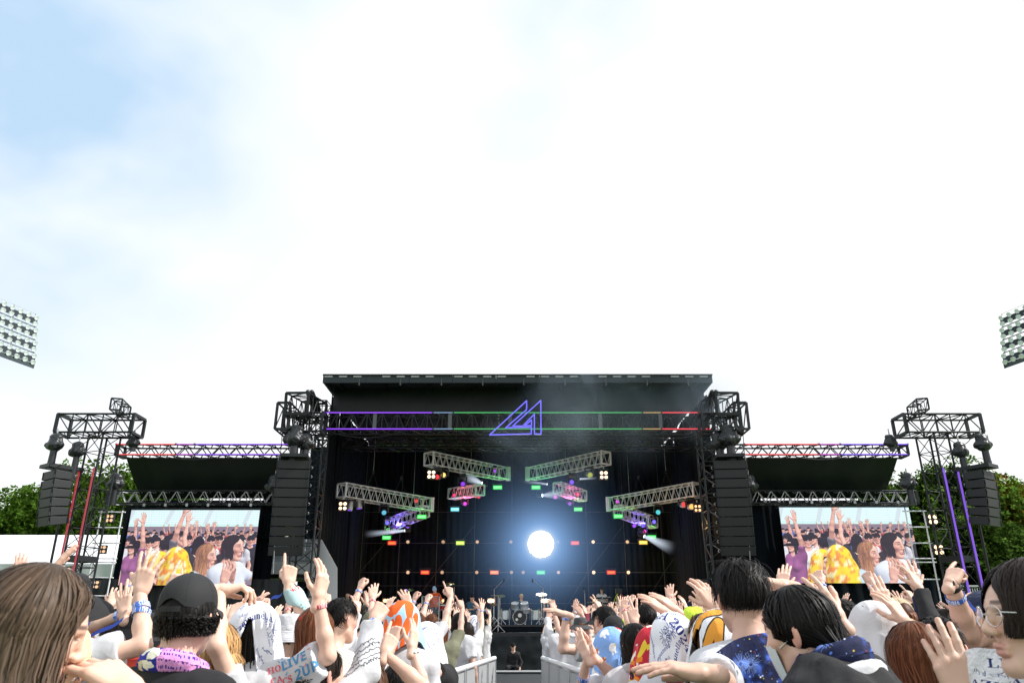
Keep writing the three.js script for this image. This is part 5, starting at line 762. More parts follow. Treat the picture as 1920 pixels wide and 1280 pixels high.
  const ws = thing('wing_skirt', `black creased sheets hanging below the ${side} video screen`, 'drape', V(0, 0, -33.6)), sx0 = Math.min(X(px(150), 1100, 33.6), X(px(545), 1100, 33.6)), sx1 = Math.max(X(px(150), 1100, 33.6), X(px(545), 1100, 33.6)), syt = Y(1086, 33.6); if (L) for (let k = 0; k < 6; k++) { const o = pleats((sx1 - sx0) / 6 + 0.05, syt, 0.16, 3, k + 7, 8, 9).build('sheet', M.sheetBlack, ws); o.position.set(sx0 + k * (sx1 - sx0) / 6, syt, (k % 2) * 0.04); } else { const o = pleats(9, syt, 0.14, 14, 6, 8, 9).build('sheet', M.drape, ws); o.position.set(X(1395, 1100, 33.6), syt, 0); }
  // stage tower and main line array
  const zt = 32.4, tx = at(px(580), 900, zt).x, tTop = Y(752, zt), st = thing('stage_tower', `black lattice tower at the ${side} corner of the stage`, 'tower', V(tx, 0, -zt - 0.3)), e = 0.46; for (const i of [-1, 1]) for (const j of [-1, 1]) new MB().bar(V(i * e, 0, j * e), V(i * e, tTop, j * e), 0.048, 8).build('leg', M.blackSteel, st);
  for (let k = 0; k < 16; k++) { const y0 = tTop * k / 16, yk = tTop * (k + 1) / 16, lc = new MB(); for (const [a, b, c, d] of [[-e, e, e, e], [e, e, e, -e], [e, -e, -e, -e], [-e, -e, -e, e]]) { lc.bar(V(a, yk, b), V(c, yk, d), 0.02, 6); k % 2 ? lc.bar(V(a, y0, b), V(c, yk, d), 0.02, 6) : lc.bar(V(c, y0, d), V(a, yk, b), 0.02, 6); } lc.build('bracing', M.blackSteel, st); }
  const ch = thing('tower_head', `tall black box frame on top of the ${side} stage tower, reaching forward`, 'truss'); const h0 = at(px(556), 756, 30.4), h1 = at(px(592), 775, 33.2); truss(ch, h0, h1, 0.95, 0.9, { bays: 4, rc: 0.042, rl: 0.024, x: true }); const g0 = at(px(536), 785, 31.2); truss(ch, g0.clone().add(V(-s * -0.0, 0, 0.5)), g0.clone().add(V(0, 0, -1.2)), 0.55, 1.15, { bays: 2, rc: 0.04, rl: 0.028, x: true }); truss(ch, at(px(536), 795, 31.6), at(px(606), 795, 31.6), 0.7, 0.8, { bays: 4, rc: 0.045, rl: 0.03, x: true });
  for (const k of [0, 1]) new MB().add(new THREE.CapsuleGeometry(0.11, 1.5, 6, 12), new THREE.Matrix4().makeRotationX(1.3).setPosition(at(px(584 + k * 7), 752, 31.8 + k * 0.2))).build('rolled_cover', M.bag, ch);
  motorBag(at(px(553), 815, 31), 1.2, `large bagged hoist motor above the ${side} main speaker array`, 1.0); motorBag(at(px(573), 826, 31.4), 1.0, `smaller bagged hoist motor beside the large one, ${side} tower`, 0.5); motorBag(at(px(515), 905, 32.5), 1.0, `bagged hoist motor at the inner end of the ${side} lower wing truss`, 0);
  lineArray(at(px(551), 862, 30.8), L ? 0.1 : -0.1, 10, 1.38, 0.386, 0.7, 0.012, `tall main array of ten black speakers at the ${side} of the stage`);
  wire(at(px(522), 850, 31), at(px(512), 1075, 31), `thin cable beside the ${side} main speaker array`);
  // black masking between array and screen
  const ms = thing('masking_cloth', `black cloth between the ${side} screen and the main speakers`, 'drape', V(0, 0, -34)); { const xa = Math.min(X(px(486), 1000, 34), X(px(598), 1000, 34)), xb = Math.max(X(px(486), 1000, 34), X(px(598), 1000, 34)), w0 = L ? (xb - xa) * 0.42 : xb - xa, yt0 = Y(862, 34), o = pleats(w0, yt0 - (L ? Y(1010, 34) : 0.03), 0.1, 8, 31, 6).build('cloth', M.drape, ms); o.position.set(xa, yt0, 0); }
  // monitors on the tower
  for (const y of [2.1, 1.3]) { const mb = thing('coiled_cable', `coil of black cable on the ${side} stage tower, ${y > 2 ? 'upper' : 'lower'} of two`, 'cable', V(tx - s * 0.05, y + 0.8, -zt + 0.35)); const c = new MB(); for (let k = 0; k < 6; k++) c.add(new THREE.TorusGeometry(0.2 + 0.02 * Math.sin(k * 2), 0.025, 6, 24), new THREE.Matrix4().makeRotationX(0.2 + k * 0.05).setPosition(0, 0.02 * k - 0.06, k * 0.02)); c.build('coil', M.plasticBlack, mb); }
}
{ // left: pale truck body and side flat between screen and stage
  const z = 36.5, a = at(488, 1010, z), b = at(552, 1076, z), t = thing('truck_trailer', 'grey and white box trailer parked behind the left screen', 'trailer', V(a.x - 1, 0, -z)); const w = b.x - a.x + 2.4, h = a.y; new MB().box(w / 2, (h + b.y) / 2, -1.3, w, h - b.y, 2.4).build('box_body', M.tentGrey, t); new MB().box(w / 2, b.y + 0.28, -0.08, w + 0.02, 0.55, 0.1).build('lower_panel', M.tent, t); new MB().box(w / 2, b.y - 0.1, -1.3, w, 0.18, 2.3).build('chassis', M.plasticBlack, t); for (const x of [0.6, w - 0.6]) mesh('wheel', new THREE.CylinderGeometry(0.45, 0.45, 0.3, 24).rotateX(Math.PI / 2).translate(x, 0.45, -0.4), M.plasticBlack, t); for (let k = 1; k < 4; k++) new MB().box(w * k / 4, (h + b.y) / 2 + 0.3, -0.09, 0.03, h - b.y - 0.6, 0.03).build('body_rib', M.tent, t);
  const p0 = at(586, 1030, 33.9), f = thing('side_flat', 'pale grey slanted panel at the left of the stage opening', 'panel', V(p0.x, 0, p0.z)); const sh = new THREE.Shape(); const pp = [[584, 1020], [603, 1012], [632, 1065], [632, 1150], [576, 1150]].map(([x, y]) => { const q = at(x, y, 33.9); return [q.x - p0.x, q.y]; }); sh.moveTo(...pp[0]); for (const q of pp.slice(1)) sh.lineTo(...q); sh.closePath(); mesh('panel', new THREE.ExtrudeGeometry(sh, { depth: 0.06, bevelEnabled: true, bevelSize: 0.01, bevelThickness: 0.01, bevelSegments: 1 }), mat(0.6, 0.6, 0.61, 0.7), f); new MB().box(0.5, 0.5, -0.1, 0.06, 1.0, 0.06).build('support', M.galv, f);
  const r0 = at(1300, 1086, 34.2), fr = thing('side_flat', 'dark grey panel standing right of the stage opening', 'panel', V(r0.x, 0, r0.z)); new MB().box(1.0, r0.y / 2, 0, 1.5, r0.y, 0.06).build('panel', mat(0.06, 0.06, 0.062, 0.7), fr);
}

// ---- video screens -------------------------------------------------------------------------------
const screenTex = (() => { // the camera picture on both screens: people drawn triangle by triangle into a flat image
  const W = 1024, H = 576, fl = 900, img = new Float32Array(W * H * 3), zb = new Float32Array(W * H).fill(1e9), r = rng(77), eye = V(0, 1.75, 0);
  for (let y = 0; y < H; y++) for (let x = 0; x < W; x++) { const sx = x + (y - 120) * 0.35, ais = ((sx + 5000) % 310) < 34, row = (y % 15) < 9, seat = ((x - y * 0.2 + 900) % 13) < 9; let c = y < 112 ? (ais ? [0.5, 0.6, 0.64] : row && seat ? [0.42, 0.72, 0.82] : [0.72, 0.9, 0.93]) : y < 130 ? [0.5, 0.8, 0.74] : [0.22, 0.18, 0.21]; const o = (y * W + x) * 3, n = 0.94 + 0.12 * r(); img[o] = c[0] * n; img[o + 1] = c[1] * n; img[o + 2] = c[2] * n; }
  const keep = new Map(used), n0 = scene.children.length, mk = (o) => { const g = person({ base: V(), head: V(0, 1.5, 0), detail: 0, handCell: 0.007, cell: 0.017, ...o }); scene.remove(g); return g; };
  const fig = [
    mk({ seed: 401, yaw: 0, hair: { color: 'black', style: 'short', n: 500, segs: 4, width: 0.014 }, arms: { R: { w: V(0.2, 1.85, -0.15), dir: V(0, 1, -0.2), palm: V(0, 0, -1), pose: 'open' } } }),
    mk({ seed: 402, yaw: 0, hair: { color: 'dark', n: 500, len: 0.2, segs: 8, width: 0.012 }, arms: { R: { w: V(0.25, 1.8, -0.2), dir: V(-0.2, 1, -0.2), palm: V(0, 0, -1), pose: 'wave' }, L: { w: V(-0.25, 1.8, -0.2), dir: V(0.2, 1, -0.2), palm: V(0, 0, -1), pose: 'open' } } }),
    mk({ seed: 403, yaw: 0, hair: { from: 72, color: 'black', style: 'short', n: 300, segs: 4, width: 0.014 }, wear: [baseballCap(CL.hatBlack)] }),
    mk({ seed: 404, yaw: 0, hair: { from: 72, color: 'dark', n: 400, len: 0.15, segs: 8, width: 0.014 }, wear: [bucketHat(CL.hatBlack)], arms: { L: { w: V(-0.2, 1.9, -0.1), dir: V(0, 1, 0), palm: V(0, 0, -1), pose: 'open' } } }),
    mk({ seed: 405, yaw: 0, headCell: 0.006, hair: { color: 'brown', n: 900, len: 0.16, segs: 9, width: 0.008, face: 50 }, top: { m: CL.sky }, arms: { R: { w: V(0.05, 1.30, -0.24), dir: V(-0.3, 1, -0.1), palm: V(-1, 0, 0.2), pose: 'open' }, L: { w: V(-0.05, 1.30, -0.26), dir: V(0.35, 1, -0.1), palm: V(1, 0, 0.2), pose: 'open' } } }),
    mk({ seed: 406, yaw: 0, headCell: 0.006, hair: { color: 'black', n: 900, len: 0.10, segs: 9, width: 0.008, face: 52 }, top: { m: cloth(0.62, 0.68, 0.78) }, arms: { L: { w: V(-0.32, 1.3, -0.3), dir: V(0.1, 1, -0.3), palm: V(0.6, 0, -0.6), pose: 'open' } } }),
    mk({ seed: 407, yaw: 0, hair: { color: 'black', n: 500, len: 0.12, segs: 8, width: 0.012 }, wear: [headCloth(CL.lime, { r: 0.125, hem: (ph) => { const b = Math.abs(Math.atan2(Math.sin(ph), Math.cos(ph))); return lerp(-0.06, 0.3, smooth(b, 0.5, 1.1)); }, flare: 0.2 })] })];
  scene.children.length = n0; used.clear(); for (const [k, v] of keep) used.set(k, v);
  const L = V(0.35, 0.75, 0.55).normalize(), p = V(), nn = V(), nm = new THREE.Matrix3(), cam = new THREE.Matrix4();
  const put = (g, x, dist, y, turn, tops, head, pitchR = 0) => { // a figure at picture column x, its head at picture row y
    const hx = (x - W / 2) / fl * dist, hy = -(y - H / 2) / fl * dist; cam.makeRotationFromEuler(new THREE.Euler(0, turn, pitchR)); cam.setPosition(hx, hy - 1.5, -dist);
    for (const o of g.children) { const P = o.geometry.attributes.position, N = o.geometry.attributes.normal, C = o.geometry.attributes.color, I = o.geometry.index; if (!N || !I || o.name === 'trousers' || o.name === 'shoe') continue;
      let base = o.material.color.toArray(); if (/shirt/.test(o.name) && tops) base = tops; if (o.name === 'hair' && head) base = head; const skin = o.name === 'body', towel = o.name === 'towel'; nm.getNormalMatrix(cam);
      const n = P.count, sx = new Float32Array(n), sy = new Float32Array(n), sz = new Float32Array(n), col = new Float32Array(n * 3);
      for (let k = 0; k < n; k++) { p.fromBufferAttribute(P, k); const oy = p.y, ox = p.x, oz = p.z; p.applyMatrix4(cam); sz[k] = -p.z; sx[k] = W / 2 + p.x / -p.z * fl; sy[k] = H / 2 - p.y / -p.z * fl; nn.fromBufferAttribute(N, k).applyMatrix3(nm).normalize(); let d = nn.dot(L); const amb = 0.55 + 0.2 * nn.y; if (o.name === 'hair') d = Math.abs(d) * 0.8 + 0.2; let b = base; if (towel) { const q = noise(ox * 22, oy * 22, oz * 22), s2 = noise(ox * 12 + 4, oy * 12, oz * 12); b = q > 0.12 ? [0.85, 0.28, 0.05] : s2 > 0.2 ? [0.95, 0.85, 0.45] : [0.9, 0.58, 0.02]; } const li = amb * 0.78 + Math.max(0, d) * 0.72, f = skin ? [1.08, 0.93, 0.96] : [1, 1, 1]; for (let c = 0; c < 3; c++) col[k * 3 + c] = b[c] * (C ? [C.getX(k), C.getY(k), C.getZ(k)][c] : 1) * li * f[c]; }
      for (let k = 0; k < I.count; k += 3) { const a = I.getX(k), b = I.getX(k + 1), c = I.getX(k + 2); if (sz[a] < 0.2 || sz[b] < 0.2 || sz[c] < 0.2) continue; const x0 = Math.max(0, Math.floor(Math.min(sx[a], sx[b], sx[c]))), x1 = Math.min(W - 1, Math.ceil(Math.max(sx[a], sx[b], sx[c]))), y0 = Math.max(0, Math.floor(Math.min(sy[a], sy[b], sy[c]))), y1 = Math.min(H - 1, Math.ceil(Math.max(sy[a], sy[b], sy[c]))); const A = (sx[b] - sx[a]) * (sy[c] - sy[a]) - (sx[c] - sx[a]) * (sy[b] - sy[a]); if (Math.abs(A) < 1e-9) continue;
        for (let y2 = y0; y2 <= y1; y2++) for (let x2 = x0; x2 <= x1; x2++) { const u = ((sx[b] - x2) * (sy[c] - y2) - (sx[c] - x2) * (sy[b] - y2)) / A, v = ((sx[c] - x2) * (sy[a] - y2) - (sx[a] - x2) * (sy[c] - y2)) / A, w = 1 - u - v; if (u < -0.001 || v < -0.001 || w < -0.001) continue; const z = u * sz[a] + v * sz[b] + w * sz[c], q = y2 * W + x2; if (z >= zb[q]) continue; zb[q] = z; for (let ch = 0; ch < 3; ch++) img[q * 3 + ch] = u * col[a * 3 + ch] + v * col[b * 3 + ch] + w * col[c * 3 + ch]; } } } };
  const tones = [[0.7, 0.7, 0.72], [0.6, 0.6, 0.66], [0.75, 0.72, 0.7], [0.03, 0.03, 0.035], [0.05, 0.07, 0.2], [0.3, 0.12, 0.25], [0.1, 0.14, 0.35], [0.6, 0.1, 0.1]], hs = [null, null, [0.06, 0.035, 0.02], [0.02, 0.015, 0.013]];
  for (let row = 0; row < 5; row++) { const dist = 7.2 - row * 1.2, n = 18 - row * 2; for (let k = 0; k < n; k++) put(fig[r() < 0.6 ? 2 : Math.floor(r() * 4)], (k + 0.5 + (r() - 0.5) * 0.7) / n * W, dist + r() * 0.6, 172 + row * 18 + (r() - 0.5) * 16, Math.PI + (r() - 0.5) * 1.0 - 0.35, tones[Math.floor(r() * 8)], hs[Math.floor(r() * 4)]); }
  put(fig[3], 70, 2.1, 290, Math.PI - 0.3, tones[5]); put(fig[2], 190, 2.3, 262, Math.PI + 0.4, tones[0], null); put(fig[2], 312, 1.8, 300, 0.6, tones[3]); put(fig[0], 428, 1.9, 225, Math.PI + 1.0, [0.2, 0.2, 0.22]); put(fig[3], 570, 1.8, 285, 0.2, tones[3]); put(fig[2], 800, 2.2, 285, Math.PI - 0.5, tones[3]);
  put(fig[6], 290, 1.32, 430, Math.PI + 0.9, [0.05, 0.05, 0.05], [0.03, 0.02, 0.02]); put(fig[6], 515, 1.3, 390, 0.7, [0.03, 0.03, 0.04], null, 0.12); put(fig[4], 712, 1.3, 345, Math.PI + 0.78, [0.42, 0.58, 0.68], [0.36, 0.2, 0.11], -0.1); put(fig[5], 905, 1.2, 290, Math.PI + 0.55, [0.62, 0.68, 0.78], [0.02, 0.015, 0.014], -0.08);
  return canvasTex(W, H, (g) => { const im = g.createImageData(W, H), T = (v) => { v = Math.pow(clamp(v, 0, 1), 1 / 2.2); return 255 * lerp(v, v * v * (3 - 2 * v), 0.55); }; for (let y = 0; y < H; y++) for (let x = 0; x < W; x++) { const o = (y * W + x) * 3, q = (y * W + x) * 4, led = (y % 3 === 2 ? 0.9 : 1) * (0.97 + 0.06 * r()); for (let c = 0; c < 3; c++) im.data[q + c] = T(img[o + c] * led * 1.15 + [0.035, 0.025, 0.05][c]); im.data[q + 3] = 255; } g.putImageData(im, 0, 0); }, { clamp: true });
})();
const screenMat = mat(0.015, 0.015, 0.015, 0.6, 0, { emissive: new THREE.Color(1, 1, 1), emissiveMap: screenTex, emissiveIntensity: 1.0 });
for (const s of [-1, 1]) {
  const side = s < 0 ? 'left' : 'right', z = 33, a = s < 0 ? at(246, 956, z) : at(1461, 951, z), b = s < 0 ? at(487, 957, z) : at(1704, 950, z), w = b.x - a.x, h = a.y - (s < 0 ? at(246, 1097, z).y : at(1461, 1093, z).y), t = thing('video_screen', `large LED video screen showing a waving crowd, ${side} of the stage`, 'video screen', V(a.x, a.y, -z));
  for (let i = 0; i < 6; i++) for (let j = 0; j < 4; j++) { const g = new THREE.PlaneGeometry(w / 6 - 0.002, h / 4 - 0.002), u = g.attributes.uv; for (let k = 0; k < 4; k++) u.setXY(k, (i + u.getX(k)) / 6, (3 - j + u.getY(k)) / 4); const pnl = mesh('screen_panel', g, screenMat, t); pnl.position.set((i + 0.5) * w / 6, -(j + 0.5) * h / 4, 0.003); new MB().box(0, 0, -0.06, w / 6 - 0.002, h / 4 - 0.002, 0.11).build('panel_back', M.plasticBlack, pnl); }
  new MB().box(w / 2, 0.05, -0.06, w + 0.06, 0.06, 0.12).build('top_bar', M.blackSteel, t);
  for (let k = 0; k < 6; k++) { new MB().bar(V((k + 0.55) * w / 6, 0.08, -0.05), V((k + 0.55) * w / 6, 0.5, -0.05), 0.02, 6).build('hanger', M.blackSteel, t); new MB().box((k + 0.55) * w / 6, 0.22, 0.0, 0.1, 0.12, 0.06).build('clamp', M.galv, t); }
}

// ---- stadium floodlights ------------------------------------------------------------------------
for (const s of [-1, 1]) {
  const L = s < 0, end = at(L ? 62 : 1884, 640, 60), t = thing('floodlight_bank', `bank of round stadium floodlights high at the ${L ? 'left' : 'right'} edge`, 'floodlights', end, L ? -(90 + 17) * D2R - 0 + Math.PI / 2 + Math.PI / 2 : 0);
  const along = V(L ? -Math.sin(17 * D2R) : Math.sin(17 * D2R), 0, Math.cos(17 * D2R)); t.rotation.set(0, 0, 0); t.rotation.y = Math.atan2(-along.z, along.x); // local +x runs along the rows, towards us
  const nrm = L ? 1 : -1, tiltX = -nrm * 0.22, N = 11, R = 8, gy = 0.62, gx = 0.78, inner = new THREE.Group();
  const face = (x, y) => V(x, y * Math.cos(0.22), (L ? 1 : -1) * y * Math.sin(0.22) * -1 * -1);
  for (let j = 0; j <= R; j++) { const y = 2.35 - j * gy + gy / 2; if (j % 2 === 1 && j < R) { const p = face(-0.2, y - 0.05); new MB().beam(p, face(N * gx, y - 0.05), 0.1, 0.5).build('catwalk_beam', mat(0.012, 0.02, 0.028, 0.6), t); } else if (j > 0) new MB().beam(face(-0.2, y), face(N * gx, y), 0.06, j === R ? 0.4 : 0.07).build('rail', mat(0.03, 0.045, 0.055, 0.6), t); }
  for (let k = 0; k <= 4; k++) new MB().bar(face(k * N * gx / 4 - 0.05, -2.5), face(k * N * gx / 4 - 0.05, 2.7), 0.035, 6).build('upright', M.blackSteel, t);
  new MB().beam(face(-0.15, 2.75), face(N * gx, 2.75), 0.03, 0.03).build('top_rail', M.galv, t);
  const can = new THREE.LatheGeometry(profile0([[0, -0.3], [0.1, -0.28], [0.2, -0.12], [0.21, 0.02], [0.21, 0.05], [0.195, 0.04], [0, 0.02]]), 18).rotateX(Math.PI / 2).rotateY(L ? Math.PI : 0).rotateX(L ? -0.5 : 0.5);
  const glass = mat(0.8, 0.87, 0.9, 0.2, 0.0, { clearcoat: 1 });
  for (let j = 0; j < R; j++) for (let i = 0; i < N; i++) { const p = face(i * gx + (j % 2) * 0.08, 2.3 - j * gy), o = mesh('floodlight', can, glass, t); o.position.copy(p).add(V(0, 0, L ? -0.18 : 0.18)); }
  const pl = new MB().bar(V(N * gx * 0.55, -2.6, L ? 0.5 : -0.5), V(N * gx * 0.55, -end.y, L ? 0.5 : -0.5), 0.35, 16).build('mast', M.galv, t); new MB().beam(V(N * gx * 0.55, -1.5, L ? 0.5 : -0.5), V(N * gx * 0.55, 2, L ? 0.35 : -0.35), 0.3, 0.3, V(0, 0, 1)).build('mast_head', M.galv, t);
}
// ---- instruments and performers -------------------------------------------------------------------
const on = (px, z, y) => V(X(px, 1160, z), y, -z);
function cymbalStand(p, h, r, label) {
  const t = thing('cymbal_stand', label, 'cymbal stand', p); for (let k = 0; k < 3; k++) { const a = k * 2.09 + 0.5; new MB().bar(V(0, 0.34, 0), V(Math.cos(a) * 0.32, 0.02, Math.sin(a) * 0.32), 0.014, 6).build('leg', M.chrome, t); }
  new MB().bar(V(0, 0.2, 0), V(0, h, 0), 0.014, 8).build('pole', M.chrome, t); const c = mesh('cymbal', new THREE.LatheGeometry(profile0([[0.012, 0.03], [0.05, 0.022], [0.06, 0.012], [r, 0], [r, -0.003], [0.05, 0.01], [0.012, 0.026]]), 32).rotateX(0.32).translate(0, h, 0), M.brass, t); mesh('wing_nut', new THREE.SphereGeometry(0.018, 8, 6).translate(0, h + 0.04, 0), M.chrome, t);
}
function stand(p, h, label, o = {}) {
  const t = thing(o.name || 'microphone_stand', label, o.cat || 'microphone stand', p); for (let k = 0; k < 3; k++) { const a = k * 2.09 + (o.turn || 0); new MB().bar(V(0, 0.3, 0), V(Math.cos(a) * 0.34, 0.015, Math.sin(a) * 0.34), 0.013, 6).build('leg', M.aluDull, t); }
  new MB().bar(V(0, 0.05, 0), V(0, h, 0), 0.016, 8).build('pole', M.aluDull, t); if (o.boom) { const e = V(o.boom[0], h + o.boom[1], o.boom[2] || 0); new MB().bar(V(0, h, 0), e, 0.01, 6).build('boom', M.aluDull, t); new MB().add(new THREE.CapsuleGeometry(0.025, 0.12, 4, 10), new THREE.Matrix4().setPosition(e.x, e.y - 0.05, e.z)).build('microphone', M.plasticBlack, t); } else new MB().add(new THREE.CapsuleGeometry(0.025, 0.12, 4, 10), new THREE.Matrix4().setPosition(0, h + 0.07, 0.02)).build('microphone', M.plasticBlack, t);
}
function drum(parent, name, p, r, h, m, head, tilt = 0, axisZ = false) {
  const g = new THREE.CylinderGeometry(r, r, h, 28, 1, true), mm = new THREE.Matrix4().makeRotationX(axisZ ? Math.PI / 2 : tilt).setPosition(p); const sh = mesh(name, g.applyMatrix4(mm), m, parent);
  mesh('drum_head', new THREE.CylinderGeometry(r * 0.985, r * 0.985, h * 0.96, 28).applyMatrix4(mm), head, sh); for (const s of [-1, 1]) mesh('hoop', new THREE.TorusGeometry(r + 0.005, 0.012, 6, 28).rotateX(Math.PI / 2).translate(0, s * h / 2, 0).applyMatrix4(mm), M.chrome, sh);
  const lg = new MB(); for (let k = 0; k < 8; k++) { const a = k * 0.785; lg.bar(V(Math.cos(a) * (r + 0.012), -h / 2, Math.sin(a) * (r + 0.012)), V(Math.cos(a) * (r + 0.012), h / 2, Math.sin(a) * (r + 0.012)), 0.008, 5); } mesh('lug', lg.geom().applyMatrix4(mm), M.chrome, sh); return sh;
}
{
  const z = 36.6, p = on(977, z, RISE + 0.005), k = thing('drum_kit', 'drum kit with silver shells and a black bass drum at the middle of the stage', 'drum kit', p), sh = mat(0.6, 0.66, 0.7, 0.25, 0.6), hd = mat(0.75, 0.77, 0.78, 0.6);
  drum(k, 'bass_drum', V(-0.06, 0.32, 0.2), 0.31, 0.42, sh, mat(0.02, 0.02, 0.022, 0.4), 0, true); drum(k, 'tom_drum', V(-0.28, 0.82, 0.12), 0.17, 0.24, sh, hd, 0.45); drum(k, 'tom_drum', V(0.16, 0.82, 0.12), 0.18, 0.25, sh, hd, 0.45); drum(k, 'floor_tom', V(0.66, 0.42, -0.1), 0.23, 0.4, sh, hd); drum(k, 'snare_drum', V(0.22, 0.6, 0.26), 0.19, 0.15, sh, hd, 0.2); drum(k, 'floor_tom', V(-0.72, 0.42, -0.1), 0.22, 0.38, sh, hd);
  for (const [x, zz] of [[0.2, 0.3], [0.16, 0.12], [-0.28, 0.12], [0.48, -0.1], [0.84, -0.1], [-0.54, -0.1], [-0.9, -0.1]]) new MB().bar(V(x, 0, zz), V(x, 0.7, zz), 0.014, 6).build('leg', M.chrome, k);
  mesh('drum_stool', new THREE.CylinderGeometry(0.2, 0.2, 0.1, 20).translate(0, 0.5, -0.62), M.plasticBlack, k); new MB().bar(V(0, 0, -0.62), V(0, 0.48, -0.62), 0.03).build('stool_leg', M.chrome, k); for (const [x, y, r] of [[-0.06, 0.4, 0.09], [-0.2, 0.22, 0.06]]) mesh('pad', new THREE.CylinderGeometry(r, r, 0.012, 20).rotateX(Math.PI / 2).translate(x, y, 0.42), M.white, k);
  cymbalStand(p.clone().add(V(-0.98, 0, 0.1)), 1.25, 0.24, 'cymbal stand at the left of the drum kit'); cymbalStand(p.clone().add(V(0.95, 0, 0.15)), 1.3, 0.26, 'cymbal stand at the right of the drum kit'); cymbalStand(p.clone().add(V(-1.25, 0, 0.35)), 0.85, 0.18, 'low hi-hat cymbal stand left of the drum kit'); cymbalStand(p.clone().add(V(1.25, 0, -0.1)), 1.05, 0.22, 'cymbal stand at the far right of the drum kit');
  stand(p.clone().add(V(-1.25, 0, -0.2)), 1.55, 'boom microphone stand left of the drummer', { boom: [0.45, 0.45] }); stand(p.clone().add(V(1.05, 0, -0.3)), 1.6, 'boom microphone stand right of the drummer', { boom: [-0.5, 0.4] });
  person({ label: 'drummer with pale blond hair and a blue shirt seated behind the drum kit', base: p.clone().add(V(0.02, 0, -0.62)), head: V(0, 1.24, 0), yaw: 180, seated: true, detail: 0, seed: 301, hair: { color: 'pale', style: 'short', n: 500, segs: 4, width: 0.016, lift: 1.3 }, top: { m: CL.denim, type: 'long', cuff: 0.4, neck: -0.05 }, arms: { R: { w: V(-0.26, 0.86, 0.36), dir: V(0.1, 0, 1), palm: V(0, -1, 0), pose: 'fist' }, L: { w: V(0.26, 0.86, 0.36), dir: V(-0.1, 0, 1), palm: V(0, -1, 0), pose: 'fist' } } });
}
{ // percussion player at left
  const z = 36.6, p = on(812, z, RISE + 0.005);
  person({ label: 'percussion player in a loose orange shirt, blue shorts and pale blue knitted cap', base: p, head: V(0.02, 1.52, 0.05), yaw: 160, pitch: -22, detail: 0, male: true, seed: 302, shorts: true, trousers: CL.navy, shoes: CL.white, hair: { color: 'black', style: 'short', n: 200, segs: 4, width: 0.014, lift: 0.5 }, top: { m: CL.orange, loose: 0.035, sleeve: 0.85 }, wear: [beanie(CL.sky)], arms: { R: { w: V(-0.2, 0.92, 0.34), dir: V(0.1, -0.4, 1), palm: V(0, -1, 0.3), pose: 'relax' }, L: { w: V(0.26, 0.95, 0.3), dir: V(-0.1, -0.4, 1), palm: V(0, -1, 0.3), pose: 'relax' } } });
  [[765, 36.3, 1.5], [772, 36.8, 1.2], [790, 36.1, 1.15], [840, 36.2, 1.75], [850, 36.6, 1.65], [822, 36.0, 1.15]].forEach(([x, zz, h], i) => i % 3 ? stand(on(x, zz, RISE + 0.005), h, `silver stand in the percussion set-up, ${ordinal[i]} of six`, { turn: i }) : cymbalStand(on(x, zz, RISE + 0.005), h, 0.24, `cymbal stand in the percussion set-up, ${i ? 'right' : 'left'} of the player in orange`));
  const cg = thing('conga_drums', 'pair of tall conga drums left of the player in orange', 'drums', on(778, 36.9, RISE + 0.005)); for (const s of [-1, 1]) { mesh('drum_shell', new THREE.LatheGeometry(profile0([[0.1, 0], [0.13, 0.2], [0.17, 0.5], [0.15, 0.75]]), 24).translate(s * 0.2, 0, 0), mat(0.12, 0.03, 0.02, 0.3), cg); mesh('drum_head', new THREE.CylinderGeometry(0.15, 0.15, 0.03, 24).translate(s * 0.2, 0.76, 0), mat(0.7, 0.65, 0.55, 0.6), cg); mesh('hoop', new THREE.TorusGeometry(0.155, 0.012, 6, 24).rotateX(Math.PI / 2).translate(s * 0.2, 0.74, 0), M.chrome, cg); }
  const sn = thing('red_drum', 'small red drum on a stand right of the player in orange', 'drum', on(830, 36.4, RISE + 0.005)); drum(sn, 'drum_shell', V(0, 0.75, 0), 0.19, 0.18, mat(0.5, 0.02, 0.03, 0.3), mat(0.8, 0.8, 0.8, 0.6), 0.15); new MB().bar(V(0, 0, 0), V(0, 0.68, 0), 0.018).build('stand', M.chrome, sn);
  const shd = thing('clear_shield', 'clear plastic sheet hanging on a stand before the percussion player', 'shield', on(806, 35.9, RISE + 0.005)); const rw = []; for (let j = 0; j <= 8; j++) { const row = []; for (let i = 0; i <= 16; i++) { const u = i / 16; row.push(V((u - 0.5) * 0.75, 1.18 - j * 0.095, 0.06 * Math.sin(u * 15 + j * 0.3) + 0.1 * noise(u * 3, j * 0.3, 1))); } rw.push(row); } sheet(rw, 0).build('plastic_sheet', mat(0.9, 0.92, 0.94, 0.12, 0, { transmission: 0.9, thickness: 0, transparent: true }), shd); new MB().bar(V(-0.4, 1.19, 0), V(0.4, 1.19, 0), 0.014).build('rail', M.chrome, shd); for (const s of [-1, 1]) new MB().bar(V(s * 0.4, 0, 0), V(s * 0.4, 1.19, 0), 0.014).build('leg', M.chrome, shd);
  const cab = thing('amplifier_cabinet', 'black amplifier cabinet with bottles on top, left of the man in the blue shirt', 'amplifier', on(880, 38.2, DECK + 0.005)); cab.position.x -= 0.25; new MB().add(new RoundedBoxGeometry(0.9, 1.25, 0.5, 2, 0.03).translate(0, 0.63, 0)).build('cabinet', M.plasticBlack, cab); new MB().box(0, 0.6, 0.255, 0.8, 1.0, 0.02).build('grille', M.grille, cab);
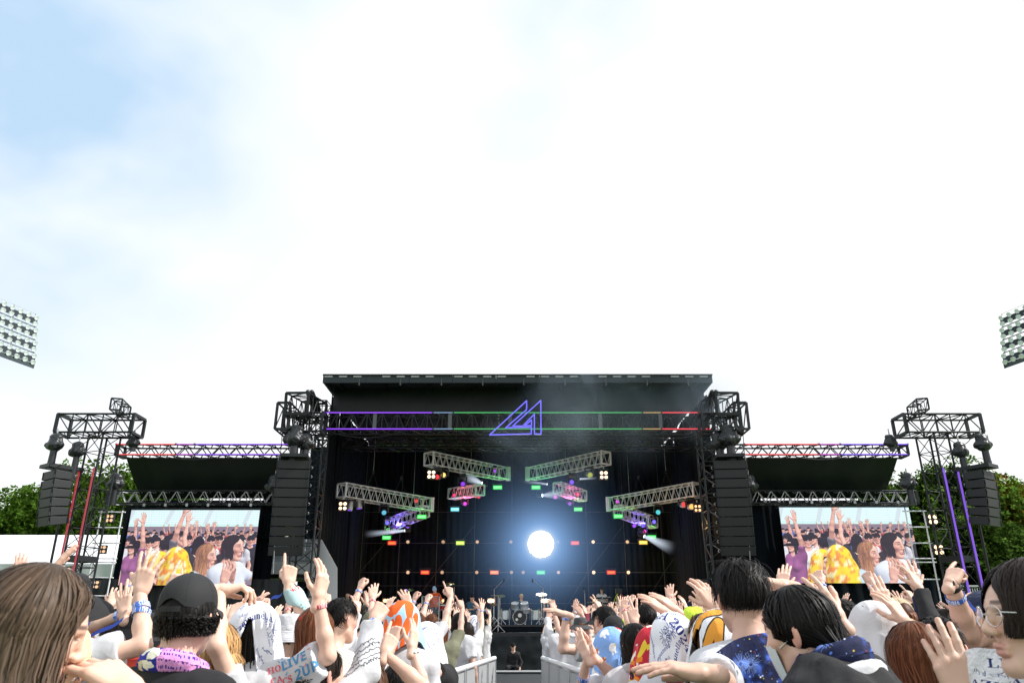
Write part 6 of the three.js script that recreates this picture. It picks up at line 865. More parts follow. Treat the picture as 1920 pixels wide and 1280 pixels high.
  [[-0.3, CL.orange, 'orange'], [-0.1, M.white, 'clear']].forEach(([x, m, n]) => { const b = thing('bottle', `small ${n} bottle standing on the amplifier cabinet`, 'bottle', cab.position.clone().add(V(x, 1.257, 0))); mesh('bottle_body', new THREE.LatheGeometry(profile0([[0, 0], [0.035, 0], [0.035, 0.16], [0.015, 0.2], [0.015, 0.23], [0, 0.23]]), 14), m, b); mesh('bottle_cap', new THREE.CylinderGeometry(0.017, 0.017, 0.02, 10).translate(0, 0.24, 0), M.white, b); });
}
{
  const z = 37.6, p = on(884, z, DECK + 0.005); person({ label: 'man in a blue half-sleeved shirt and dark trousers standing left of the drum kit', base: p, head: V(0.02, 1.5, 0.03), yaw: 205, turnHead: 25, detail: 0, male: true, seed: 303, trousers: CL.charcoal, hair: { color: 'black', style: 'short', n: 400, segs: 4, width: 0.014 }, top: { m: cloth(0.05, 0.13, 0.21), loose: 0.02, sleeve: 0.95 }, arms: { R: { w: V(0.12, 1.0, 0.32), dir: V(0.6, 0.4, 0.5), palm: V(-0.4, 0, -1), pose: 'relax' } } });
  const kb = thing('keyboard', 'white keyboard on a black stand between the man in blue and the drum kit', 'keyboard', on(908, 36.9, DECK + 0.005)); new MB().add(new RoundedBoxGeometry(0.62, 0.09, 0.28, 2, 0.02).translate(0, 0.95, 0)).build('case', M.white, kb); for (let k = 0; k < 14; k++) new MB().box(-0.27 + k * 0.0415, 1.0, 0.06, 0.036, 0.018, 0.13).build('key', k % 3 === 1 ? M.plasticBlack : M.white, kb); new MB().bar(V(-0.3, 0, 0.15), V(0.3, 0.9, -0.1), 0.02).bar(V(0.3, 0, 0.15), V(-0.3, 0.9, -0.1), 0.02).build('stand', M.blackSteel, kb);
  stand(on(934, 34.4, DECK + 0.005), 1.5, 'tall microphone stand left of the drum riser, its tripod on the stage edge', { turn: 0.5, boom: [-0.35, 0.0] });
}
{
  const z = 36.8, p = on(1130, z, RISE + 0.005); person({ label: 'keyboard player in a white top and long white skirt at the right of the stage', base: p, head: V(0, 1.5, 0), yaw: 180, pitch: -12, detail: 0, seed: 304, trousers: CL.ivory, hair: { color: 'dark', style: 'long', len: 0.18, n: 500, segs: 7, width: 0.012 }, top: { m: CL.white, sleeve: 0.7, loose: 0.015 }, wear: [(g, { hip, B }) => { mesh('skirt', new THREE.LatheGeometry(profile0([[0.15, 0.1], [0.19, -0.1], [0.24, -0.4], [0.3, -0.72], [0.29, -0.73]]), 30).translate(hip.x, hip.y, hip.z), CL.ivory, g); }], arms: { R: { w: V(-0.2, 1.05, 0.36), dir: V(0.2, -0.2, 1), palm: V(0, -1, 0), pose: 'relax' }, L: { w: V(0.22, 1.05, 0.36), dir: V(-0.2, -0.2, 1), palm: V(0, -1, 0), pose: 'relax' } } });
  const kb = thing('keyboard', 'two black keyboards on an X-shaped stand before the player in white', 'keyboard', on(1130, 36.1, RISE + 0.005)); for (const [y, w] of [[0.92, 1.2], [1.14, 0.95]]) { new MB().add(new RoundedBoxGeometry(w, 0.08, 0.3, 2, 0.02).translate(0, y, -y * 0.1)).build('case', M.plasticBlack, kb); for (let k = 0; k < 16; k++) new MB().box(-w / 2 + 0.1 + k * (w - 0.2) / 15, y + 0.045, 0.06 - y * 0.1, (w - 0.2) / 16, 0.018, 0.13).build('key', k % 5 === 2 ? M.plasticBlack : M.white, kb); } new MB().bar(V(-0.45, 0, 0.1), V(0.45, 0.88, -0.1), 0.022).bar(V(0.45, 0, 0.1), V(-0.45, 0.88, -0.1), 0.022).build('stand', M.blackSteel, kb); stand(on(1131, 35.9, RISE + 0.005), 1.45, 'black microphone stand before the keyboard player', { turn: 1 });
  stand(on(1098, 36.4, RISE + 0.005), 1.35, 'curved microphone stand left of the keyboard player', { boom: [-0.05, 0.25] });
  const tb = thing('equipment_stand', 'small table of electronic gear with hanging cables right of the keyboard player', 'table', on(1163, 36.4, RISE + 0.005)); new MB().box(0, 0.95, 0, 0.62, 0.05, 0.4).build('table_top', M.white, tb); for (const x of [-0.08, 0.08]) new MB().bar(V(x, 0, 0), V(x, 1.4, 0), 0.02).build('pole', M.aluDull, tb); new MB().box(0, 0.03, 0, 0.7, 0.05, 0.4).build('base', M.blackSteel, tb); new MB().add(new RoundedBoxGeometry(0.3, 0.22, 0.2, 2, 0.02).translate(0, 1.45, 0)).build('mixer', M.plasticBlack, tb); for (const [x, m] of [[-0.26, CL.lime], [-0.16, CL.lime], [0.28, CL.red]]) mesh('cable', new THREE.TubeGeometry(new THREE.CatmullRomCurve3([V(x * 0.3, 1.35, 0.05), V(x, 1.0, 0.12), V(x * 1.2, 0.5, 0.1), V(x * 0.7, 0.05, 0.15)]), 20, 0.014, 6), m, tb);
}
person({ label: 'stage hand in a black shirt standing in the shade at the left of the stage', base: on(648, 35.5, DECK + 0.005), head: V(0, 1.55, 0), yaw: 170, detail: 0, male: true, seed: 305, trousers: CL.black, hair: { color: 'black', style: 'short', n: 300, segs: 4, width: 0.014, lift: 0.4 }, top: { m: CL.black } });
person({ label: 'stage hand in a black vest with a white strip and dark glasses, stage left', base: on(681, 35.5, DECK + 0.005), head: V(0, 1.58, 0), yaw: 200, detail: 0, male: true, seed: 306, trousers: CL.black, hair: { color: 'black', style: 'short', n: 250, segs: 4, width: 0.014, lift: 0.3 }, top: { m: CL.black, type: 'tank' }, wear: [(g, { P }) => { sheet([[P(0.02, -0.22, 0.1), P(0.06, -0.22, 0.1)], [P(0.02, -0.6, 0.1), P(0.06, -0.6, 0.1)]], 0.01).build('white_strip', CL.white, g); new MB().beam(P(-0.06, 0.012, 0.1), P(0.06, 0.012, 0.1), 0.01, 0.03).build('dark_glasses', M.plasticBlack, g); }] });
person({ label: 'camera operator in dark clothes at the right of the stage, bent to a camera', base: on(1300, 34.6, DECK + 0.005), head: V(0, 1.42, 0), yaw: -90, pitch: -10, lean: 0.3, detail: 0, male: true, seed: 307, trousers: CL.navy, hair: { color: 'black', style: 'short', n: 250, segs: 4, width: 0.014 }, top: { m: CL.navy, sleeve: 0.7 }, wear: [baseballCap(CL.black)], arms: { R: { w: V(0.35, 1.25, 0.1), dir: V(1, 0.2, 0), palm: V(0, 0, -1), pose: 'fist' }, L: { w: V(0.32, 1.2, -0.1), dir: V(1, 0.2, 0), palm: V(0, 0, 1), pose: 'fist' } } });
{ const c = thing('video_camera', 'video camera on a black tripod beside the operator at the right of the stage', 'camera', on(1309, 34.6, DECK + 0.005)); c.position.x += 0.18; new MB().add(new RoundedBoxGeometry(0.42, 0.2, 0.18, 2, 0.02).translate(0.02, 1.36, 0)).build('camera_body', M.plasticBlack, c); mesh('lens', new THREE.CylinderGeometry(0.07, 0.06, 0.2, 18).rotateZ(Math.PI / 2).translate(0.32, 1.36, 0), M.plasticBlack, c); for (let k = 0; k < 3; k++) new MB().bar(V(0, 1.22, 0), V(Math.cos(k * 2.09) * 0.4, 0.02, Math.sin(k * 2.09) * 0.4), 0.022, 8).build('tripod_leg', M.blackSteel, c); new MB().add(new RoundedBoxGeometry(0.14, 0.1, 0.12, 2, 0.02).translate(0, 1.26, 0)).build('pan_head', M.plasticBlack, c); }
person({ label: 'guard in black with a lowered head sitting before the stage skirt in the aisle', base: V(X(962, 1240, 30.3), 0.0, -30.3), head: V(0, 0.9, 0.06), yaw: 170, pitch: -30, lean: 0.3, seated: true, detail: 0, male: true, seed: 308, trousers: CL.black, hair: { color: 'black', style: 'short', n: 250, segs: 4, width: 0.014 }, top: { m: CL.black, type: 'long' } });
{ const c = thing('folding_stool', 'low black stool under the guard before the stage', 'stool', V(X(962, 1240, 30.3), 0, -30.3)); new MB().box(0, 0.22, 0, 0.34, 0.05, 0.3).build('seat', M.plasticBlack, c); for (const s of [-1, 1]) new MB().bar(V(-0.15, 0, s * 0.12), V(0.15, 0.21, s * 0.12), 0.015).bar(V(0.15, 0, s * 0.12), V(-0.15, 0.21, s * 0.12), 0.015).build('leg', M.blackSteel, c); }

// ---- crowd barriers --------------------------------------------------------------------------------
function barrier(a, b, label, n, cover) { // panels of ribbed aluminium sheet with a top rail; leans away from the aisle
  const L = Math.hypot(b.x - a.x, b.z - a.z), ang = Math.atan2(-(b.z - a.z), b.x - a.x), t = thing('crowd_barrier', label, 'barrier', V(a.x, 0, a.z), ang), H = 1.1, per = L / n;
  for (let k = 0; k < n; k++) { const pts = [], nor = 64, rows = [[], []]; for (let i = 0; i <= nor; i++) { const u = i / nor * (per - 0.02), w = 0.016 * (i % 4 < 2 ? 1 : -1); rows[0].push(V(k * per + u, H - 0.04, w)); rows[1].push(V(k * per + u, 0.05, w)); } const p = sheet(rows, 0.004).build('ribbed_panel', mat(0.45, 0.46, 0.47, 0.6, 0.2), t); new MB().bar(V(k * per, H, 0), V((k + 1) * per - 0.015, H, 0), 0.03, 10).build('top_rail', M.alu, t); for (const q of [0.05, per - 0.07]) new MB().beam(V(k * per + q, 0, 0), V(k * per + q, H, 0), 0.05, 0.05, V(0, 0, 1)).build('post', M.galv, t); new MB().box(k * per + per / 2, 0.012, 0, per - 0.05, 0.024, 1.1).build('foot_plate', M.aluDull, t); }
  return t;
}
barrier(V(-0.26, 0, -12.2), V(-0.72, 0, -7.0), 'ribbed grey metal crowd barrier along the left of the aisle', 5); barrier(V(-0.74, 0, -6.9), V(-1.02, 0, -4.6), 'nearer grey metal crowd barrier at the left of the aisle', 2);
barrier(V(0.46, 0, -12.2), V(0.80, 0, -7.0), 'ribbed grey metal crowd barrier along the right of the aisle', 5); barrier(V(0.82, 0, -6.9), V(1.10, 0, -4.6), 'nearer grey metal crowd barrier at the right of the aisle', 2);

{ // cloths hung over the barriers, cables sagging on the rigging
  const hang = (p, w, h, m, label, turn, s) => { const t = thing('hung_towel', label, 'towel', p, turn); const o = pleats(w, h, 0.05, 2.2, s, 8, 9).build('cloth', m, t); o.position.set(-w / 2, 0, 0.04); const o2 = pleats(w, h * 0.6, 0.03, 2.2, s + 1, 8, 6).build('cloth', m, t); o2.position.set(-w / 2, 0, -0.09); };
  hang(V(0.86, 1.14, -6.35), 0.22, 0.32, CL.lime, 'bright yellow-green towel hung over the right barrier', -1.35, 3); hang(V(-0.84, 1.14, -5.95), 0.26, 0.34, CL.green, 'green towel hung over the left barrier', 1.35, 5);
  const sag = (a, b, d, label, r = 0.016) => { const m = a.clone().lerp(b, 0.5).add(V(0, -d, 0)), q1 = a.clone().lerp(b, 0.22).add(V(0, -d * 0.68, 0.02)), q2 = a.clone().lerp(b, 0.78).add(V(0, -d * 0.68, -0.02)); tag(mesh('hanging_cable', new THREE.TubeGeometry(new THREE.CatmullRomCurve3([a, q1, m, q2, b]), 24, r, 6), M.plasticBlack), label, 'cable'); };
  sag(at(610, 806, 32.2), at(760, 806, 32.2), 0.35, 'black cable sagging under the left end of the front truss'); sag(at(1180, 806, 32.2), at(1330, 806, 32.2), 0.4, 'black cable sagging under the right end of the front truss'); sag(at(120, 812, 29.9), at(178, 812, 29.9), 0.5, 'black cable looped under the arm of the red-lit tower'); sag(at(1770, 812, 29.9), at(1826, 812, 29.9), 0.5, 'black cable looped under the arm of the purple-lit tower');
  sag(at(300, 853, 32.1), at(420, 853, 32.1), 0.2, 'thin black cable sagging below the left wing truss'); sag(at(1480, 853, 32.1), at(1600, 853, 32.1), 0.2, 'thin black cable sagging below the right wing truss'); sag(at(530, 800, 31), at(524, 870, 30.9), 0.1, 'black cable falling to the left main speaker array'); sag(at(1392, 800, 31), at(1398, 870, 30.9), 0.1, 'black cable falling to the right main speaker array');
}
// ---- the near crowd, one by one ----------------------------------------------------------------------
const taken = [];
function near(px, py, z, o) {
  const C = at(px, py, z), base = V(C.x, 0, C.z); taken.push([C.x, C.z, o.room || 0.42]); const arms = {};
  for (const s of ['R', 'L']) if (o[s]) { const a = o[s]; arms[s] = { pose: a.pose, dir: a.dir, palm: a.palm, pole: a.pole, bands: a.bands, w: at(a.at[0], a.at[1], a.at[2]).sub(base) }; }
  return person({ detail: 2, seed: taken.length, ...o, base, head: V(0, C.y, 0), arms });
}
const towelPrint = (seed, big) => canvasTex(1024, 1024, (g, w, h) => { g.fillStyle = '#f4f5fa'; g.fillRect(0, 0, w, h); const r = rng(seed); g.strokeStyle = g.fillStyle = '#2b3a86'; g.lineCap = 'round';
  for (let k = 0; k < 84; k++) { g.save(); g.translate(r() * w, r() * h); g.rotate((r() - 0.5) * 1.2); const kind = k % 4; if (kind === 0) { g.font = `bold ${28 + r() * 26}px serif`; g.fillText(['Campanella', 'indigo la', 'Sunny', 'Camp', 'Summer', 'imlumi'][k % 6], 0, 0); } else if (kind === 1) { g.lineWidth = 5; g.beginPath(); g.moveTo(0, 0); for (let i = 1; i < 9; i++) g.quadraticCurveTo(i * 16 - 8, (r() - 0.5) * 60, i * 16, (r() - 0.5) * 20); g.stroke(); } else if (kind === 2) { g.lineWidth = 4; for (let i = 0; i < 14; i++) { const a = i * 0.45; g.beginPath(); g.moveTo(Math.cos(a) * 16, Math.sin(a) * 16); g.lineTo(Math.cos(a) * (36 + 20 * r()), Math.sin(a) * (36 + 20 * r())); g.stroke(); } } else { g.font = `italic ${24 + r() * 20}px sans-serif`; g.fillText(['LIVE AZUMA', 'AZUMA 2024', 'LIVE'][k % 3], 0, 0); } g.restore(); }
  if (big) { g.save(); g.translate(w * 0.5, h * 0.5); g.rotate(big); g.font = 'bold 92px serif'; g.textAlign = 'center'; g.fillText('AZUMA 2024', 0, 90); g.restore(); } });
const TOWEL = { blueprint: cloth(1, 1, 1, { map: towelPrint(3) }), azuma: cloth(1, 1, 1, { map: towelPrint(9, 1.35) }) };
TOWEL.orange = cloth(1, 1, 1, { map: canvasTex(1024, 1024, (g, w, h) => { g.fillStyle = '#f5f5fa'; g.fillRect(0, 0, w, h); g.lineJoin = g.lineCap = 'round'; const L = [[[300, 180], [330, 250], [430, 200], [420, 140]], [[480, 110], [560, 130], [600, 220]], [[300, 330], [370, 430], [460, 290]], [[520, 300], [520, 420]], [[600, 290], [610, 420], [680, 360]], [[300, 540], [420, 520], [480, 560]], [[330, 640], [450, 620], [360, 740], [500, 740]], [[560, 520], [700, 510], [620, 580], [720, 600]], [[560, 680], [690, 660], [640, 760]], [[330, 850], [480, 830], [420, 930]], [[580, 850], [720, 880], [640, 960]], [[760, 300], [830, 420], [900, 330]], [[780, 560], [880, 620]], [[140, 300], [200, 420]], [[120, 560], [220, 620], [140, 700]]]; for (const [col, lw] of [['#24201c', 66], ['#f0a33a', 50]]) { g.strokeStyle = col; g.lineWidth = lw; for (const p of L) { g.beginPath(); g.moveTo(...p[0]); for (const q of p.slice(1)) g.lineTo(...q); g.stroke(); } } }) });
TOWEL.blueOrange = cloth(1, 1, 1, { map: canvasTex(1024, 1024, (g, w, h) => { g.fillStyle = '#a9d2ee'; g.fillRect(0, 0, w, h); g.fillStyle = '#f2641d'; for (const [x, y, a, b, t] of [[500, 560, 44, 120, 0.3], [420, 610, 40, 74, -0.4], [580, 600, 40, 96, -0.3], [500, 740, 46, 60, 0], [400, 760, 40, 80, 0.6], [600, 760, 46, 110, 0.25], [450, 880, 80, 52, 0.5], [590, 900, 44, 70, 0], [690, 700, 50, 130, -0.2], [690, 880, 46, 90, 0], [320, 700, 44, 90, 0.2], [500, 420, 44, 80, 0.2], [600, 420, 40, 80, -0.3], [400, 440, 40, 70, 0.5]]) { g.beginPath(); g.ellipse(x, y, a, b, t, 0, 7); g.fill(); } }) });
TOWEL.galaxy = cloth(1, 1, 1, { map: canvasTex(1024, 1024, (g, w, h) => { const im = g.createImageData(w, h); for (let i = 0; i < w * h; i++) { const x = i % w, y = (i / w) | 0, n = 0.5 + 0.6 * noise(x * 0.006, y * 0.006, 2) + 0.4 * noise(x * 0.02, y * 0.02, 7), d = smooth(n, 0.4, 0.95); im.data[i * 4] = 14 + 70 * d; im.data[i * 4 + 1] = 22 + 110 * d; im.data[i * 4 + 2] = 62 + 185 * d; im.data[i * 4 + 3] = 255; } g.putImageData(im, 0, 0); const r = rng(8); for (let k = 0; k < 420; k++) { g.fillStyle = ['#ffffff', '#bcd4ff', '#e23b3b', '#f3d04a', '#6f9bff'][Math.floor(r() * 5)]; g.globalAlpha = 0.5 + 0.5 * r(); g.beginPath(); g.arc(r() * w, r() * h, 1.5 + 5 * r(), 0, 7); g.fill(); } for (let k = 0; k < 9; k++) { const x = r() * w, y = r() * h; g.strokeStyle = '#a9c3ff'; g.lineWidth = 3; g.globalAlpha = 0.6; for (let i = 0; i < 40; i++) { const a = i * 0.157; g.beginPath(); g.moveTo(x + 12 * Math.cos(a), y + 12 * Math.sin(a)); g.lineTo(x + (40 + 50 * r()) * Math.cos(a), y + (40 + 50 * r()) * Math.sin(a)); g.stroke(); } } g.globalAlpha = 1; }) });
TOWEL.pict = cloth(1, 1, 1, { map: canvasTex(512, 512, (g, w, h) => { g.fillStyle = '#86b0ea'; g.fillRect(0, 0, w, h); const r = rng(4); for (let k = 0; k < 14; k++) { const x = 40 + (k % 4) * 130, y = 60 + Math.floor(k / 4) * 120; g.fillStyle = k % 2 ? '#ffffff' : '#d33b34'; g.beginPath(); g.ellipse(x, y, 34, 24, 0.2, 0, 7); g.fill(); g.fillStyle = '#f6f6f2'; g.fillRect(x - 22, y + 16, 16, 26); g.fillRect(x + 8, y + 16, 16, 26); g.fillStyle = '#e9d44c'; g.fillRect(x + 20, y - 8, 14, 10); } }) });
TOWEL.purple = cloth(1, 1, 1, { map: canvasTex(1024, 512, (g, w, h) => { g.fillStyle = '#2730a0'; g.fillRect(0, 0, w, h); const r = rng(6); g.fillStyle = '#ee9fdc'; g.fillRect(w * 0.42, 0, w * 0.3, h); g.fillStyle = '#e4e2f2'; g.fillRect(w * 0.72, 0, w * 0.1, h); for (let k = 0; k < 26; k++) { const x = r() * w * 0.42, y = r() * h; g.fillStyle = k % 3 ? '#f1eddd' : '#d9d3b8'; for (let q = 0; q < 6; q++) { g.beginPath(); g.ellipse(x + (r() - 0.5) * 50, y + (r() - 0.5) * 46, 10 + r() * 18, 8 + r() * 12, r() * 3, 0, 7); g.fill(); } } g.fillStyle = '#3a2f8f'; for (let y = 14; y < h; y += 26) for (let x = w * 0.43; x < w * 0.71; x += 9 + r() * 14) g.fillRect(x, y + r() * 5, 4 + r() * 6, 9 + r() * 6); }) });
TOWEL.hot = cloth(1, 1, 1, { map: canvasTex(512, 512, (g, w, h) => { g.fillStyle = '#c22536'; g.fillRect(0, 0, w, h); const r = rng(2); for (let k = 0; k < 60; k++) { g.fillStyle = ['#f08a22', '#15162c', '#f4d13d', '#f6efe6', '#e23f4c'][Math.floor(r() * 5)]; g.save(); g.translate(r() * w, r() * h); g.rotate(r() * 3); g.fillRect(-50, -16, 60 + 60 * r(), 20 + 24 * r()); g.restore(); } }) });
const SLEEVE = canvasTex(512, 320, (g, w, h) => { g.clearRect(0, 0, w, h); const r = rng(12); g.font = 'bold 110px sans-serif'; g.fillStyle = '#4f93c4'; g.fillText('LIVE', 130, 130); g.fillText('2UP', 230, 250); g.fillStyle = '#e0566a'; g.font = 'bold 70px serif'; g.fillText('HO', 20, 120); g.fillText('CA', 30, 210); g.fillText('CS', 120, 240); for (let k = 0; k < 16; k++) { g.fillStyle = k % 2 ? '#e98a95' : '#6aa6d0'; g.save(); g.translate(r() * w, r() * h); g.rotate(r() * 3); g.fillRect(-14, -4, 28, 8); g.restore(); } }, { clamp: true });
const SCRIPT = canvasTex(512, 256, (g, w, h) => { g.clearRect(0, 0, w, h); const r = rng(22); g.strokeStyle = '#30323a'; g.lineWidth = 5; for (let k = 0; k < 5; k++) { let x = 20 + r() * 60, y = 40 + k * 44; g.beginPath(); g.moveTo(x, y); for (let i = 0; i < 16; i++) { x += 18 + r() * 12; g.quadraticCurveTo(x - 20 * r(), y - 50 * r(), x, y + (r() - 0.5) * 26); } g.stroke(); } }, { clamp: true });
const P1 = V(0, 0.1, -1), upA = V(0, 1, -0.15);

// left, nearest
near(58, 1182, 1.66, { label: 'woman with long straight ash-brown hair in the lower left corner, wearing a ring', yaw: -62, pitch: -14, tilt: -6, room: 0.5, skin: SKIN[2], headCell: 0.0045, hair: { color: 'ash', n: 3400, len: 0.34, segs: 12, width: 0.0046, face: 42, vol: 1.06 }, top: { m: CL.grey },
  R: { at: [246, 1296, 1.7], dir: V(-0.85, 0.45, -0.15), palm: V(-0.35, -0.8, -0.4), pose: 'wave', pole: V(0.3, -1, 0.0) }, wear: [(g, { arms }) => { const A = arms.R, c = V(0.045, 0.105, 0.02).applyMatrix4(A.m); mesh('ring', new THREE.TorusGeometry(0.0105, 0.0016, 8, 24).applyMatrix4(new THREE.Matrix4().makeRotationFromQuaternion(new THREE.Quaternion().setFromUnitVectors(V(0, 0, 1), A.dir)).setPosition(c)), M.chrome, g); }] });
near(106, 1256, 2.6, { label: 'person in a round cream hat between the brown-haired woman and the black bucket hats', skin: SKIN[1], hair: { from: 72, color: 'dark', style: 'short', n: 300, segs: 5, width: 0.01 }, top: { m: CL.cream, loose: 0.02 }, wear: [bucketHat(CL.cream, { brim: 0.02, drop: 0.03 })], L: { at: [68, 1116, 2.7], dir: V(0.32, 1, -0.2), palm: V(0.8, 0, -0.5), pose: 'flat' } });
near(122, 1134, 3.3, { tilt: -14, pitch: 12, label: 'person in a wide black bucket hat and white tee, arm up with two blue wristbands', yaw: -25, hair: { from: 72, color: 'dark', n: 500, len: 0.2, segs: 9, width: 0.01 }, top: { m: CL.white, loose: 0.02, sleeve: 0.72 }, wear: [bucketHat(CL.hatBlack, { brim: 0.085, drop: 0.05, stitch: CL.charcoal })], R: { at: [263, 1112, 3.35], dir: V(0.04, 1, -0.12), palm: V(0.05, 0.1, -1), pose: 'open', pole: V(0.55, -0.75, 0.35), bands: [{ m: 'blue2', t: 0.72, w: 0.024 }, { m: 'blue', t: 0.61, w: 0.022, skew: 0.25, tail: [-0.13, -0.075, 0] }] } });
near(258, 1190, 4.5, { label: 'person in a black bucket hat and red top behind the raised arm with blue wristbands', yaw: -10, hair: { from: 72, color: 'dark', n: 300, len: 0.25, segs: 9, width: 0.01 }, top: { m: CL.red, loose: 0.02 }, wear: [bucketHat(CL.hatBlack, { brim: 0.085, drop: 0.062, stitch: CL.charcoal })], L: { at: [232, 1152, 4.4], dir: V(-0.25, 1, -0.1), palm: P1, pose: 'open', bands: [{ m: 'blue', t: 0.86, tail: [-0.12, -0.04, 0] }] }, R: { at: [318, 1112, 4.3], dir: V(0.25, 1, -0.2), palm: P1, pose: 'point', bands: [{ m: 'silver', w: 0.004, name: 'bracelet', t: 0.8 }] } });
near(352, 1156, 2.78, { label: 'man in a black cap from behind, patterned neck towel and blue backpack straps', male: true, yaw: -8, pitch: 3, headCell: 0.005, hair: { fly: 0, from: 78, color: 'black', style: 'long', n: 1700, len: 0.06, segs: 8, width: 0.007, wave: 0.012 }, top: { m: CL.black }, wear: [baseballCap(mat(0.016, 0.0165, 0.018, 0.8), { back: true }), neckCloth(TOWEL.purple, { r: 0.088, w: 0.026, h: 0.036, y: 0.012, label: 'blue and pink patterned towel' }),
  (g, { P }) => { for (const s of [-1, 1]) { const rows = []; for (let k = 0; k <= 12; k++) { const t = k / 12, a = t * Math.PI; const c = P(s * (0.125 + 0.015 * t), -0.195 - 0.05 * (1 - Math.sin(a)) - 0.22 * Math.max(0, t - 0.5) - 0.1 * Math.max(0, 0.3 - t), 0.055 - 0.21 * t); rows.push([c.clone().add(V(-0.032, 0.004, 0)), c.clone().add(V(0.032, -0.006 * s, 0))]); } sheet(rows, 0.014).build('backpack_strap', CL.blue, g); } const bp = new Field(); bp.cap(P(-0.1, -0.42, -0.23), P(0.1, -0.42, -0.23), 0.1, 0.1, 0.06); bp.cap(P(-0.1, -0.62, -0.23), P(0.1, -0.62, -0.23), 0.12, 0.12, 0.06); mesh('backpack', bp.mesh(0.018), CL.blue, g); }] });
near(403, 1224, 3.3, { label: 'woman with wavy blonde hair right of the black-capped man, wrist bent overhead', yaw: 5, skin: SKIN[2], hair: { color: 'blonde', n: 1500, len: 0.36, segs: 11, width: 0.007, wave: 0.022 }, top: { m: CL.white }, R: { at: [411, 1106, 3.25], dir: V(0.75, 0.15, -0.5), palm: V(0.2, -1, -0.2), pose: 'relax', pole: V(0.3, -1, 0.4) } });
near(476, 1192, 3.75, { label: 'woman with a blue-printed white towel over long black hair, sleeve printed in colours', yaw: 6, skin: SKIN[2], room: 0.5, hair: { color: 'black', n: 1300, len: 0.42, segs: 10, width: 0.008 }, top: { m: CL.white, loose: 0.03, sleeve: 0.9 },
  wear: [headCloth(TOWEL.blueprint, { r: 0.117, hem: (ph) => { const b = Math.abs(Math.atan2(Math.sin(ph - Math.PI), Math.cos(ph - Math.PI))); return lerp(-0.05, 0.34, Math.pow(smooth(b, 0.08, 0.85), 0.75)); }, flare: 0.1, label: 'white towel with navy lettering' }), printOn(SLEEVE, 'shirt', { at: (c) => c.arms.R.S.clone().lerp(c.arms.R.E, 0.42).add(V(0, 0.02, 0.06)), from: V(0.1, 0.25, 1), up: V(-0.35, 1, 0), w: 0.27, h: 0.17, d: 0.16 })],
  R: { at: [596, 1122, 3.6], dir: V(0.12, 1, -0.15), palm: V(-0.9, 0.1, -0.5), pose: 'wave', pole: V(0.7, -0.8, 0.1), bands: [{ m: 'red', t: 0.85 }] }, L: { at: [434, 1165, 3.8], dir: V(0.15, 0.9, -0.6), palm: V(0.2, -0.5, -0.8), pose: 'fist', bands: [{ m: 'blue', t: 0.88 }] } });
near(545, 1194, 4.5, { label: 'person in a plain white bucket hat and pale teal long-sleeved top, pointing up', hair: { from: 72, color: 'black', style: 'short', n: 300, segs: 5, width: 0.01 }, top: { m: CL.teal, type: 'long', loose: 0.02 }, wear: [bucketHat(CL.white, { brim: 0.03, drop: 0.055 })], R: { at: [541, 1094, 4.5], dir: V(-0.08, 1, -0.2), palm: V(-0.3, 0.1, -1), pose: 'point', pole: V(0.8, -0.6, 0), bands: [{ m: 'red', t: 0.78, over: 0.012, tail: [-0.06, -0.03, 0] }] } });
near(590, 1184, 4.15, { label: 'woman with long straight auburn hair and a red hair clip, seen from behind', hair: { color: 'auburn', n: 1500, len: 0.26, segs: 10, width: 0.008 }, top: { m: CL.ivory }, wear: [(g, { Hm }) => { new MB().add(new RoundedBoxGeometry(0.05, 0.018, 0.02, 2, 0.006), Hm.clone().multiply(new THREE.Matrix4().makeRotationZ(0.6).setPosition(-0.045, 0.07, 0.085))).build('hair_clip', CL.red, g); }] });
near(603, 1266, 3.7, { label: 'short woman with dark tied hair, white long sleeve, fist raised beside the olive cap', yaw: -42, skin: SKIN[1], headCell: 0.005, hair: { color: 'dark', style: 'tied', n: 1300, segs: 9, width: 0.007, knot: [0, -0.03, 0.13] }, top: { m: CL.white, type: 'long', loose: 0.03 }, R: { at: [702, 1164, 4.0], dir: V(0.3, 0.75, -0.55), palm: V(-0.3, -0.5, -0.8), pose: 'fist', pole: V(0.6, -0.9, 0.1), bands: [{ m: 'blue2', t: 0.95 }, { m: 'black', t: 0.86, over: 0.004, w: 0.012 }] }, wear: [printOn(SCRIPT, 'long_sleeved_shirt', { at: (c) => c.arms.R.E.clone().lerp(c.arms.R.W, 0.25).add(V(0, 0.02, 0.05)), from: V(0.1, 0.3, 1), up: V(-0.7, 1, 0), w: 0.28, h: 0.13, d: 0.16 })] });
near(639, 1164, 4.9, { label: 'man with short glossy black hair turned right, white tee, left of the olive cap', male: true, yaw: -38, headCell: 0.005, hair: { color: 'black', style: 'short', n: 1100, segs: 6, width: 0.007, lift: 1.15 }, top: { m: CL.ivory } });
near(702, 1182, 5.3, { label: 'person in an olive green baseball cap in front of the left stage corner', yaw: 10, hair: { from: 72, color: 'dark', style: 'short', n: 400, segs: 5, width: 0.01 }, top: { m: CL.navy }, wear: [baseballCap(CL.olive, { turn: 150 })] });
near(754, 1172, 5.1, { label: 'person under a pale blue towel with bold orange shapes, left of the aisle', yaw: 0, hair: { color: 'black', style: 'short', n: 300, segs: 5, width: 0.01 }, top: { m: CL.white, loose: 0.02 }, wear: [headCloth(TOWEL.blueOrange, { r: 0.115, hem: (ph) => 0.16 + 0.05 * Math.sin(ph * 2), flare: 0.12, us: 1.15 })], L: { at: [734, 1208, 4.7], dir: V(0.1, 1, -0.3), palm: V(0.4, 0, -1), pose: 'fist' } });
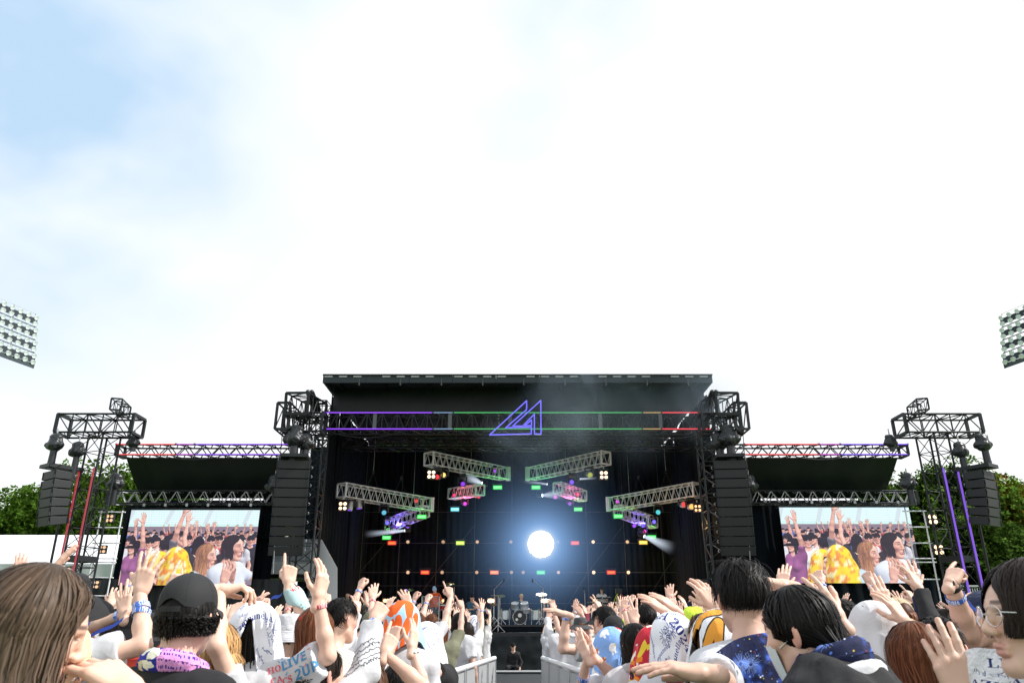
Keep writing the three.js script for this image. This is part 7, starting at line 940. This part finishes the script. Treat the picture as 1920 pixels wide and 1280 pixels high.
near(800, 1208, 5.6, { label: 'person under a printed white towel with hands pressed together, right of the orange-shaped towel', yaw: -10, hair: { color: 'black', style: 'short', n: 300, segs: 5, width: 0.01 }, top: { m: CL.black, loose: 0.02 }, wear: [headCloth(TOWEL.blueprint, { r: 0.115, hem: () => 0.16, us: 1.9 })], R: { at: [772, 1206, 5.1], dir: V(0.15, 1, -0.2), palm: V(-1, 0.1, 0), pose: 'flat', bands: [{ m: 'silver', w: 0.012, name: 'bracelet' }] }, L: { at: [764, 1206, 5.1], dir: V(0.2, 1, -0.2), palm: V(1, 0.1, 0), pose: 'flat' } });
near(690, 1292, 4.0, { label: 'person in a pale beige tee at the bottom edge, pointing with a bare arm', hair: { color: 'brown', n: 500, len: 0.2, segs: 9, width: 0.01 }, top: { m: CL.ivory, loose: 0.02 }, R: { at: [722, 1226, 4.1], dir: V(0.25, 0.85, -0.5), palm: V(-0.3, -0.5, -0.8), pose: 'point', pole: V(0.8, -0.8, 0.2) } });
near(742, 1290, 4.5, { label: 'person in a black tee at the bottom edge beside the barrier, arm raised', hair: { color: 'black', style: 'short', n: 300, segs: 5, width: 0.01 }, top: { m: CL.black, loose: 0.02, sleeve: 0.8 }, R: { at: [772, 1216, 4.7], dir: V(0.05, 0.9, -0.5), palm: V(-0.8, 0, -0.5), pose: 'flat', bands: [{ m: 'silver', w: 0.01, name: 'bracelet' }] } });
// right
near(1389, 1121, 3.1, { label: 'tall man with tousled short black hair seen from behind, starry blue towel across his back', male: true, yaw: 6, tilt: 2, headCell: 0.005, scale: 1.02, skin: SKIN[1], room: 0.5, hair: { color: 'black', style: 'short', n: 3600, segs: 6, width: 0.0055, lift: 1.35, vol: 1.07 }, top: { m: CL.white }, wear: [shoulderCloth(TOWEL.galaxy, { w: 0.23, dx: 0.045, len: 0.46, label: 'blue starry towel over the shoulders' })],
  L: { at: [1322, 1262, 2.4], dir: V(-1, 0.14, -0.15), palm: V(0, -1, -0.15), pose: 'flat', pole: V(0.9, -0.6, 0.6) } });
near(1500, 1184, 2.4, { label: 'woman with a low black hair bun, face mask, starry scarf and black jacket', yaw: 48, pitch: -12, tilt: 6, hunch: 0.055, lean: 0.0, headCell: 0.0045, skin: SKIN[2], room: 0.5, hair: { color: 'black', style: 'tied', n: 2600, segs: 10, width: 0.006, knot: [0.0, -0.075, 0.125], vol: 1.05 }, top: { m: CL.black, type: 'long', loose: 0.045 },
  wear: [neckCloth(TOWEL.galaxy, { r: 0.09, w: 0.026, h: 0.045, y: 0.03, label: 'dark starry scarf' }), neckCloth(CL.white, { r: 0.128, w: 0.02, h: 0.04, y: -0.025, name: 'hood', label: 'white inner hood of the jacket' }),
    (g, { Hm }) => { const bun = new Field(); bun.ell(V(0, -0.078, 0.13), V(0.036, 0.03, 0.03)); bun.warp = (x, y, z) => 0.004 * noise(x * 60, y * 60, z * 60); mesh('hair_bun', bun.mesh(0.006).applyMatrix4(Hm), HAIR.black, g); const rows = []; for (let j = 0; j <= 8; j++) { const row = []; for (let i = 0; i <= 18; i++) { const a = (i / 18 - 0.5) * 2.1, v = j / 8; row.push(V(Math.sin(a) * (0.066 - 0.012 * v), lerp(-0.018, -0.118, v), -0.022 - Math.cos(a) * (0.092 - 0.014 * v * v))); } rows.push(row.map((p) => p.applyMatrix4(Hm))); } sheet(rows, 0.002).build('face_mask', mat(0.75, 0.83, 0.85, 0.8), g); for (const s of [-1, 1]) mesh('ear_loop', new THREE.TubeGeometry(new THREE.CatmullRomCurve3([V(s * 0.066, -0.03, -0.05), V(s * 0.079, -0.012, -0.01), V(s * 0.083, 0.01, 0.025)].map((p) => p.applyMatrix4(Hm))), 10, 0.0018, 5), M.white, g); }] });
near(1718, 1236, 2.95, { label: 'woman with long straight red-brown hair seen from behind, arm raised left with two blue wristbands', yaw: 4, hair: { color: 'auburn', n: 2600, len: 0.42, segs: 11, width: 0.0062, vol: 1.04 }, top: { m: CL.white }, L: { at: [1573, 1163, 2.8], dir: V(-0.55, 0.8, -0.2), palm: V(0.1, 0, -1), pose: 'wave', pole: V(-0.2, -1, 0.3), bands: [{ m: 'blue', t: 0.45, w: 0.024 }, { m: 'blue2', t: 0.27, w: 0.026 }] } });
near(1640, 1188, 3.9, { label: 'person with a plain white cloth over the head, hands raised together', yaw: 0, hair: { color: 'dark', style: 'short', n: 300, segs: 5, width: 0.01 }, top: { m: CL.white, loose: 0.02 }, wear: [headCloth(CL.white, { r: 0.118, hem: () => 0.22, flare: 0.22, fold: 0.034 })], R: { at: [1698, 1166, 3.7], dir: V(-0.42, 0.9, -0.2), palm: V(-0.6, 0.1, -0.8), pose: 'wave', pole: V(0.8, -0.8, 0.2) }, L: { at: [1662, 1144, 4.1], dir: V(-0.1, 1, -0.2), palm: P1, pose: 'flat' } });
near(1852, 1164, 4.0, { label: 'man in a navy cap with white brim, pointing arm with a dark watch', male: true, yaw: 78, headCell: 0.005, skin: SKIN[1], room: 0.5, hair: { from: 72, color: 'black', style: 'short', n: 500, segs: 5, width: 0.008, lift: 0.6 }, top: { m: CL.black, loose: 0.03, sleeve: 0.55 }, thick: 1.18, wear: [baseballCap(CL.navy, { brim: CL.white })], R: { at: [1783, 1094, 3.85], dir: V(0.62, 0.62, -0.4), palm: V(0.7, -0.5, -0.4), pose: 'point', pole: V(-0.9, -0.8, 0.1), bands: [{ m: 'black', t: 0.93, w: 0.02, name: 'watch_strap', face: V(-0.5, 0.4, 0.75) }, { m: 'blue', t: 0.72, w: 0.024, tail: [0.05, -0.07, 0] }] } });
near(1766, 1218, 3.5, { label: 'person in a black tee with an orange tag, behind the raised watch arm', male: true, yaw: 5, pitch: -30, hair: { color: 'black', style: 'short', n: 500, segs: 5, width: 0.009 }, top: { m: CL.black, loose: 0.03 }, wear: [(g, { P }) => new MB().add(new RoundedBoxGeometry(0.016, 0.024, 0.006, 1, 0.002), new THREE.Matrix4().setPosition(P(-0.09, -0.24, -0.15))).build('tag', CL.orange, g)] });
near(1944, 1160, 1.86, { label: 'young man with glasses in profile at the right edge, white towel reading LIVE', male: true, yaw: 84, pitch: 2, headCell: 0.0032, skin: SKIN[0], room: 0.5, hair: { color: 'dark', style: 'long', n: 2600, fly: 0, len: 0.045, segs: 9, width: 0.005, face: 30, vol: 1.05 }, top: { m: CL.white, loose: 0.02 },
  wear: [(g, { Hm }) => { const fr = new MB(); for (const s of [-1, 1]) { const ringM = new THREE.Matrix4().makeRotationY(s * -0.18).setPosition(s * 0.033, 0.002, -0.104); fr.add(new THREE.TorusGeometry(0.024, 0.0011, 8, 32).scale(1.05, 0.9, 1), Hm.clone().multiply(ringM)); fr.bar(V(s * 0.058, 0.01, -0.1).applyMatrix4(Hm), V(s * 0.082, 0.008, 0.0).applyMatrix4(Hm), 0.0016, 6); mesh('lens', new THREE.CircleGeometry(0.0235, 24).scale(1.05, 0.9, 1).applyMatrix4(Hm.clone().multiply(ringM)), mat(1, 1, 1, 0.02, 0, { transmission: 1, thickness: 0 }), g); mesh('eye', new THREE.SphereGeometry(0.0112, 16, 12).applyMatrix4(Hm.clone().multiply(new THREE.Matrix4().setPosition(s * 0.032, 0.009, -0.0735))), mat(0.75, 0.74, 0.72, 0.15), g); mesh('iris', new THREE.SphereGeometry(0.006, 12, 8).scale(1, 1, 0.4).applyMatrix4(Hm.clone().multiply(new THREE.Matrix4().setPosition(s * 0.032, 0.008, -0.0838))), mat(0.03, 0.02, 0.015, 0.15), g); } fr.bar(V(-0.01, 0.006, -0.107).applyMatrix4(Hm), V(0.01, 0.006, -0.107).applyMatrix4(Hm), 0.0015, 6); fr.build('glasses_frame', M.chrome, g); },
    (g, { P }) => { const tex = canvasTex(512, 512, (c, w, h) => { c.fillStyle = '#f6f6fb'; c.fillRect(0, 0, w, h); c.fillStyle = c.strokeStyle = '#1e2a6e'; c.font = 'bold 104px serif'; c.fillText('LIVE', 190, 190); c.fillText('AZUMA', 60, 460); c.lineWidth = 5; const r = rng(3); for (let k = 0; k < 8; k++) { c.beginPath(); c.moveTo(60 + k * 50, 280); for (let i = 0; i < 4; i++) c.lineTo(40 + k * 50 + r() * 60, 240 + r() * 110); c.stroke(); } }, { clamp: true }), rows = []; for (let j = 0; j <= 14; j++) { const row = []; for (let i = 0; i <= 18; i++) { const u = i / 18, v = j / 14; const a = at(lerp(1812, 1935, u), lerp(1222 - 20 * u, 1300, v), lerp(2.1, 1.9, u)); row.push(a.sub(g.position).add(V(0, 0.006 * Math.sin(u * 9) + 0.012 * noise(u * 3, v * 3, 1), 0.012 * Math.sin(u * 11 + v * 3)))); } rows.push(row); } sheet(rows, 0.005, rows.map((r, j) => r.map((_, i) => [i / 18, 1 - j / 14]))).build('towel', cloth(1, 1, 1, { map: tex }), g); }],
  L: { at: [1812, 1318, 2.1], dir: V(-0.12, 1, -0.15), palm: V(0.25, 0.1, -1), pose: 'flat', bands: [] } });
near(1350, 1216, 3.7, { label: 'woman under a white towel covered in orange outlined lettering, brown hair showing at the left', yaw: 12, room: 0.5, hair: { color: 'brown', n: 900, len: 0.22, segs: 9, width: 0.008, vol: 1.1 }, top: { m: CL.white, loose: 0.03 }, wear: [headCloth(TOWEL.orange, { r: 0.135, hem: (ph) => { const b = Math.abs(Math.atan2(Math.sin(ph + 1.75), Math.cos(ph + 1.75))); return lerp(-0.06, 0.40, Math.pow(smooth(b, 0.1, 0.8), 0.75)); }, flare: 0.16, us: 0.95 })] });
near(1262, 1204, 4.5, { label: 'person under a white towel reading AZUMA 2024 in navy, leaning left', yaw: 14, tilt: 8, room: 0.45, hair: { color: 'dark', n: 400, len: 0.2, segs: 9, width: 0.01 }, top: { m: CL.white, loose: 0.02 }, wear: [headCloth(TOWEL.azuma, { r: 0.125, hem: (ph) => 0.24 + 0.08 * Math.cos(ph + 2.4), flare: 0.10, us: 1.1 })] });
near(1226, 1222, 5.0, { label: 'person with a red and orange patterned towel on the shoulders beside the AZUMA 2024 towel', yaw: 10, hair: { color: 'black', style: 'short', n: 500, segs: 5, width: 0.01 }, top: { m: CL.white }, wear: [headCloth(TOWEL.hot, { r: 0.12, hem: () => 0.26, flare: 0.14, us: 1.8 })] });
near(1190, 1206, 5.3, { label: 'woman with straight dark hair to the shoulders and a grey hood, right of the aisle', yaw: 14, hair: { color: 'black', n: 1200, len: 0.17, segs: 9, width: 0.009 }, top: { m: CL.white, loose: 0.02 }, wear: [neckCloth(CL.grey, { r: 0.12, w: 0.04, h: 0.05, y: -0.02, name: 'hood' })] });
near(1146, 1222, 5.6, { label: 'person in a tan cap under a pale blue towel printed with small figures, hands clapping', yaw: 20, hair: { from: 72, color: 'brown', n: 400, len: 0.16, segs: 9, width: 0.01 }, top: { m: CL.white, loose: 0.02 }, wear: [baseballCap(CL.beige), headCloth(TOWEL.pict, { r: 0.128, hem: (ph) => { const b = Math.abs(Math.atan2(Math.sin(ph - Math.PI + 0.9), Math.cos(ph - Math.PI + 0.9))); return lerp(-0.03, 0.2, smooth(b, 0.3, 0.6)); }, us: 1.9 })], L: { at: [1102, 1232, 5.1], dir: V(-0.4, 0.85, -0.3), palm: V(0.7, 0, -0.6), pose: 'flat', bands: [{ m: 'blue2', t: 0.4, w: 0.03 }] }, R: { at: [1112, 1228, 5.2], dir: V(-0.5, 0.85, -0.3), palm: V(-0.6, 0, 0.6), pose: 'flat' } });
near(1152, 1188, 6.4, { label: 'person in a black cap with white mark, just above the pale blue towel', yaw: -12, hair: { from: 72, color: 'black', style: 'short', n: 300, segs: 5, width: 0.01 }, top: { m: CL.black }, wear: [baseballCap(CL.hatBlack), (g, { Hm }) => new MB().add(new RoundedBoxGeometry(0.022, 0.016, 0.004, 1, 0.001), Hm.clone().multiply(new THREE.Matrix4().makeRotationY(-0.9).setPosition(0.07, 0.055, 0.075))).build('cap_patch', CL.white, g)] });
near(1134, 1166, 7.0, { label: 'man with short black hair, white tee, arm stretched left, near the right barrier', male: true, yaw: 25, hair: { color: 'black', style: 'short', n: 900, segs: 6, width: 0.009, lift: 1.1 }, top: { m: CL.white, loose: 0.02 }, L: { at: [1062, 1152, 6.7], dir: V(-0.9, 0.3, -0.2), palm: V(0, -1, -0.2), pose: 'flat', bands: [{ m: 'blue' }] } });
near(1211, 1164, 6.7, { label: 'man with round short black hair showing two fingers, right of the aisle', male: true, yaw: 10, hair: { color: 'black', style: 'short', n: 900, segs: 6, width: 0.009 }, top: { m: CL.navy }, L: { at: [1190, 1168, 6.4], dir: V(-0.1, 1, -0.2), palm: P1, pose: 'peace' } });
near(1300, 1178, 5.6, { label: 'person in a bright green cap whose hands reach over the AZUMA 2024 towel', yaw: 15, hair: { from: 72, color: 'black', style: 'short', n: 300, segs: 5, width: 0.01 }, top: { m: CL.white }, wear: [baseballCap(CL.lime, { turn: 170 })], L: { at: [1246, 1145, 5.0], dir: V(-0.8, 0.6, -0.2), palm: V(0.2, -1, -0.3), pose: 'flat', bands: [{ m: 'silver', name: 'bracelet', w: 0.012 }] }, R: { at: [1266, 1142, 5.2], dir: V(-0.75, 0.65, -0.2), palm: V(0.2, -1, -0.3), pose: 'flat', bands: [{ m: 'red', t: 0.85 }] } });
near(1322, 1196, 4.3, { label: 'person hidden behind the lettered white towel whose spread hand rises left of the tall man', yaw: 0, hair: { color: 'brown', style: 'short', n: 300, segs: 5, width: 0.01 }, top: { m: CL.maroon }, R: { at: [1340, 1138, 4.0], dir: V(-0.42, 0.9, -0.2), palm: V(-0.3, -0.1, -1), pose: 'wave' } });
near(1546, 1222, 3.4, { label: 'person mostly hidden behind the woman with the bun, white sleeve reaching left', yaw: 5, hair: { color: 'black', style: 'short', n: 300, segs: 5, width: 0.01 }, top: { m: CL.white, type: 'long' }, L: { at: [1474, 1098, 3.2], dir: V(-1, 0.25, -0.2), palm: V(0, -1, -0.2), pose: 'relax', pole: V(0.6, -0.8, 0.2) } });
near(1772, 1178, 5.4, { label: 'person raising a navy long sleeve, hand open, before the right lamp ladder', yaw: 0, hair: { color: 'dark', style: 'short', n: 300, segs: 5, width: 0.01 }, top: { m: CL.navy, type: 'long', loose: 0.02 }, L: { at: [1722, 1105, 5.1], dir: V(-0.15, 1, -0.15), palm: P1, pose: 'open', pole: V(-0.3, -1, 0.2) } });
near(1802, 1182, 5.6, { label: 'woman with auburn hair between the watch arm and the navy cap, hand spread', hair: { color: 'brown', n: 700, len: 0.25, segs: 9, width: 0.01 }, top: { m: CL.black }, R: { at: [1802, 1150, 5.3], dir: V(-0.05, 1, -0.2), palm: P1, pose: 'open', bands: [{ m: 'blue', t: 0.8 }] } });

// ---- the crowd behind them ------------------------------------------------------------------------
{
  const r = rng(99), protos = [], palms = [V(0, 0.1, -1), V(0.5, 0.1, -0.8), V(-0.5, 0.1, -0.8)];
  const HT = ['short', 'long', 'cap', 'short', 'towel', 'long', 'bucket', 'short', 'cap', 'long', 'short', 'towel', 'long', 'short', 'bucket', 'long'];
  const poses = [['R', 'open'], ['L', 'open'], ['RL', 'flat'], ['R', 'fist'], ['L', 'wave'], ['R', 'point'], ['RL', 'wave'], ['L', 'flat'], ['R', 'wave'], ['RL', 'open'], ['L', 'fist'], ['R', 'flat'], ['L', 'point'], ['RL', 'flat'], ['R', 'peace'], ['L', 'relax']];
  const mk = (i) => (base, label, group) => {
    const h = 1.48 + 0.03 * (i % 4), [hands, pose] = poses[i], arms = {}, kind = HT[i];
    for (const s of hands) { const sg = s === 'R' ? 1 : -1, up = 0.2 + 0.24 * r(), fw = 0.2 + 0.25 * r(); arms[s] = { w: V(sg * (0.1 + 0.22 * r()), h + up - 0.12, -fw), dir: V(sg * -0.15 + (r() - 0.5) * 0.7, 1, -0.25 - 0.3 * r()), palm: palms[i % 3], pose, bands: r() < 0.7 ? [{ m: r() < 0.75 ? 'blue' : 'red' }] : [] }; }
    const wear = []; if (kind === 'cap') wear.push(baseballCap(CL.charcoal, { turn: i > 5 ? 165 : 0 })); if (kind === 'bucket') wear.push(bucketHat(CL.hatBlack)); if (kind === 'towel') wear.push(headCloth(i === 4 ? TOWEL.blueprint : CL.white, { r: 0.118, hem: () => 0.2 + 0.03 * (i % 3), us: 1.6, seed: i }));
    return person({ base, head: V(0, h, 0), yaw: (r() - 0.5) * 40, detail: 1, seed: 200 + i, label, group, skin: SKIN[i % 4], male: kind === 'short' && i % 2 === 0, hair: { from: kind === 'cap' || kind === 'bucket' ? 72 : 0, color: 'black', style: kind === 'short' || kind === 'cap' || kind === 'bucket' ? 'short' : 'long', n: 420, len: 0.2 + 0.1 * (i % 3), segs: kind === 'short' ? 5 : 8, width: 0.013, vol: 1.03 }, top: { m: CL.white, loose: 0.015, type: i % 5 === 3 ? 'long' : 'tee', sleeve: 0.6 + 0.1 * (i % 3) }, arms, wear });
  };
  const tops = [...Array(9).fill(['white', CL.white]), ['ivory', CL.ivory], ['ivory', CL.ivory], ...Array(4).fill(['black', CL.black]), ['grey', CL.grey], ['navy', CL.navy], ['navy', CL.navy], ['beige', CL.beige], ['olive', CL.olive], ['maroon', CL.maroon], ['black', CL.black]];
  const hairs = [['black', HAIR.black], ['black', HAIR.black], ['dark', HAIR.dark], ['brown', HAIR.brown], ['red-brown', HAIR.auburn]];
  const caps = [['black', CL.hatBlack], ['navy', CL.navy], ['beige', CL.beige], ['white', CL.white], ['grey', CL.charcoal], ['lime', CL.lime]], towels = [['white printed', TOWEL.blueprint], ['white', CL.white], ['pink', CL.pink], ['white printed', TOWEL.blueprint], ['white', CL.white], ['white lettered', TOWEL.azuma]];
  const poseWord = { open: 'spread hand', flat: 'flat hand', fist: 'fist', wave: 'curved hand', point: 'pointing hand', peace: 'two fingers', relax: 'loose hand' };
  const ordinal2 = [...ordinal, 'thirteenth', 'fourteenth', 'fifteenth', 'sixteenth', 'seventeenth', 'eighteenth', 'nineteenth', 'twentieth', 'last']; let count = 0; const rowsZ = [4.8, 5.7, 6.6, 7.6, 8.7, 9.9, 11.2, 12.7, 14.4, 16.4, 18.8, 21.5];
  for (const side of [-1, 1]) rowsZ.forEach((z, ri) => {
    const inner = z < 12.3 ? lerp(side < 0 ? 1.2 : 1.32, side < 0 ? 0.5 : 0.7, clamp((z - 4.6) / 7.6, 0, 1)) : side < 0 ? 0.75 : 0.95, outer = Math.min(z * 0.64 + 0.6, ri < 8 ? 99 : ri < 10 ? 4.5 : 3.4), gap = ri < 7 ? 0.54 : 0.62; let seat = 0;
    for (let x = inner; x < outer; x += gap * (0.85 + 0.3 * r())) {
      const px = side * (x + (r() - 0.5) * 0.12), pz = -(z + (r() - 0.5) * 0.5), i = Math.floor(r() * 16), q = [r(), r(), r(), r(), r(), r()]; seat++;
      if (taken.some(([a, b, d]) => Math.hypot(a - px, b - pz) < d + 0.12)) continue;
      const [hands, pose] = poses[i], kind = HT[i], tp = tops[Math.floor(q[0] * tops.length)], hr = hairs[Math.floor(q[1] * hairs.length)], cp = caps[Math.floor(q[2] * caps.length)], tw = towels[Math.floor(q[2] * towels.length)];
      const head = kind === 'cap' ? `${cp[0]} cap` : kind === 'bucket' ? `${cp[0]} bucket hat` : kind === 'towel' ? `${tw[0]} towel` : `${kind} ${hr[0]} hair`;
      const label = `person in ${tp[0]} top, ${head}, ${hands.length > 1 ? 'both hands up' : poseWord[pose] + ' up'}, ${ordinal2[seat - 1]} in ${ordinal[ri]} ${side < 0 ? 'left' : 'right'} row`, group = `people of the ${side < 0 ? 'left' : 'right'} crowd`;
      let g; if (!protos[i]) { g = mk(i)(V(px, 0, pz), label, group); protos[i] = g; } else { g = protos[i].clone(); g.name = numbered('person'); scene.add(g); g.userData = { label, category: 'person', group }; }
      g.position.set(px, 0, pz); g.rotation.y = (q[3] - 0.5) * 0.7; const s = 0.95 + 0.09 * q[4]; g.scale.set(s, s, s); count++;
      for (const c of g.children) { if (/shirt/.test(c.name)) c.material = tp[1]; if (c.name === 'hair') c.material = hr[1]; if (c.name === 'body') c.material = SKIN[Math.floor(q[5] * 4)]; if (c.name === 'cap') { c.material = cp[1]; for (const d of c.children) d.material = cp[1]; } if (/bucket_hat|brim_stitching/.test(c.name)) c.material = cp[1]; if (c.name === 'towel') c.material = tw[1]; if (c.name === 'trousers') c.material = [CL.denim, CL.black, CL.charcoal, CL.beige][Math.floor(q[0] * 4)]; }
    }
  });
  console.log('crowd', count);
}

// ---- prints on sleeves ---------------------------------------------------------------------------
// (made with the garments above)
scene.traverse((o) => { if (o.isMesh) { o.castShadow = true; o.receiveShadow = true; } });
renderer.render(scene, camera);
